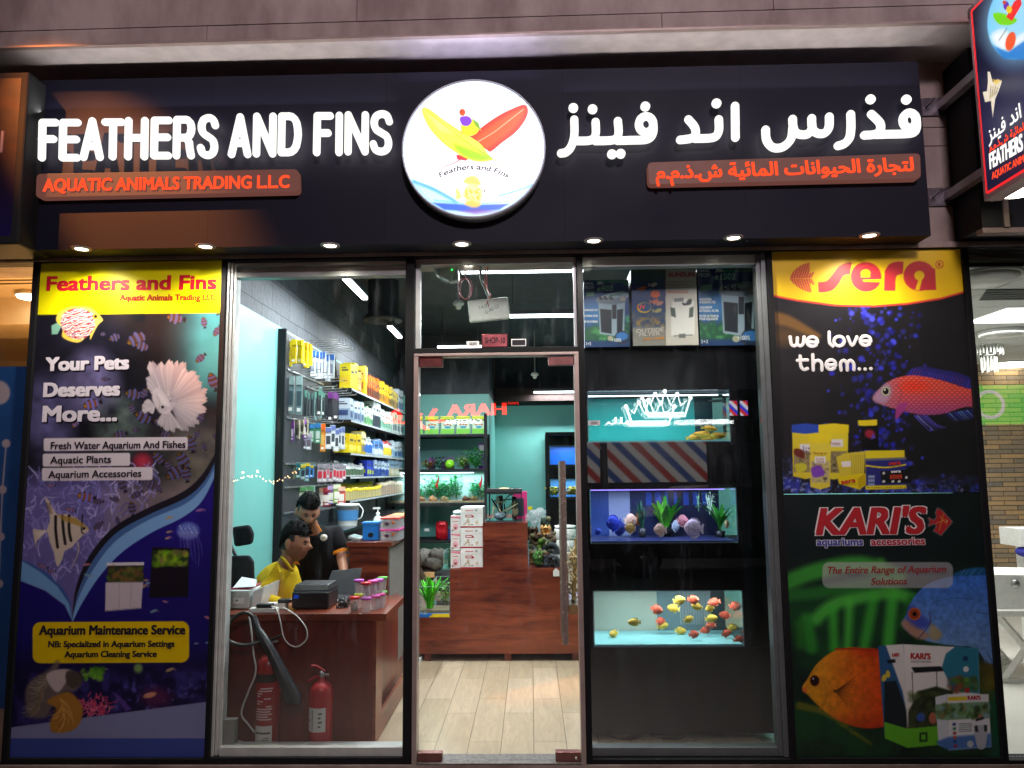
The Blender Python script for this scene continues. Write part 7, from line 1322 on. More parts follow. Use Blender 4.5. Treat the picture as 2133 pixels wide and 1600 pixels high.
# ornaments on the right step
g = random.Random(21)
def rockball(b, c, r, seed, n=12, k=8): b.ball(c, r, n, k, lambda p, d: p*(.75+.55*float(vnoise(np.array(d[0]*3+seed), np.array(d[1]*3+d[2]*4+seed*1.7), seed))), True)
for px, py, dy, kind, col, lb in ((1120, 1178, .06, 'green', '#3a6a30', 'mossy green stump ornament at the front of the right step'), (1131, 1172, .10, 'dark', '#4a2c20', 'dark brown wood ornament at the front of the right step'), (1150, 1180, .05, 'arch', '#2c3036', 'low dark grey bridge ornament at the front edge'), (1148, 1166, .20, 'arch', '#3a3e3c', 'larger dark stone arch ornament in the second row'), (1146, 1148, .34, 'arch', '#2e3438', 'blue-grey arch ornament in the third row'),
                                  (1114, 1150, .26, 'castle', '#7a5a34', 'brown castle ornament at the left of the second row'), (1122, 1130, .40, 'castle', '#6a4a30', 'tall brown ruin ornament behind the castle'), (1137, 1115, .52, 'castle', '#d8a868', 'tan temple ornament in the middle'), (1110, 1118, .50, 'castle', '#4a3424', 'dark brown pagoda ornament at the back left'), (1133, 1145, .36, 'green', '#58782c', 'leafy green rock ornament in the middle'), (1125, 1160, .24, 'green', '#4a8438', 'green cave ornament in the second row'), (1138, 1100, .62, 'rockp', '#28382c', 'dark mossy boulder ornament at the very back'), (1152, 1130, .48, 'rockp', '#5a4a38', 'brown rock ornament toward the white rolls'), (1112, 1137, .40, 'rockp', '#3c2c20', 'dark log ornament at the left edge')):
    y = YP+dy+.05; x = X(px, py, y); z = z2+.001; stp = max(0.0, Z(px, py, y)-.03-z2); zz_ = z+ (stp if dy > .3 else 0)
    t = thing('tank_ornament', lb, 'ornament', (x, y, zz_)); b = MB(ROCK, col); s_ = g.uniform(.8, 1.1)
    if kind == 'arch':
        b.tube([(x+.06*s_*math.cos(q), y, zz_+.03+.055*s_*math.sin(q)) for q in np.linspace(0, PI, 9)], .024, 8); b.box(x-.085*s_, x+.085*s_, y-.03, y+.03, zz_, zz_+.03)
        for k in range(5): rockball(b, (x+g.uniform(-.07, .07), y+g.uniform(-.03, .02), zz_+g.uniform(.02, .09)), .02, k)
    elif kind == 'castle':
        b.box(x-.05, x+.05, y-.03, y+.03, zz_, zz_+.05)
        for dx in (-.035, 0, .035): b.lathe((x+dx, y, zz_), [(.018, 0), (.017, .09+.02*(dx == 0)), (.022, .095), (.004, .13)], 8)
        for k in range(5): rockball(b, (x+g.uniform(-.05, .05), y-.03, zz_+g.uniform(.0, .04)), .018, k+9)
    else:
        for k in range(7): b.color(col if k % 3 else '#6a6a4a'); rockball(b, (x+g.uniform(-.04, .04), y+g.uniform(-.03, .03), zz_+.025+k*.016), .035-.002*k, k+3)
        if kind == 'green':
            for k in range(60): b.color(g.choice(['#4a9030', '#2a6a20', '#78b040'])); q = g.uniform(0, 2*PI); blade(b, (x+.03*math.cos(q), y+.03*math.sin(q), zz_+g.uniform(.02, .1)), .03, .01, .9, q, 3)
    b.m(ROCK, '#14100c').ball((x, y-.035, zz_+.025), (.018, .012, .02), 10, 8)
    b.build('ornament', t)
    if dy > .3: b = MB(CLEARP, '#c8c8c8'); b.box(x-.06, x+.06, y-.05, y+.05, z2+.001, zz_-.001); b.build('riser', t)
for k, (px, py) in enumerate(((1112, 1098), (1126, 1094))): 
    b = MB(CLEARP, '#e4e8ec'); y = YP+.75; x = X(px, py, y); b.ball((x, y, z2+.42+.02*k), (.06, .05, .06), 14, 10, lambda p, d: p*(.7+.6*float(vnoise(np.array(d[0]*5), np.array(d[1]*5+d[2]*6), 3)))).box(x-.03, x+.03, y-.03, y+.03, z2+.001, z2+.38); b.build('plastic_bag', label=('crumpled clear plastic bag at the back left of the ornaments', 'crumpled clear plastic bag beside the mossy boulder')[k], cat='bag')
y = YP+.55; x = X(1178, 1140, y); b = MB(CLOTH, '#e0e0dc')
for k in range(3): b.lathe((x, y, z2+.001+k*.105), [(.10, 0), (.105, .01), (.105, .09), (.10, .10)], 22)
b.lathe((x, y, z2+.32), [(.1, 0), (.105, .02), (0, .03)], 22); b.build('filter_floss', label='white stacked rolls of filter floss at the right of the ornaments', cat='rolls')
t = thing('driftwood_bundle', 'pale branching driftwood standing in a clear box on the lower right step', 'driftwood', (PX(1196, 1280), YP+.2, PZ(1281))); b = MB(ROCK, '#b89868'); zq = PZ(1281)+.09; xq = PX(1197, 1280)
for k in range(46):
    x0, y0 = xq+g.uniform(-.07, .07), YP+.15+g.uniform(-.05, .08); z0_ = zq+g.uniform(0, .42); d_ = np.array((g.uniform(-1, 1), g.uniform(-.6, .6), g.uniform(-.2, 1))); d_ /= np.linalg.norm(d_); L = g.uniform(.06, .16); b.color(g.choice(['#b89868', '#d0b484', '#9a7c50'])); b.tube(spline([(x0, y0, z0_), np.array((x0, y0, z0_))+d_*L*.5+(g.uniform(-.02, .02), 0, g.uniform(-.02, .02)), np.array((x0, y0, z0_))+d_*L+(0, 0, g.uniform(-.01, .03))], 3), [.011, .004], 6)
b.tube([(xq, YP+.15, zq-.01), (xq+.02, YP+.16, zq+.3), (xq+.03, YP+.16, zq+.56)], [.02, .012], 7); b.build('branches', t); MB(CARD, '#6a4c30').box(xa4+.004, PX(1225, 1280), YP+.01, YP+.3, PZ(1281)+.001, zq-.012).build('carton_base', t); MB(CLEARP, '#d8e0e0').box(xa4+.006, xa4+.010, YP+.01, YP+.3, zq-.011, zq+.52).build('clear_side', t)

# ------------------------------------------------------------------ planted-tank rack on the left back wall
YK = 7.35; kx = lambda p, y=980: X(p, y, YK); kz = lambda p: Z(950, p, YK)
K0, K1 = kx(800), kx(1011)
t = thing('tank_rack', 'black metal rack with tanks and plants seen left through the door', 'rack', ((K0+K1)/2, YK+.3, 0)); b = MB(MATTE, '#14161a')
for x in (K0, K1): b.box(x-.02, x+.03, YK, YK+.04, ZF, kz(862 if x == K1 else 900)).box(x-.02, x+.03, YB1-.06, YB1-.02, ZF, kz(900))
b.build('uprights', t)
for p in (906, 978, 1051, 1128): MB(MATTE, '#16191d').box(K0, K1+.0, YK+.001, YB1-.01, kz(p+3), kz(p-1)).build('shelf', t)
for k in range(5):   # small bottles tanks with goldfish print
    x1_ = kx(1012-k*33); x0_ = kx(1012-k*33-30); lb = ('rightmost', 'second from the right', 'middle', 'fourth from the right', 'leftmost')[k]
    t = tank_box(x0_, x1_, YK+.05, YK+.30, kz(904), kz(868), lb+' of the small kits of goldfish bowls on the top shelf'); MB(PRINT, '#78b840').box(x0_+.006, x1_-.006, YK+.06, YK+.28, kz(904)+.006, kz(893)).color('#c8d0c0').box(x0_+.01, x1_-.01, YK+.1, YK+.28, kz(893)+.001, kz(874)).color('#c8c828').box(x0_+.006, x1_-.006, YK+.06, YK+.28, kz(873), kz(866)).build('carton', t)
    b = MB(PRINT, '#d85828'); 
    for q in range(3): b.ball((x0_+(.3+.2*q)*(x1_-x0_), YK+.095, kz(884)+.01*(q % 2)), (.02, .003, .012), 8, 6)
    b.color('#4a90b8').ball(((x0_+x1_)/2, YK+.096, kz(889)), (.05, .003, .02), 10, 6); b.build('goldfish_print', t)
for px, nm, cols, h in ((889, 'rust and green', ['#8a5a30', '#5a7a30', '#a06a38'], .13), (913, 'dark green', ['#1c5a34', '#2a7a48', '#143c28'], .18), (962, 'yellow-green', ['#6a9a30', '#8ab840', '#4a7a20'], .17), (990, 'bushy bright green', ['#1c8a28', '#38b038', '#0c6a1c'], .30)):
    leaf_plant('potted_plant', nm+' bunch of aquarium plants on the second shelf', (kx(px), YK+.15, kz(977)), h, .12 if h < .25 else .2, 150 if h < .25 else 320, cols, .045, int(px))
b = MB(LEAF, '#78c020'); b.ball((kx(935), YK+.12, kz(977)+.075), .075, 18, 12, lambda p, d: p*(.95+.1*float(vnoise(np.array(d[0]*14), np.array(d[2]*14+d[1]*9), 2)))); b.build('moss_ball', label='round lime green moss ball on the second shelf', cat='moss ball')
for k, px in enumerate((894, 920, 934, 968)): MB(CARD, '#4a2c60').box(kx(px-7), kx(px+7), YK+.32, YK+.38, kz(978)+.001, kz(952)).build('purple_carton', label='small purple carton behind the plants on the second shelf', cat='carton', group='purple cartons behind the plants')
MB(CARD, '#6a3a98').box(kx(993), kx(1009), YK+.38, YK+.45, kz(978)+.001, kz(922)).color('#d0c8d8').box(kx(995), kx(1007), YK+.378, YK+.3799, kz(938), kz(926)).build('purple_carton', label='tall purple carton standing behind the bushy green plant', cat='carton')
x0_, x1_, q0, q1 = kx(806), kx(1009), kz(1048), kz(984)
t = tank_box(x0_, x1_, YK+.06, YK+.42, q0, q1, 'brightly lit planted aquarium on the third shelf', 'planted_aquarium'); MB(PRINT, '#bfe8f0').box(x0_+.01, x1_-.01, YK+.40, YK+.412, q0+.006, q1-.002).build('backdrop', t)
b = MB(LED); b.box(x0_+.02, x1_-.18, YK+.10, YK+.13, q1-.012, q1-.002); b.build('led_strip', t); lamp('tank_light', 'AREA', ((x0_+x1_)/2, YK+.2, q1-.02), 14, (.85, 1, .98), t, shape='RECTANGLE', size=x1_-x0_-.06, size_y=.12)
MB(ROCK, '#a88a70').box(x0_+.01, x1_-.01, YK+.07, YK+.398, q0+.005, q0+.03).build('gravel_bed', t)
for k, px in enumerate((868, 893, 905, 918, 932, 946, 985, 1000)): leaf_plant('water_plant', 'feathery green plant inside the brightly lit aquarium', (kx(px), YK+.30+.03*(k % 2), q0+.03), (q1-q0)*(.55+.12*(k % 3)), .09, 160, ['#30c070', '#1ca050', '#60d890', '#128040'], .05, 40+k, 'plants in the brightly lit aquarium')
for k, px in enumerate((873, 898, 922, 967, 984)): 
    b = MB(ROCK, ('#8a5a40', '#a87850', '#7a6a48', '#5a3828', '#6a5a38')[k]); rockball(b, (kx(px), YK+.16, q0+.055), .05, k); rockball(b, (kx(px)+.04, YK+.18, q0+.05), .035, k+5); b.build('tank_stone', label=('brown', 'sandy brown', 'olive brown', 'dark brown', 'moss brown')[k]+' stone lying in the brightly lit aquarium', cat='stone')
for k, px in enumerate((909, 1000)): p = (kx(px), YK+.1, kz(990)); b = MB(LEAF, '#d82030'); zt_ = kz(986); b.prism([(p[0]-.03, zt_-.18), (p[0]+.0, zt_-.24), (p[0]+.03, zt_-.1), (p[0]+.02, zt_-.02), (p[0], zt_-.12)], p[1], p[1]+.006); b.build('red_plant', label=('red leaf plant hanging in the left half of the lit aquarium', 'red leaf plant hanging at the right end of the lit aquarium')[k], cat='plant')
t = thing('red_bag', 'crinkled red foil bag on the lowest rack shelf', 'bag', (kx(918), YK+.2, kz(1126))); b = MB(mat_vc('foil', .25, .3, .5, .3, 18, .8), '#b81424'); x0_, x1_ = kx(905), kx(930); b.ball(((x0_+x1_)/2, YK+.2, (kz(1127)+kz(1087))/2), ((x1_-x0_)/2, .05, (kz(1087)-kz(1127))/2), 22, 16, lambda p, d: np.array((math.copysign(abs(d[0])**.45, d[0])*(x1_-x0_)/2*(.8+.4*float(vnoise(np.array(d[2]*5), np.array(d[1]*5), 7))), p[1]*(.4+1.2*float(vnoise(np.array(d[0]*9), np.array(d[2]*9), 2))), math.copysign(abs(d[2])**.45, d[2])*(kz(1087)-kz(1127))/2))); b.build('bag', t)
MB(PRINT, '#d8d8d4').box(kx(880), kx(890), YK+.25, YK+.253, kz(1109), kz(1103)).build('price_label', label='small white price label on the teal wall under the rack', cat='label')
b = MB(CARD, '#3a4a90').box(kx(925), kx(936), YK+.3, YK+.4, kz(1127), kz(1105)); b.build('blue_carton', label='small blue carton beside the red foil bag', cat='carton')
for k, (px, py, r) in enumerate(((875, 1165, .11), (888, 1158, .13), (885, 1178, .14), (905, 1172, .13), (902, 1190, .12), (874, 1190, .12), (912, 1156, .12))):
    b = MB(ROCK, ('#5a5650', '#6a6660', '#4a4640')[k % 3]); y = 6.2+.1*(k % 3); p = at(px, py, y); rockball(b, p, (r, r*.8, r*.75), k+30, 14, 10); b.build('rock', label=('grey rock at the far left of the heap', 'top left rock of the grey heap', 'large rock in the middle of the heap', 'rounded rock toward the right of the heap', 'lower right rock of the heap', 'lowest left rock of the heap', 'top right rock of the heap')[k], cat='rock')
t = thing('timber_crate', 'pale wooden crate holding the heap of grey rocks', 'crate', (X(890, 1200, 6.1), 6.2, ZF)); b = MB(CARD, '#b89060'); c0, c1 = X(862, 1200, 6.05), X(905, 1200, 6.05); b.box(c0, c1, 6.03, 6.07, Z(880, 1203, 6.05), Z(880, 1192, 6.05)); b.m(MATTE, '#1c1e20').box(c0-.1, c1+.3, 6.08, 6.7, ZF, Z(880, 1200, 6.05)); b.build('crate', t)
b = MB(ROCK, '#3a2c22'); b.tube(spline([at(868, 1180, 5.6), at(876, 1195, 5.6), at(885, 1212, 5.6), at(892, 1235, 5.6)], 5), [.05, .04], 8).tube([at(868, 1155, 5.6), at(872, 1178, 5.6)], .05, 8).tube([at(890, 1230, 5.6), (X(892, 1240, 5.6), 5.6, ZF)], .04, 8); b.build('driftwood', label='dark twisted driftwood leaning in front of the rock heap', cat='driftwood')
MB(PLAST, '#d8dcdc').box(X(866, 1385, 2.3), X(876, 1385, 2.3), 2.3, 3.2, ZF, Z(870, 1372, 2.3)).build('white_step', label='low white block on the floor by the door view edge', cat='block')

# ------------------------------------------------------------------ blue tank rack at the far right
YQ = 9.6; qx = lambda p, y=960: X(p, y, YQ); qz = lambda p: Z(1170, p, YQ)
t = thing('tank_rack', 'black rack with blue lit tanks by the far right wall', 'rack', (qx(1200), YQ+.3, 0)); b = MB(MATTE, '#121418'); b.box(qx(1137), qx(1144), YQ, YQ+.06, ZF, qz(900)).box(qx(1280), qx(1288), YQ, YQ+.06, ZF, qz(900)).box(qx(1137), qx(1288), YQ+.62, YQ+.68, ZF, qz(900)); b.build('uprights', t)
for p in (902, 970, 1038, 1115): MB(MATTE, '#15171b').box(qx(1144)+.001, qx(1280)-.001, YQ+.001, YQ+.61, qz(p+3), qz(p-2)).build('shelf', t)
MB(GLOSS, '#101216').box(qx(1144)+.002, qx(1280)-.002, YQ+.02, YQ+.03, qz(997), qz(974)).box(qx(1144)+.002, qx(1280)-.002, YQ+.02, YQ+.03, qz(1112), qz(1042)).build('dark_panels', t)
for k, (a0, a1, c0) in enumerate(((968, 928, '#1a60d0'), (1036, 998, '#3a80c8'))):
    x0_, x1_ = qx(1145.5), qx(1278); tt = tank_box(x0_, x1_, YQ+.05, YQ+.5, qz(a0), qz(a1), ('plain blue lit tank on the far right rack', 'lit tank with yellow plants on the far right rack')[k], 'aquarium'); MB(PRINT, c0).box(x0_+.01, x1_-.01, YQ+.47, YQ+.485, qz(a0)+.006, qz(a1)-.004).build('backdrop', tt); lamp('tank_light', 'AREA', ((x0_+x1_)/2, YQ+.22, qz(a1)-.01), 16, (.7, .85, 1), tt, shape='RECTANGLE', size=x1_-x0_-.1, size_y=.1)
    if k:
        for j, px in enumerate((1150, 1158, 1186, 1194, 1203)): leaf_plant('water_plant', 'yellow-green plant in the far right lit tank', (qx(px), YQ+.2, qz(a0)+.006), .17, .10, 150, ['#c8a820', '#a8b028', '#8a6a20', '#d8c040'], .05, 60+j, 'yellow plants in the far right tank')
# ------------------------------------------------------------------ aquarium stand behind the right window
YT = .34; tx = lambda p, y=1280: X(p, y, YT); tz = lambda p, x=1400: Z(x, p, YT)
TX0, TX1 = X(1219, 1280, YT), X(1612, 1280, YT)
st_ = thing('aquarium_stand', 'tall glossy black aquarium stand behind the right window', 'aquarium stand', ((TX0+TX1)/2, YT+.3, ZF))
GB = GLOSS
def band(y0, y1, col='#0b0b0e', dy=0.0, name='panel', mat=GB): MB(mat, col).box(TX0, TX1, YT+dy, YT+.02+dy, tz(y1), tz(y0)).build(name, st_)
TANKS = [(1225, 1520, 815, 921), (1230, 1535, 1019, 1131), (1237, 1548, 1232, 1347)]
band(724, 813, '#15161b'); band(922, 1017.5, '#121216'); band(1132.5, 1230.5, '#08080a'); band(1349, 1528, '#191312', 0, 'cabinet_door', MATTE)
b = MB(GB, '#09090b'); 
for i, (x0, x1, y0, y1) in enumerate(TANKS): b.box(tx(x1, (y0+y1)/2)+.003, TX1, YT+.001, YT+.021, tz(y1+1.4), tz(y0-1.6)); b.box(TX0, tx(x0, (y0+y1)/2)-.003, YT+.001, YT+.021, tz(y1+1.4), tz(y0-1.6))
b.build('side_panel', st_)
b = MB(MATTE, '#0c0c0f'); b.box(TX1-.02, TX1, YT+.022, YT+.6, tz(1528), tz(724)).box(TX0, TX0+.02, YT+.022, YT+.6, tz(1528), tz(1349)).box(TX0, TX1, YT+.022, YT+.6, tz(1528), tz(1528)+.02)
for y in (724, 921, 1131.5, 1347.5): b.box(TX0+.021, TX1-.021, YT+.022, YT+.6, tz(y)-.02, tz(y)-.001)
for y in (812.5, 1017, 1230): b.box(TX0+.021, TX1-.021, YT+.022, YT+.6, tz(y)+.001, tz(y)+.014)
b.build('carcass', st_)
b = MB(mat_tex('dark_wood_foot', '#2a1a14', '#3a241a', 8, .4))
for px in (1302, 1392): c = at(px, 1555, YT+.12); b.lathe((c[0], c[1], ZF), [(.03, 0), (.11, .004), (.118, .03), (.10, .06), (.07, tz(1528)-ZF-.001)], 20)
b.build('feet', st_)
b = MB(LEDV); b.box(TX1-.012, TX1-.007, YT-.006, YT-.001, tz(1286), tz(1220)); b.build('led_strip', st_); b = MB(mat_em('led_strip_blue', '#5a60ff', 1.6)); b.box(TX1-.012, TX1-.007, YT-.006, YT-.001, tz(885), tz(800)); b.build('led_strip', st_)
# fish
def fish(name, label, group, L, Hh, W_, cols, kind):
    b = MB(FISH); c0, c1, c2 = (np.array(lin(c)) for c in cols)
    def sh(p, d):
        q = p.copy(); q[2] *= 1-.35*max(0, d[0])**2; q[1] *= 1-.5*max(0, -d[0]); return q
    def cf(p, d): f = float(vnoise(np.array(d[0]*5+3), np.array(d[2]*6+5), 5)); c = c0*(1-f*.5)+c1*f*.5; return c if d[0] < .6 else c*.6+c2*.4
    b.ball((0, 0, 0), (L*.42, W_, Hh*.42), 20, 14, sh, True, None, cf); b.color(cols[1])
    def fin(pts): b.add([(x*L, -.0015, z*Hh) for x, z in pts]+[(x*L, .0015, z*Hh) for x, z in pts], [tuple(range(len(pts))), tuple(range(2*len(pts)-1, len(pts)-1, -1))], smooth=False)
    fin([(-.36, .06), (-.52, .26), (-.58, .22), (-.54, 0), (-.58, -.22), (-.52, -.26), (-.36, -.06)])
    if kind == 'discus': fin([(.18, .36), (.05, .50), (-.2, .50), (-.40, .30), (-.36, .12), (-.1, .38)]); fin([(.12, -.38), (.0, -.50), (-.2, -.50), (-.40, -.30), (-.36, -.12), (-.1, -.38)])
    else: fin([(.15, .36), (-.05, .50), (-.30, .46), (-.38, .3), (-.28, .2), (0, .38)]); fin([(-.02, -.38), (-.2, -.50), (-.36, -.36), (-.3, -.2)])
    b.color(cols[2]); b.add([(.12*L, -W_*1.05, -.02*Hh), (-.04*L, -W_*1.5, .08*Hh), (-.05*L, -W_*1.5, -.14*Hh)], [(0, 1, 2), (2, 1, 0)]); 
    for s_ in (-1, 1): b.color('#e8e0c0').ball((.27*L, s_*W_*.66, .07*Hh), (.022*L, .004, .03*Hh), 8, 6).color('#0c0808').ball((.275*L, s_*(W_*.66+.002), .07*Hh), (.014*L, .004, .019*Hh), 8, 6)
    return b.build(name, loc=(0, 0, 0), label=label, cat='fish', group=group)
def put_fish(o, px, py, y, rz=0.0, tiltv=0.0, first=False):
    if not first: c = o.copy(); COL.objects.link(c); o = c
    o.location = tuple(map(float, at(px, py, y))); o.rotation_euler = (0, tiltv, rz); k = rnd.uniform(.85, 1.06); o.scale = (k, k, k*rnd.uniform(.9, 1.08)); return o
def tank(i, backs, light, power, lb):
    x0, x1, y0, y1 = TANKS[i]; X0, X1, Z0, Z1 = tx(x0, (y0+y1)/2), tx(x1, (y0+y1)/2), tz(y1), tz(y0)
    t = tank_box(X0, X1, YT+.004, YT+.46, Z0, Z1, lb, 'aquarium', '#8aa0b8')
    xs = X0+.006
    for f, c, m in backs: xe_ = X0+.006+(X1-X0-.012)*f; MB(m, c).box(xs, xe_, YT+.435, YT+.45, Z0+.006, Z1-.004).build('backdrop', t); xs = xe_+.0005
    o = lamp('tank_light', 'AREA', ((X0+X1)/2, YT+.15, Z1-.012), power, light, t, shape='RECTANGLE', size=X1-X0-.05, size_y=.10)
    MB(LEDV if i else LED).box(X0+.02, X1-.02, YT+.20, YT+.215, Z1-.010, Z1-.004).build('led_strip', t)
    return t, X0, X1, Z0, Z1
t, X0, X1, Z0, Z1 = tank(0, ((.86, '#2fa8a4', PRINT), (1, '#123c44', PRINT)), (.8, .95, 1), 4, 'uppermost lit aquarium with teal water behind the right window'); MB(PRINT, '#8ac8d8').box(X0+.006, X1-.006, YT+.01, YT+.43, Z0+.005, Z0+.012).build('floor_plate', t)
b = MB(PLAST, '#14181c'); b.tube([at(1476, 836, .6), at(1512, 834, .6)], .008, 8).tube([at(1508, 822, .6), at(1510, 905, .6)], .012, 8); b.build('heater_and_pipe', t)
for k, (px, py, rz, ti) in enumerate(((1462, 905, 2.9, -.1), (1480, 893, .3, .1), (1496, 908, .2, .0), (1450, 911, .1, -.1), (1476, 913, 2.8, .1))):
    if k == 0: f0 = fish('fish', 'golden orange fish at the right end of the uppermost aquarium', 'orange fish in the uppermost aquarium', .14, .05, .016, ('#d89028', '#e8b850', '#c86020'), 'koi'); put_fish(f0, px, py, .55, rz, ti, True)
    else: put_fish(f0, px, py, .50+.04*k, rz, ti)
t, X0, X1, Z0, Z1 = tank(1, ((.17, '#3a5aa0', PRINT), (.33, '#a8b8d8', PRINT), (.62, '#1c2a58', PRINT), (1, '#182044', PRINT)), (.62, .66, 1), 6, 'middle aquarium with round discus fish and plants behind the right window'); MB(PRINT, '#28305c').box(X0+.006, X1-.006, YT+.01, YT+.43, Z0+.005, Z0+.012).build('floor_plate', t)
b = MB(PRINT, '#2a50c0'); g = random.Random(2)
for k in range(7): xx_ = X0+.42+k*.065; b.box(xx_, xx_+g.uniform(.02, .04), YT+.43, YT+.4345, Z1-.12, Z1-.03)
b.build('blue_backdrop_strips', t)
Zf = Z0+.013
grass_plant('water_plant', 'dark thin-leaved plant in a pot in the middle aquarium', (X(1338, 1110, .62), .62, Zf+.05), .20, 30, .008, ['#1c4a40', '#2a6a50', '#143830'], .7, None, 2, .012)
p = (X(1338, 1110, .62), .62, Zf); MB(PLAST, '#14161c').lathe(p, [(.022, 0), (.03, .06), (.026, .06)], 14).build('plant_pot', label='small black plant pot in the middle aquarium', cat='pot')
p = (X(1387, 1122, .66), .66, Zf); g = random.Random(4); b = MB(LEAF)
for k in range(40): b.color(g.choice(['#3aa818', '#58d028', '#2a8010', '#80e040'])); q = g.uniform(0, 2*PI); blade(b, (p[0]+.02*math.cos(q), p[1]+.02*math.sin(q), p[2]+.06), g.uniform(.10, .22), .030, g.uniform(.1, .8), q, 6)
rockball(b.m(ROCK, '#14161a'), (p[0], p[1], p[2]+.035), (.06, .04, .03), 3); b.build('water_plant', label='large bright green broad-leaved plant in the middle aquarium', cat='plant')
p = (X(1500, 1115, .60), .60, Zf); b = MB(LEAF)
for k in range(24): b.color(g.choice(['#2a9a28', '#48b83a', '#1c7020', '#a0d890'])); q = g.uniform(0, 2*PI); blade(b, (p[0], p[1], p[2]+.04), g.uniform(.10, .20), .018, g.uniform(.1, .8), q, 6)
b.m(PLAST, '#101216').lathe(p, [(.03, 0), (.036, .04), (.03, .04)], 14); b.build('water_plant', label='potted green plant toward the right end of the middle aquarium', cat='plant')
leaf_plant('floating_plant', 'pale stems with small round leaves floating at the top right of the middle aquarium', (X(1478, 1060, .62), .62, Z0+.16), .17, .045, 110, ['#a8d8a8', '#78b088', '#d0ecd0'], .016, 9); leaf_plant('floating_plant', 'thin pale stem with few leaves in the middle aquarium', (X(1455, 1060, .62), .62, Z0+.18), .14, .02, 30, ['#a8d8a8', '#78b088'], .016, 10)
for px, py, L, H_, cols, rz, lb, y in ((1276, 1090, .115, .115, ('#2038b8', '#3a58d8', '#1a2880'), 3.3, 'bright blue discus fish at the left of the middle aquarium', .50), (1292, 1100, .12, .11, ('#1a2868', '#2a3c90', '#101840'), .4, 'dark blue discus fish behind the blue one', .60), (1311, 1100, .085, .085, ('#d0a050', '#e8c888', '#b87828'), 3.0, 'yellow-brown discus fish in front of the dark blue one', .45), (1316, 1084, .10, .09, ('#e0b090', '#f0d0b8', '#c88060'), .2, 'pale salmon discus fish high behind the yellow-brown one', .62), (1330, 1082, .085, .10, ('#d87828', '#e89848', '#b85818'), 1.0, 'orange discus fish beside the dark plant', .66),
                                       (1373, 1104, .088, .088, ('#d8a888', '#e8d0c0', '#b88868'), 2.9, 'beige discus fish under the broad-leaved plant', .46), (1424, 1085, .095, .095, ('#c87880', '#d89898', '#a85860'), .1, 'pink discus fish behind the largest one', .66), (1442, 1100, .125, .125, ('#c0a8b8', '#d8c8d0', '#b89060'), 3.1, 'largest discus fish, pale lilac, in the middle aquarium', .48), (1408, 1096, .08, .09, ('#a8b8c8', '#c8d4e0', '#8898b0'), .6, 'pale blue discus fish left of the largest one', .62), (1246, 1107, .055, .055, ('#2a40a0', '#4a60c0', '#1a2870'), .2, 'small blue discus fish in the left corner', .55), (1514, 1092, .05, .075, ('#b8a070', '#d8c8a0', '#988050'), 1.2, 'small beige fish beside the potted plant', .48)):
    put_fish(fish('fish', lb, None, L, H_, .017, cols, 'discus'), px, py, y, rz, rnd.uniform(-.1, .1), True)
t, X0, X1, Z0, Z1 = tank(2, ((.50, '#98a098', PRINT), (.90, '#5a7078', PRINT), (1, '#303c40', PRINT)), (.9, 1, .98), 7, 'lowest aquarium full of red and yellow fish behind the right window'); MB(PRINT, '#78b0b8').box(X0+.006, X1-.006, YT+.01, YT+.43, Z0+.005, Z0+.012).build('floor_plate', t)
b = MB(PRINT, '#78868c'); 
for k in range(12): b.box(X0+.62+k*.018, X0+.632+k*.018, YT+.43, YT+.4345, Z0+.05, Z1-.03)
b.build('ribbed_backdrop', t)
pr_r = fish('fish', 'red parrot fish in the lowest aquarium', 'red fish in the lowest aquarium', .084, .060, .016, ('#c04434', '#d87058', '#d8907a'), 'parrot'); pr_y = fish('fish', 'yellow parrot fish in the lowest aquarium', 'yellow fish in the lowest aquarium', .084, .060, .016, ('#c09a30', '#d4b860', '#c8a050'), 'parrot')
for o, L in ((pr_r, ((480, 722), (683, 665), (787, 680), (918, 700), (848, 750), (770, 805), (748, 835), (685, 857), (865, 850), (933, 885), (500, 785))), (pr_y, ((605, 668), (562, 712), (693, 702), (767, 713), (655, 772), (783, 768), (612, 838), (345, 790), (232, 855), (512, 808), (900, 818), (605, 905)))):
    for k, (a_, c_) in enumerate(L): put_fish(o, 1190+a_*.375, 1000+c_*.375, rnd.uniform(.42, .68), rnd.choice([0, PI])+rnd.uniform(-.7, .7), rnd.uniform(-.25, .25), k == 0)
# ------------------------------------------------------------------ filter boxes on top of the stand
def canister(a, x0, x1, y0, y1, s=1.0):
    w, h = x1-x0, y1-y0; u = lambda f: x0+w*f; v = lambda f: y0+h*f
    a.poly([(u(.0), v(.14)), (u(.62), v(.18)), (u(1), v(.12)), (u(.97), v(.9)), (u(.6), v(.98)), (u(.06), v(.92))], '#8fa4b4'); a.poly([(u(.07), v(.3)), (u(.50), v(.33)), (u(.50), v(.92)), (u(.11), v(.88))], '#15212c'); a.poly([(u(.70), v(.33)), (u(.93), v(.30)), (u(.90), v(.86)), (u(.70), v(.9))], '#15212c'); a.poly([(u(.52), v(.2)), (u(.68), v(.2)), (u(.68), v(.55)), (u(.52), v(.55))], '#1c2630')
    a.poly([(u(-.02), v(.02)), (u(.3), v(-.02)), (u(.6), v(.04)), (u(1.0), v(.0)), (u(1.02), v(.13)), (u(.6), v(.19)), (u(-.02), v(.15))], '#6a7a88', 1, 1, True); 
    for f in (.1, .3, .5): a.ell(u(f), v(.03), w*.07, h*.05, '#2a343c'); a.ell(u(f)+2*s, v(.01), w*.03, h*.02, '#b8c4cc')
    a.ell(u(.92), v(.05), w*.1, h*.05, '#a8a098')
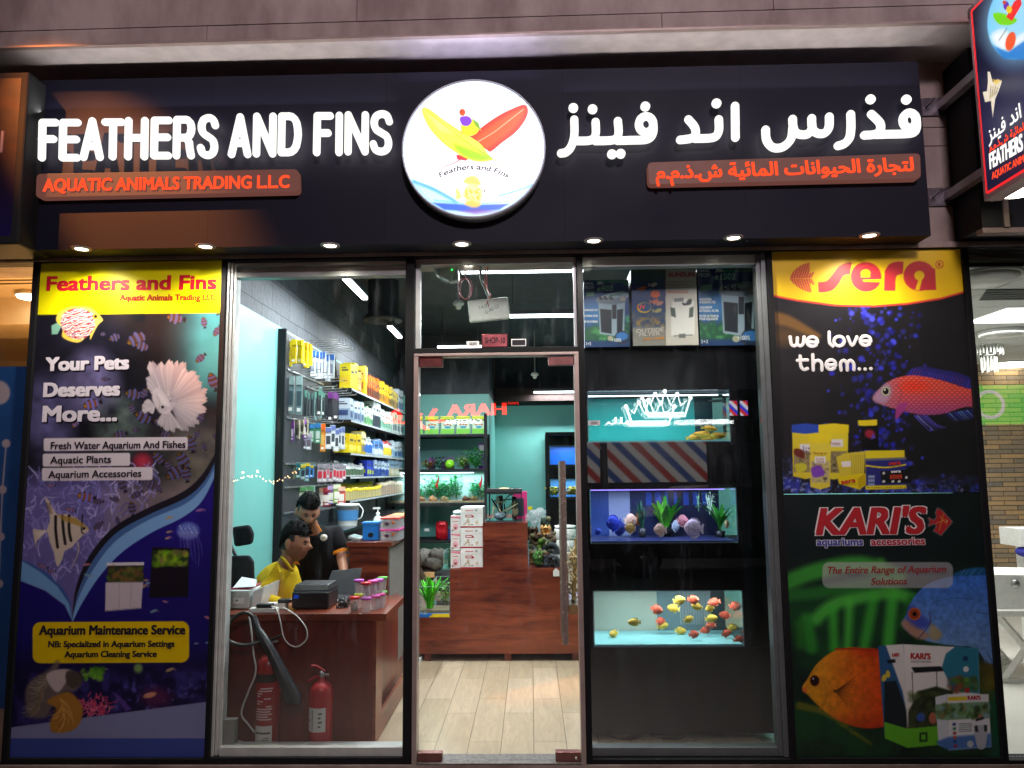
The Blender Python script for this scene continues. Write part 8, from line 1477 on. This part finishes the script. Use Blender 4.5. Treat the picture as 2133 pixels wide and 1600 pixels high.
def filter_box(px0, px1, py0, py1, y, label, draw, side, name='filter_carton'):
    x0, x1, zt_, zb_ = X(px0, (py0+py1)/2, y), X(px1, (py0+py1)/2, y), Z((px0+px1)/2, py0, y), tz(724)+.001
    t = thing(name, label, 'box', ((x0+x1)/2, y+.1, zb_)); MB(CARD, side).box(x0, x1, y+.001, y+.26, zb_, zt_).build('carton', t, bev=.003)
    a = wall_art(x0+.002, x1-.002, zb_+.002, zt_-.002, y-.0005, .0035, '#16407c'); draw(a, t); a.build('printed_front', t, PRINT); return t
def jbl(s0, x0, x1, y0, y1, cx0, cx1, cy0, cy1):
    def draw(a, t):
        v = (a.Y-y0)/(y1-y0); u = (a.X-x0)/(x1-x0); A = (slice(None), slice(None)); a.put(A, np.clip(1-((u-.25)/.5)**2-((v-.5)/.25)**2, 0, 1)*.8, '#3a88c8'); a.put(A, np.clip(.3-v, 0, 1)*1.5, '#0e2a5c'); n = fbm(a.X/9, a.Y/9, 3); a.put(A, np.clip((v-.62)*8+(n-.5)*2, 0, 1)*.95, '#1c5a38'); a.put(A, np.clip((v-.66)*8, 0, 1)*np.clip(n*3-1.5, 0, .9), '#5aa860'); a.put(A, np.clip((v-.90)*20, 0, 1), '#143a6c')
        a.poly([(x0+(x1-x0)*.34, y0+(y1-y0)*.26), (x0+(x1-x0)*.8, y0+(y1-y0)*.17), (x1, y0+(y1-y0)*.21), (x1-(x1-x0)*.05, y0+(y1-y0)*.27), (x0+(x1-x0)*.6, y0+(y1-y0)*.3)], '#a8c4d0', .9, 1, True); a.line([(x0+(x1-x0)*.3, y0+5*s0), (x1-12*s0, y0+4*s0)], 6*s0, '#2a7a5c')
        canister(a, cx0, cx1, cy0, cy1); a.ell(cx1-8*s0, cy1+2*s0, 21*s0, 19*s0, '#23304a'); a.ell(cx1-8*s0, cy1-2*s0, 17*s0, 11*s0, '#3a78c0'); a.poly([(cx1+1, (cy0+cy1)/2), (cx1+16*s0, (cy0+cy1)/2-4), (cx1+15*s0, (cy0+cy1)/2+14*s0), (cx1+3, (cy0+cy1)/2+15*s0)], '#3a9068', .9, 1, True); a.ell(x1-9*s0, y0+8*s0, 8*s0, 7*s0, '#2a7a50'); a.poly([(x0+4, y0+36*s0), (x0+28*s0, y0+32*s0), (x0+28*s0, y0+44*s0), (x0+5, y0+47*s0)], '#6a9a88'); a.ell(cx0+(cx1-cx0)*.45, cy1+4*s0, 8*s0, 7*s0, '#a8a890')
    return draw
t = filter_box(1217, 1311, 583, 720, .30, 'smaller blue filter box at the left of the top row', jbl(.75, 1217, 1311, 583, 720, 1246, 1302, 618, 702), '#12305c'); b = MB(PRINT, '#d8e0e8')
for s, p0, p1, h in (('CRISTAL', (1218, 593), (1236, 593), 5), ('PROFI', (1218, 602), (1237, 602), 7), ('AUSSENFILTER', (1218, 648), (1245, 648), 4), ('EXTERNAL FILTER', (1218, 660), (1245, 660), 4), ('FILTRE EXTERIEUR', (1218, 672), (1245, 672), 4), ('+100%', (1274, 712), (1294, 712), 7), ('2+2', (1220, 719), (1231, 719), 6)): text(b, s, p0, p1, h, .2985, bold=.0006)
b.color('#8ac8a0'); text(b, 'e902', (1244, 607), (1276, 606), 11, .2985, bold=.001, shear=.15); b.color('#f0f0f0'); text(b, 'JBL', (1244, 592), (1258, 592), 5, .2985, bold=.001); b.color('#2a7a40'); text(b, 'greenline', (1270, 618), (1295, 616), 6, .2985); b.build('lettering', t)
def sunsun(a, t):
    A = (slice(None), slice(None)); x, y = a.X, a.Y; left = x < 1386
    a.C[:] = hx('#c8c2b8'); n = fbm(x/10, y/8, 2); a.put(A, left*1., '#16386c'); a.put(A, left*np.clip((600-y)/40+n-.5, 0, 1)*.9, '#3a5a30'); a.put(A, left*np.clip((y-645)/25, 0, 1)*np.clip(n*2.5-.6, 0, 1), '#9a7a48'); a.put(A, left*np.clip((y-676)/10, 0, 1), '#8a8880')
    for px, py, c in ((1339, 601, '#c86030'), (1362, 593, '#b8b8b0'), (1365, 628, '#d06a50'), (1374, 632, '#c08070'), (1371, 647, '#a09a60')): a.ell(px, py, 8, 4, c, -20); a.poly([(px-7, py), (px-12, py-4), (px-12, py+5)], c)
    a.poly([(1355+12*math.cos(k*PI/8)*(1 if k % 2 else .7)+10, 613+10*math.sin(k*PI/8)*(1 if k % 2 else .7)) for k in range(16)], '#d85a20'); a.ell(1342, 641, 15, 11, '#d8b028'); a.ell(1343, 640, 13, 9, '#1c4a80')
    a.poly([(1400, 634), (1410, 624), (1440, 624), (1446, 634), (1447, 690), (1440, 700), (1404, 700), (1398, 690)], '#e4e2de', 1, 1, True); a.poly([(1396, 640), (1406, 642), (1408, 662), (1398, 658)], '#4a5850'); a.poly([(1436, 642), (1445, 638), (1444, 660), (1435, 662)], '#4a5850'); a.poly([(1404, 622), (1424, 620), (1424, 628), (1404, 629)], '#7a8080'); a.poly([(1421, 630), (1428, 632), (1434, 624), (1441, 624), (1438, 634), (1424, 636)], '#20262a', 1, 1, True); a.line([(1404, 700), (1442, 698)], 3, '#8a8a86'); a.poly([(1414, 696), (1428, 695), (1428, 704), (1414, 704)], '#6a706c'); a.put(A, (np.abs(x-1386) < 1.2)*.4, '#504a40')
    for k in range(4): a.line([(1391, 588+k*6), (1441-(k*7) % 12, 587+k*6)], 2, '#8a868a', .7)
    a.line([(1391, 609), (1432, 609)], 3, '#c88058')
t = filter_box(1316, 1453, 561, 717, .27, 'tall worn white and blue filter box in the middle of the top row', sunsun, '#242a38'); b = MB(PRINT, '#c0242c'); text(b, 'SUNSUN', (1393, 577), (1446, 576), 9, .2685, bold=.0012)
b.color('#c8c0b8'); text(b, 'OUTSIDE', (1326, 694), (1383, 690), 8, .2685, bold=.001, shear=.2); text(b, 'FILTER', (1331, 701), (1374, 698), 6.5, .2685, bold=.001, shear=.2); b.color('#d89030'); text(b, 'HW-704B', (1340, 710), (1384, 707), 6, .2685, bold=.0006); b.color('#e85a28'); text(b, 'UV', (1328, 644), (1344, 644), 9, .2685, bold=.001); b.build('lettering', t)
t = filter_box(1455, 1583, 559, 719, .30, 'larger blue filter box at the right of the top row', jbl(1.0, 1455, 1583, 559, 719, 1502, 1572, 597, 702), '#12305c'); b = MB(PRINT, '#d8e0e8')
for s, p0, p1, h in (('CRISTAL', (1455, 567), (1478, 567), 5), ('PROFI', (1455, 577), (1479, 577), 8), ('AQUARIEN-', (1457, 626), (1483, 626), 5), ('AUSSENFILTER', (1457, 632), (1490, 632), 5), ('AQUARIUM', (1457, 643), (1483, 643), 5), ('EXTERNAL FILTER', (1457, 650), (1497, 650), 5), ('FILTRE EXTERIEUR', (1457, 661), (1497, 661), 5), ('POUR AQUARIUM', (1457, 667), (1495, 667), 5), ('+100%', (1536, 708), (1562, 708), 9), ('2+2', (1460, 715), (1475, 715), 7)): text(b, s, p0, p1, h, .2985, bold=.0006)
b.color('#8ac8a0'); text(b, 'e1502', (1490, 583), (1531, 582), 13, .2985, bold=.0012, shear=.15); b.color('#f0f0f0'); text(b, 'JBL', (1490, 566), (1508, 566), 6, .2985, bold=.001); b.color('#2a7a40'); text(b, 'greenline', (1533, 594), (1571, 591), 7, .2985); b.build('lettering', t)
# ------------------------------------------------------------------ neighbouring shops
x1n = XP1L-.035
MB(mat_tex('sand_tile_floor', '#a89a88', '#b8aa98', 6, .4)).box(x1n-5, x1n+.1, .1, 7, -.1, -.012).build('left_shop_floor', kind='structure')
MB(mat_tex('cream_paint', '#c8b698', '#d0c0a4', 3, .7)).box(x1n-5, x1n-.1, 6, 6.1, 0, 3.4).box(x1n+.02, x1n+.1, .1, 6, 0, 3.4).build('left_shop_wall', kind='structure')
b = MB(mat_tex('cream_ceiling', '#c8b490', '#d0bc98', 3, .8)); b.box(x1n-5, x1n+.019, .1, 6, 3.3, 3.4).box(x1n-5, x1n+.019, 2.2, 2.9, 3.05, 3.299).m(MATTE, '#5a4838').box(x1n-5, x1n+.019, 1.55, 1.58, 3.294, 3.2995).box(x1n-5, x1n+.019, 1.66, 1.69, 3.294, 3.2995); b.build('left_shop_ceiling', kind='structure')
t = thing('ceiling_lamp', 'warm lit ceiling lamp inside the left neighbouring shop', 'lamp', (x1n-.5, 2.0, 3.25)); p = at(68, 623, 2.0); MB(SPOT).lathe((p[0], 2.0, p[2]), [(0, 0), (.12, .005), (.13, .02)], 20).build('lens', t); MB(ALU, '#c0b8a8').lathe((p[0], 2.0, p[2]+.021), [(.14, 0), (.14, .05), (.02, .06), (.02, 3.3-p[2]-.021)], 20).build('housing', t); lamp('warm_glow', 'POINT', (x1n-.8, 1.4, 2.2), 130, (1, .5, .17), t, shadow_soft_size=.2)
lf = thing('neighbour_window', 'neighbouring shop window with dark blue film printed with linked dots', 'window', (x1n-1, 0, 0)); MB(MATTE, '#0c0c12').box(x1n-3, x1n-.001, -.021, .08, ZT, ZTR0).box(x1n-.5, x1n-.001, -.02, .08, -.01, .0).build('frame', lf); MB(GLASS).box(x1n-3, x1n-.002, .03, .04, .002, ZT-.002).build('glass_pane', lf)
zf0, zf1 = Z(30, 1480), Z(30, 762); a = wall_art(x1n-1.2, x1n-.003, zf0, zf1, .027, .006, '#1c4478'); A = (slice(None), slice(None)); a.put(A, np.clip((fbm(a.X/40, a.Y/90, 3)-.5), 0, .4), '#16305c')
DC = '#9a8c94'; a.ell(-2, 818, 23, 25, DC)
for x_, y_ in ((13, 924), (5, 1020), (1, 1118), (-2, 1216)): a.ell(x_, y_, 9, 9, DC)
a.line([(13, 924), (5, 1020), (1, 1118), (-4, 1240)], 3, DC); a.build('printed_film', lf, PRINT); MB(MATTE, '#8a7466').box(x1n-3, x1n-.003, -.01, .028, .001, zf0-.001).build('stall_riser', lf)
# right neighbour: white salon with ledgestone wall
rx = XP2R+.035; YNB = 4.6
MB(mat_tex('pale_tile_floor', '#c8c6c0', '#d2d0ca', 3, .25)).box(rx-.02, rx+6, .1, YNB, -.1, -.012).build('right_shop_floor', kind='structure')
MB(SLATE).box(rx-.02, rx+6, YNB, YNB+.1, 0, 3.4).build('ledgestone_wall', label='ledgestone feature wall of multicoloured slips in the right neighbouring shop', cat='wall')
MB(mat_tex('white_side_paint', '#d0d0cc', '#d8d8d4', 3, .6)).box(rx-.09, rx-.02, .1, YNB, 0, 3.4).build('right_neighbour_wall', kind='structure')
zcn = Z(2085, 758, YNB); b = MB(mat_tex('ceiling_tile', '#c4c6c2', '#ccceca', 30, .8)); 
for i in range(9):
    for j in range(8): b.box(rx-.018+i*.6, rx+.57+i*.6, .1+j*.6, .688+j*.6, zcn, zcn+.03)
b.m(MATTE, '#8a8c8a').box(rx-.02, rx+6, .1, YNB, zcn+.006, zcn+.05); b.build('right_shop_ceiling', kind='structure')
t = thing('light_panel', 'bright square ceiling panel in the right neighbouring shop', 'light panel', (rx+1, 1.8, zcn)); pa = atz(2090, 660, zcn-.01); MB(mat_em('panel_diffuser', '#ffffff', 3.5)).box(pa[0]-.15, pa[0]+.5, pa[1]-.3, pa[1]+.3, zcn-.006, zcn-.002).build('diffuser', t); lamp('panel_glow', 'AREA', (rx+1.5, 2.2, zcn-.03), 140, (1, .98, .94), t, shape='RECTANGLE', size=1.6, size_y=1.6)
for k, (px, py) in enumerate(((2050, 575), (2088, 690), (2104, 757))):
    pa = atz(px, py, zcn-.005); t = thing('ceiling_disc', ('round white flush disc nearest the window in the right shop', 'round grille disc in the middle of the right shop ceiling', 'lit round ceiling lamp near the stone wall')[k], 'ceiling disc', pa); MB(PLAST if k < 2 else SPOT, '#d4d6d2').lathe((pa[0], pa[1], zcn-.001), [(0, -.05), (.18, -.045), (.2, -.02), (.2, 0)], 26).build('disc', t); MB(ALU, '#a8aaa8').lathe((pa[0], pa[1], zcn-.0005), [(.205, -.012), (.225, -.012), (.225, 0)], 26).build('ring', t)
t = thing('air_grille', 'slatted square air grille in the right shop ceiling', 'air grille', atz(2110, 610, zcn)); pa = atz(2105, 612, zcn); b = MB(MATTE, '#707472')
for k in range(5): b.box(pa[0]-.25+k*.03, pa[0]+.6-k*.03, pa[1]-.15+k*.07, pa[1]-.12+k*.07, zcn-.012, zcn-.001)
b.build('slats', t)
t = thing('chandelier', 'two-tier crystal chandelier in the right neighbouring shop', 'chandelier', at(2052, 740, 3.2)); c = at(2056, 703, 3.2); b = MB(METAL, '#c0c0bc'); b.lathe(c, [(.01, .02), (.14, .02), (.14, 0), (.01, 0)], 22).tube([c, (c[0], c[1], zcn)], .01, 8).lathe((c[0], c[1], c[2]-.2), [(.01, .02), (.08, .02), (.08, 0), (.01, 0)], 18); b.build('frame', t); b = MB(mat_vc('crystal', .05, 0, .8, .1, 30, 0, .6), '#e8eae4')
for k in range(26): q = k*2*PI/26; b.tube([(c[0]+.13*math.cos(q), c[1]+.13*math.sin(q), c[2]-.005), (c[0]+.13*math.cos(q), c[1]+.13*math.sin(q), c[2]-.17-.02*(k % 2))], .009, 6)
for k in range(14): q = k*2*PI/14; b.tube([(c[0]+.07*math.cos(q), c[1]+.07*math.sin(q), c[2]-.205), (c[0]+.07*math.cos(q), c[1]+.07*math.sin(q), c[2]-.34-.02*(k % 2))], .008, 6)
b.build('crystals', t)
t = thing('wash_table', 'white table with crossed legs and a basin in the right neighbouring shop', 'table', (rx+.9, 1.8, 0)); pz = Z(2100, 1272, 1.6); tx0 = X(2072, 1272, 1.6); b = MB(PLAST, '#d8d6d0'); b.box(tx0, tx0+1.6, 1.6, 2.3, pz-.05, pz); b.build('table_top', t, bev=.008)
for y in (1.66, 2.24):
    b = MB(PLAST, '#d4d2cc'); b.tube([(tx0+.06, y, pz-.051), (tx0+.45, y, .0)], .03, 4, smooth=False).tube([(tx0+.45, y+.001, pz-.051), (tx0+.06, y+.001, .0)], .03, 4, smooth=False).box(tx0+.0, tx0+.5, y-.03, y+.03, -.01, .02); b.build('leg', t)
b = MB(PLAST, '#e4e4e0'); q0 = Z(2100, 1262, 1.7); b.prism([(tx0+.04, pz+.001), (tx0+.7, pz+.001), (tx0+.75, Z(2100, 1200, 1.7)), (tx0-.01, Z(2100, 1196, 1.7))], 1.68, 2.2); b.m(METAL, '#b0b0b0').lathe((X(2114, 1217, 1.68), 1.679, Z(2114, 1217, 1.68)), [(.0, -.01), (.035, -.008), (.035, 0)], 16, 'y'); b.build('basin', t)
t = thing('person', 'seated figure in white and blue at the edge of the right shop', 'person', (X(2150, 1150, 2.6), 2.6, 0)) if False else None
b = MB(PLAST, '#d8d8d6'); q = at(2131, 1125, 2.6); b.box(q[0]-.03, q[0]+.3, 2.6, 2.9, q[2]-.06, q[2]+.10).box(q[0]+.05, q[0]+.15, 2.7, 2.8, -.01, q[2]-.06); b.m(CLOTH, '#3a3a98').ball((q[0]+.05, 2.65, q[2]-.11), (.09, .08, .05), 12, 8); b.build('salon_stool', label='white and blue salon stool back at the far right edge', cat='stool')
rf = thing('neighbour_window', 'clear window of the white neighbouring shop at the right edge', 'window', (rx+1, 0, 0)); MB(MATTE, '#0c0c12').box(rx+.001, rx+3, -.021, .08, ZT-.002, ZTR0).box(rx+.001, rx+3, -.021, .08, -.012, .01).build('frame', rf); MB(GLASS).box(rx+.002, rx+3, .03, .04, .012, ZT-.004).build('glass_pane', rf)

# ------------------------------------------------------------------ across the street: what the glass reflects
def mir(px, py, y): p = at(px, py, y); return np.array((p[0], -p[1], p[2]))
YO = 13.0
b = MB(mat_tex('dark_render', '#2a2624', '#332e2c', 3, .8)); b.box(-14, 16, -YO-1.2, -YO-.4, GZ, 7.5); b.build('opposite_building', label='dark building across the street with lit shop signs', cat='building')
REDN = mat_em('red_neon', '#ff2a14', 9); WHN = mat_em('white_neon', '#ffffff', 10)
def mtext(mat, s, a, c, cap, y, name, label, bold=.0):
    b = MB(mat); pl_ = lambda px, py: mir(px, py, y); v, f = glyphs(s); A, B, T = pl_(*a), pl_(*c), pl_(a[0], a[1]-cap); ex, ez = B-A, T-A; ez = ez-ex*(ez@ex)/(ex@ex); x0, x1 = v[:, 0].min(), v[:, 0].max()
    for dx in ((-bold, bold) if bold else (0,)): b.add(A+np.outer((v[:, 0]-x0)/(x1-x0), ex)+np.outer(v[:, 1]/.7, ez)+np.array((dx, .002+dx*.01, 0)), f, smooth=False)
    P0 = b.v; b.m(MATTE, '#1a1a1a'); xs = [p[0] for p in P0]; zs = [p[2] for p in P0]; b.box(min(xs)-.1, max(xs)+.1, -y-.08, -y-.01, min(zs)-.1, max(zs)+.1); b.build(name, label=label, cat='sign')
mtext(REDN, 'HARA', (1053, 864), (932, 868), 26, YO, 'opposite_sign', 'red lit cafeteria name sign across the street', .03); mtext(REDN, 'JA ROOH', (1081, 842), (1058, 842), 5, YO, 'opposite_sign', 'tiny red lit sign across the street'); mtext(WHN, 'CAFETERIA', (1003, 882), (926, 884), 10, YO, 'opposite_sign', 'white lit cafeteria sign across the street', .01)
mtext(REDN, '\ufea9\ufead\ufe8e\ufeeb', (925, 880), (800, 884), 46, YO, 'opposite_sign', 'red lit Arabic sign across the street', .03)
mtext(WHN, 'BARBER KING GENTS SALON', (1528, 882), (1408, 884), 10, YO, 'opposite_sign', 'white lit barber salon sign across the street', .02); mtext(WHN, '\ufeee\ufee0\ufe8e\ufebb', (1320, 882), (1240, 884), 14, YO, 'opposite_sign', 'white lit Arabic salon sign across the street', .01)
b = MB(WHN)
def mt(pts, r): b.tube([mir(px, py, YO) for px, py in pts], r, 8)
for dx, dy in ((0, 0), (34, -18)):
    mt([(1318+dx, 884+dy), (1305+dx, 846+dy), (1322+dx, 860+dy), (1332+dx, 838+dy), (1345+dx, 862+dy), (1352+dx, 832+dy), (1365+dx, 862+dy), (1378+dx, 838+dy), (1386+dx, 862+dy), (1406+dx, 846+dy), (1394+dx, 884+dy), (1318+dx, 884+dy)], .028); mt([(1320+dx, 878+dy), (1392+dx, 878+dy)], .025)
    for q in ((1305, 846), (1332, 838), (1352, 832), (1378, 838), (1406, 846)): b.ball(mir(q[0]+dx, q[1]+dy, YO), .05, 10, 8)
b.build('crown_sign', label='white lit crown sign across the street', cat='sign')
# barber shop front with stripes, lit
q0, q1 = mir(1225, 1006, YO), mir(1472, 918, YO); a = Art((q0[0], -YO+.02, q0[2]), (1, 0, 0), (0, 0, 1), q1[0]-q0[0], q1[2]-q0[2], .03, '#d8d0cc'); u = (a.gu+a.gv*1.0)/.42; m = np.floor(u*2).astype(int) % 4; A = (slice(None), slice(None)); a.put(A, (m == 1)*1., '#b03a30'); a.put(A, (m == 3)*1., '#2a4a90'); t = thing('barber_shop', 'striped red white and blue barber shopfront across the street', 'shopfront', (q0[0], -YO, q0[2])); a.build('striped_panel', t, mat_emvc('lit_stripes', .8)); MB(MATTE, '#1c1c1c').box(q0[0]-.05, q1[0]+.05, -YO-.1, -YO+.01, q0[2]-.05, q1[2]+.05).build('backing', t)
for k, px in enumerate((1528, 1550)):
    p0, p1 = mir(px, 866, YO), mir(px, 835, YO); a = Art((p0[0]-.09, -YO+.1, p0[2]), (1, 0, 0), (0, 0, 1), .18, p1[2]-p0[2], .02); u = (a.gu+a.gv)/.2; m = np.floor(u*2).astype(int) % 3; a.C[:] = hx('#e0e0f0'); a.put(A, (m == 1)*1., '#e03028'); a.put(A, (m == 2)*1., '#3040e0'); t = thing('barber_pole', ('lit barber pole nearer the salon sign', 'second lit barber pole farther along')[k], 'barber pole', p0); a.build('striped_face', t, mat_emvc('lit_pole', 4)); MB(MATTE, '#303030').box(p0[0]-.1, p0[0]+.1, -YO-.05, -YO+.095, p0[2]-.1, p1[2]+.1).build('housing', t)
t = thing('string_lights', 'string of warm fairy lights across the street', 'string lights', mir(540, 1000, 12)); b = MB(WARMBULB); bw_ = MB(PLAST, '#101010'); g = random.Random(6); pts = []
for k in range(34): f = k/33; pts.append((470+f*150+g.uniform(-3, 3), 1000+8*math.sin(f*PI*2.2+2.4)-22*max(0, f-.65)/.35+g.uniform(-4, 4)))
for p in pts: b.ball(mir(*p, 12), .014, 8, 6)
for p in ((503, 984), (533, 982)): b.ball(mir(*p, 12), .026, 8, 6)
b.build('bulbs', t); bw_.tube([mir(*p, 12.02)+np.array((0, 0, .03)) for p in pts], .006, 5); bw_.build('wire', t)
t = thing('opposite_sign', 'green lit shop sign far along the opposite side', 'sign', mir(2090, 840, YO)); p0, p1 = mir(2038, 884, YO), mir(2215, 800, YO); MB(mat_em('green_lit_sign', '#40c030', 3.5)).box(p0[0], p1[0], -YO-.1, -YO, p0[2], p1[2]).build('sign_face', t); b = MB(mat_em('sign_ring_lit', '#ffffff', 2)); c = mir(2066, 842, YO-.02); b.tube([(c[0]+.3*math.cos(q), c[1], c[2]+.3*math.sin(q)) for q in np.linspace(0, 2*PI, 25)], .04, 6); b.build('round_mark', t)
# parked car between
def car(x, y, col):
    t = thing('parked_car', 'dark glossy saloon car parked at the kerb behind the viewer', 'car', (x, y, GZ)); b = MB(GLOSS, col); L = 2.2; z = GZ
    b.prism([(x-L, z+.3), (x-L, z+.75), (x-L+.25, z+.9), (x-1.05, z+.98), (x-.55, z+1.42), (x+.75, z+1.45), (x+1.4, z+1.02), (x+L-.1, z+.95), (x+L, z+.7), (x+L, z+.3)], y-.85, y+.85); b.build('body', t, bev=.06); MB(GLOSS, '#080a0c').prism([(x-.92, z+1.0), (x-.5, z+1.36), (x+.7, z+1.39), (x+1.22, z+1.02)], y-.856, y+.856).build('window', t)
    for sx in (-1.35, 1.35):
        for sy in (-.8, .8): w = MB(PLAST, '#101010').lathe((x+sx, y+sy-.1, z+.33), [(.2, 0), (.33, .01), (.33, .19), (.2, .2)], 22, 'y'); w.m(METAL, '#a0a0a0').lathe((x+sx, y+sy-.102, z+.33), [(.0, 0), (.2, .01), (.2, .19), (0, .204)], 18, 'y'); w.build('wheel', t)
    return t
car(3.1, -8.6, '#0c0d10')
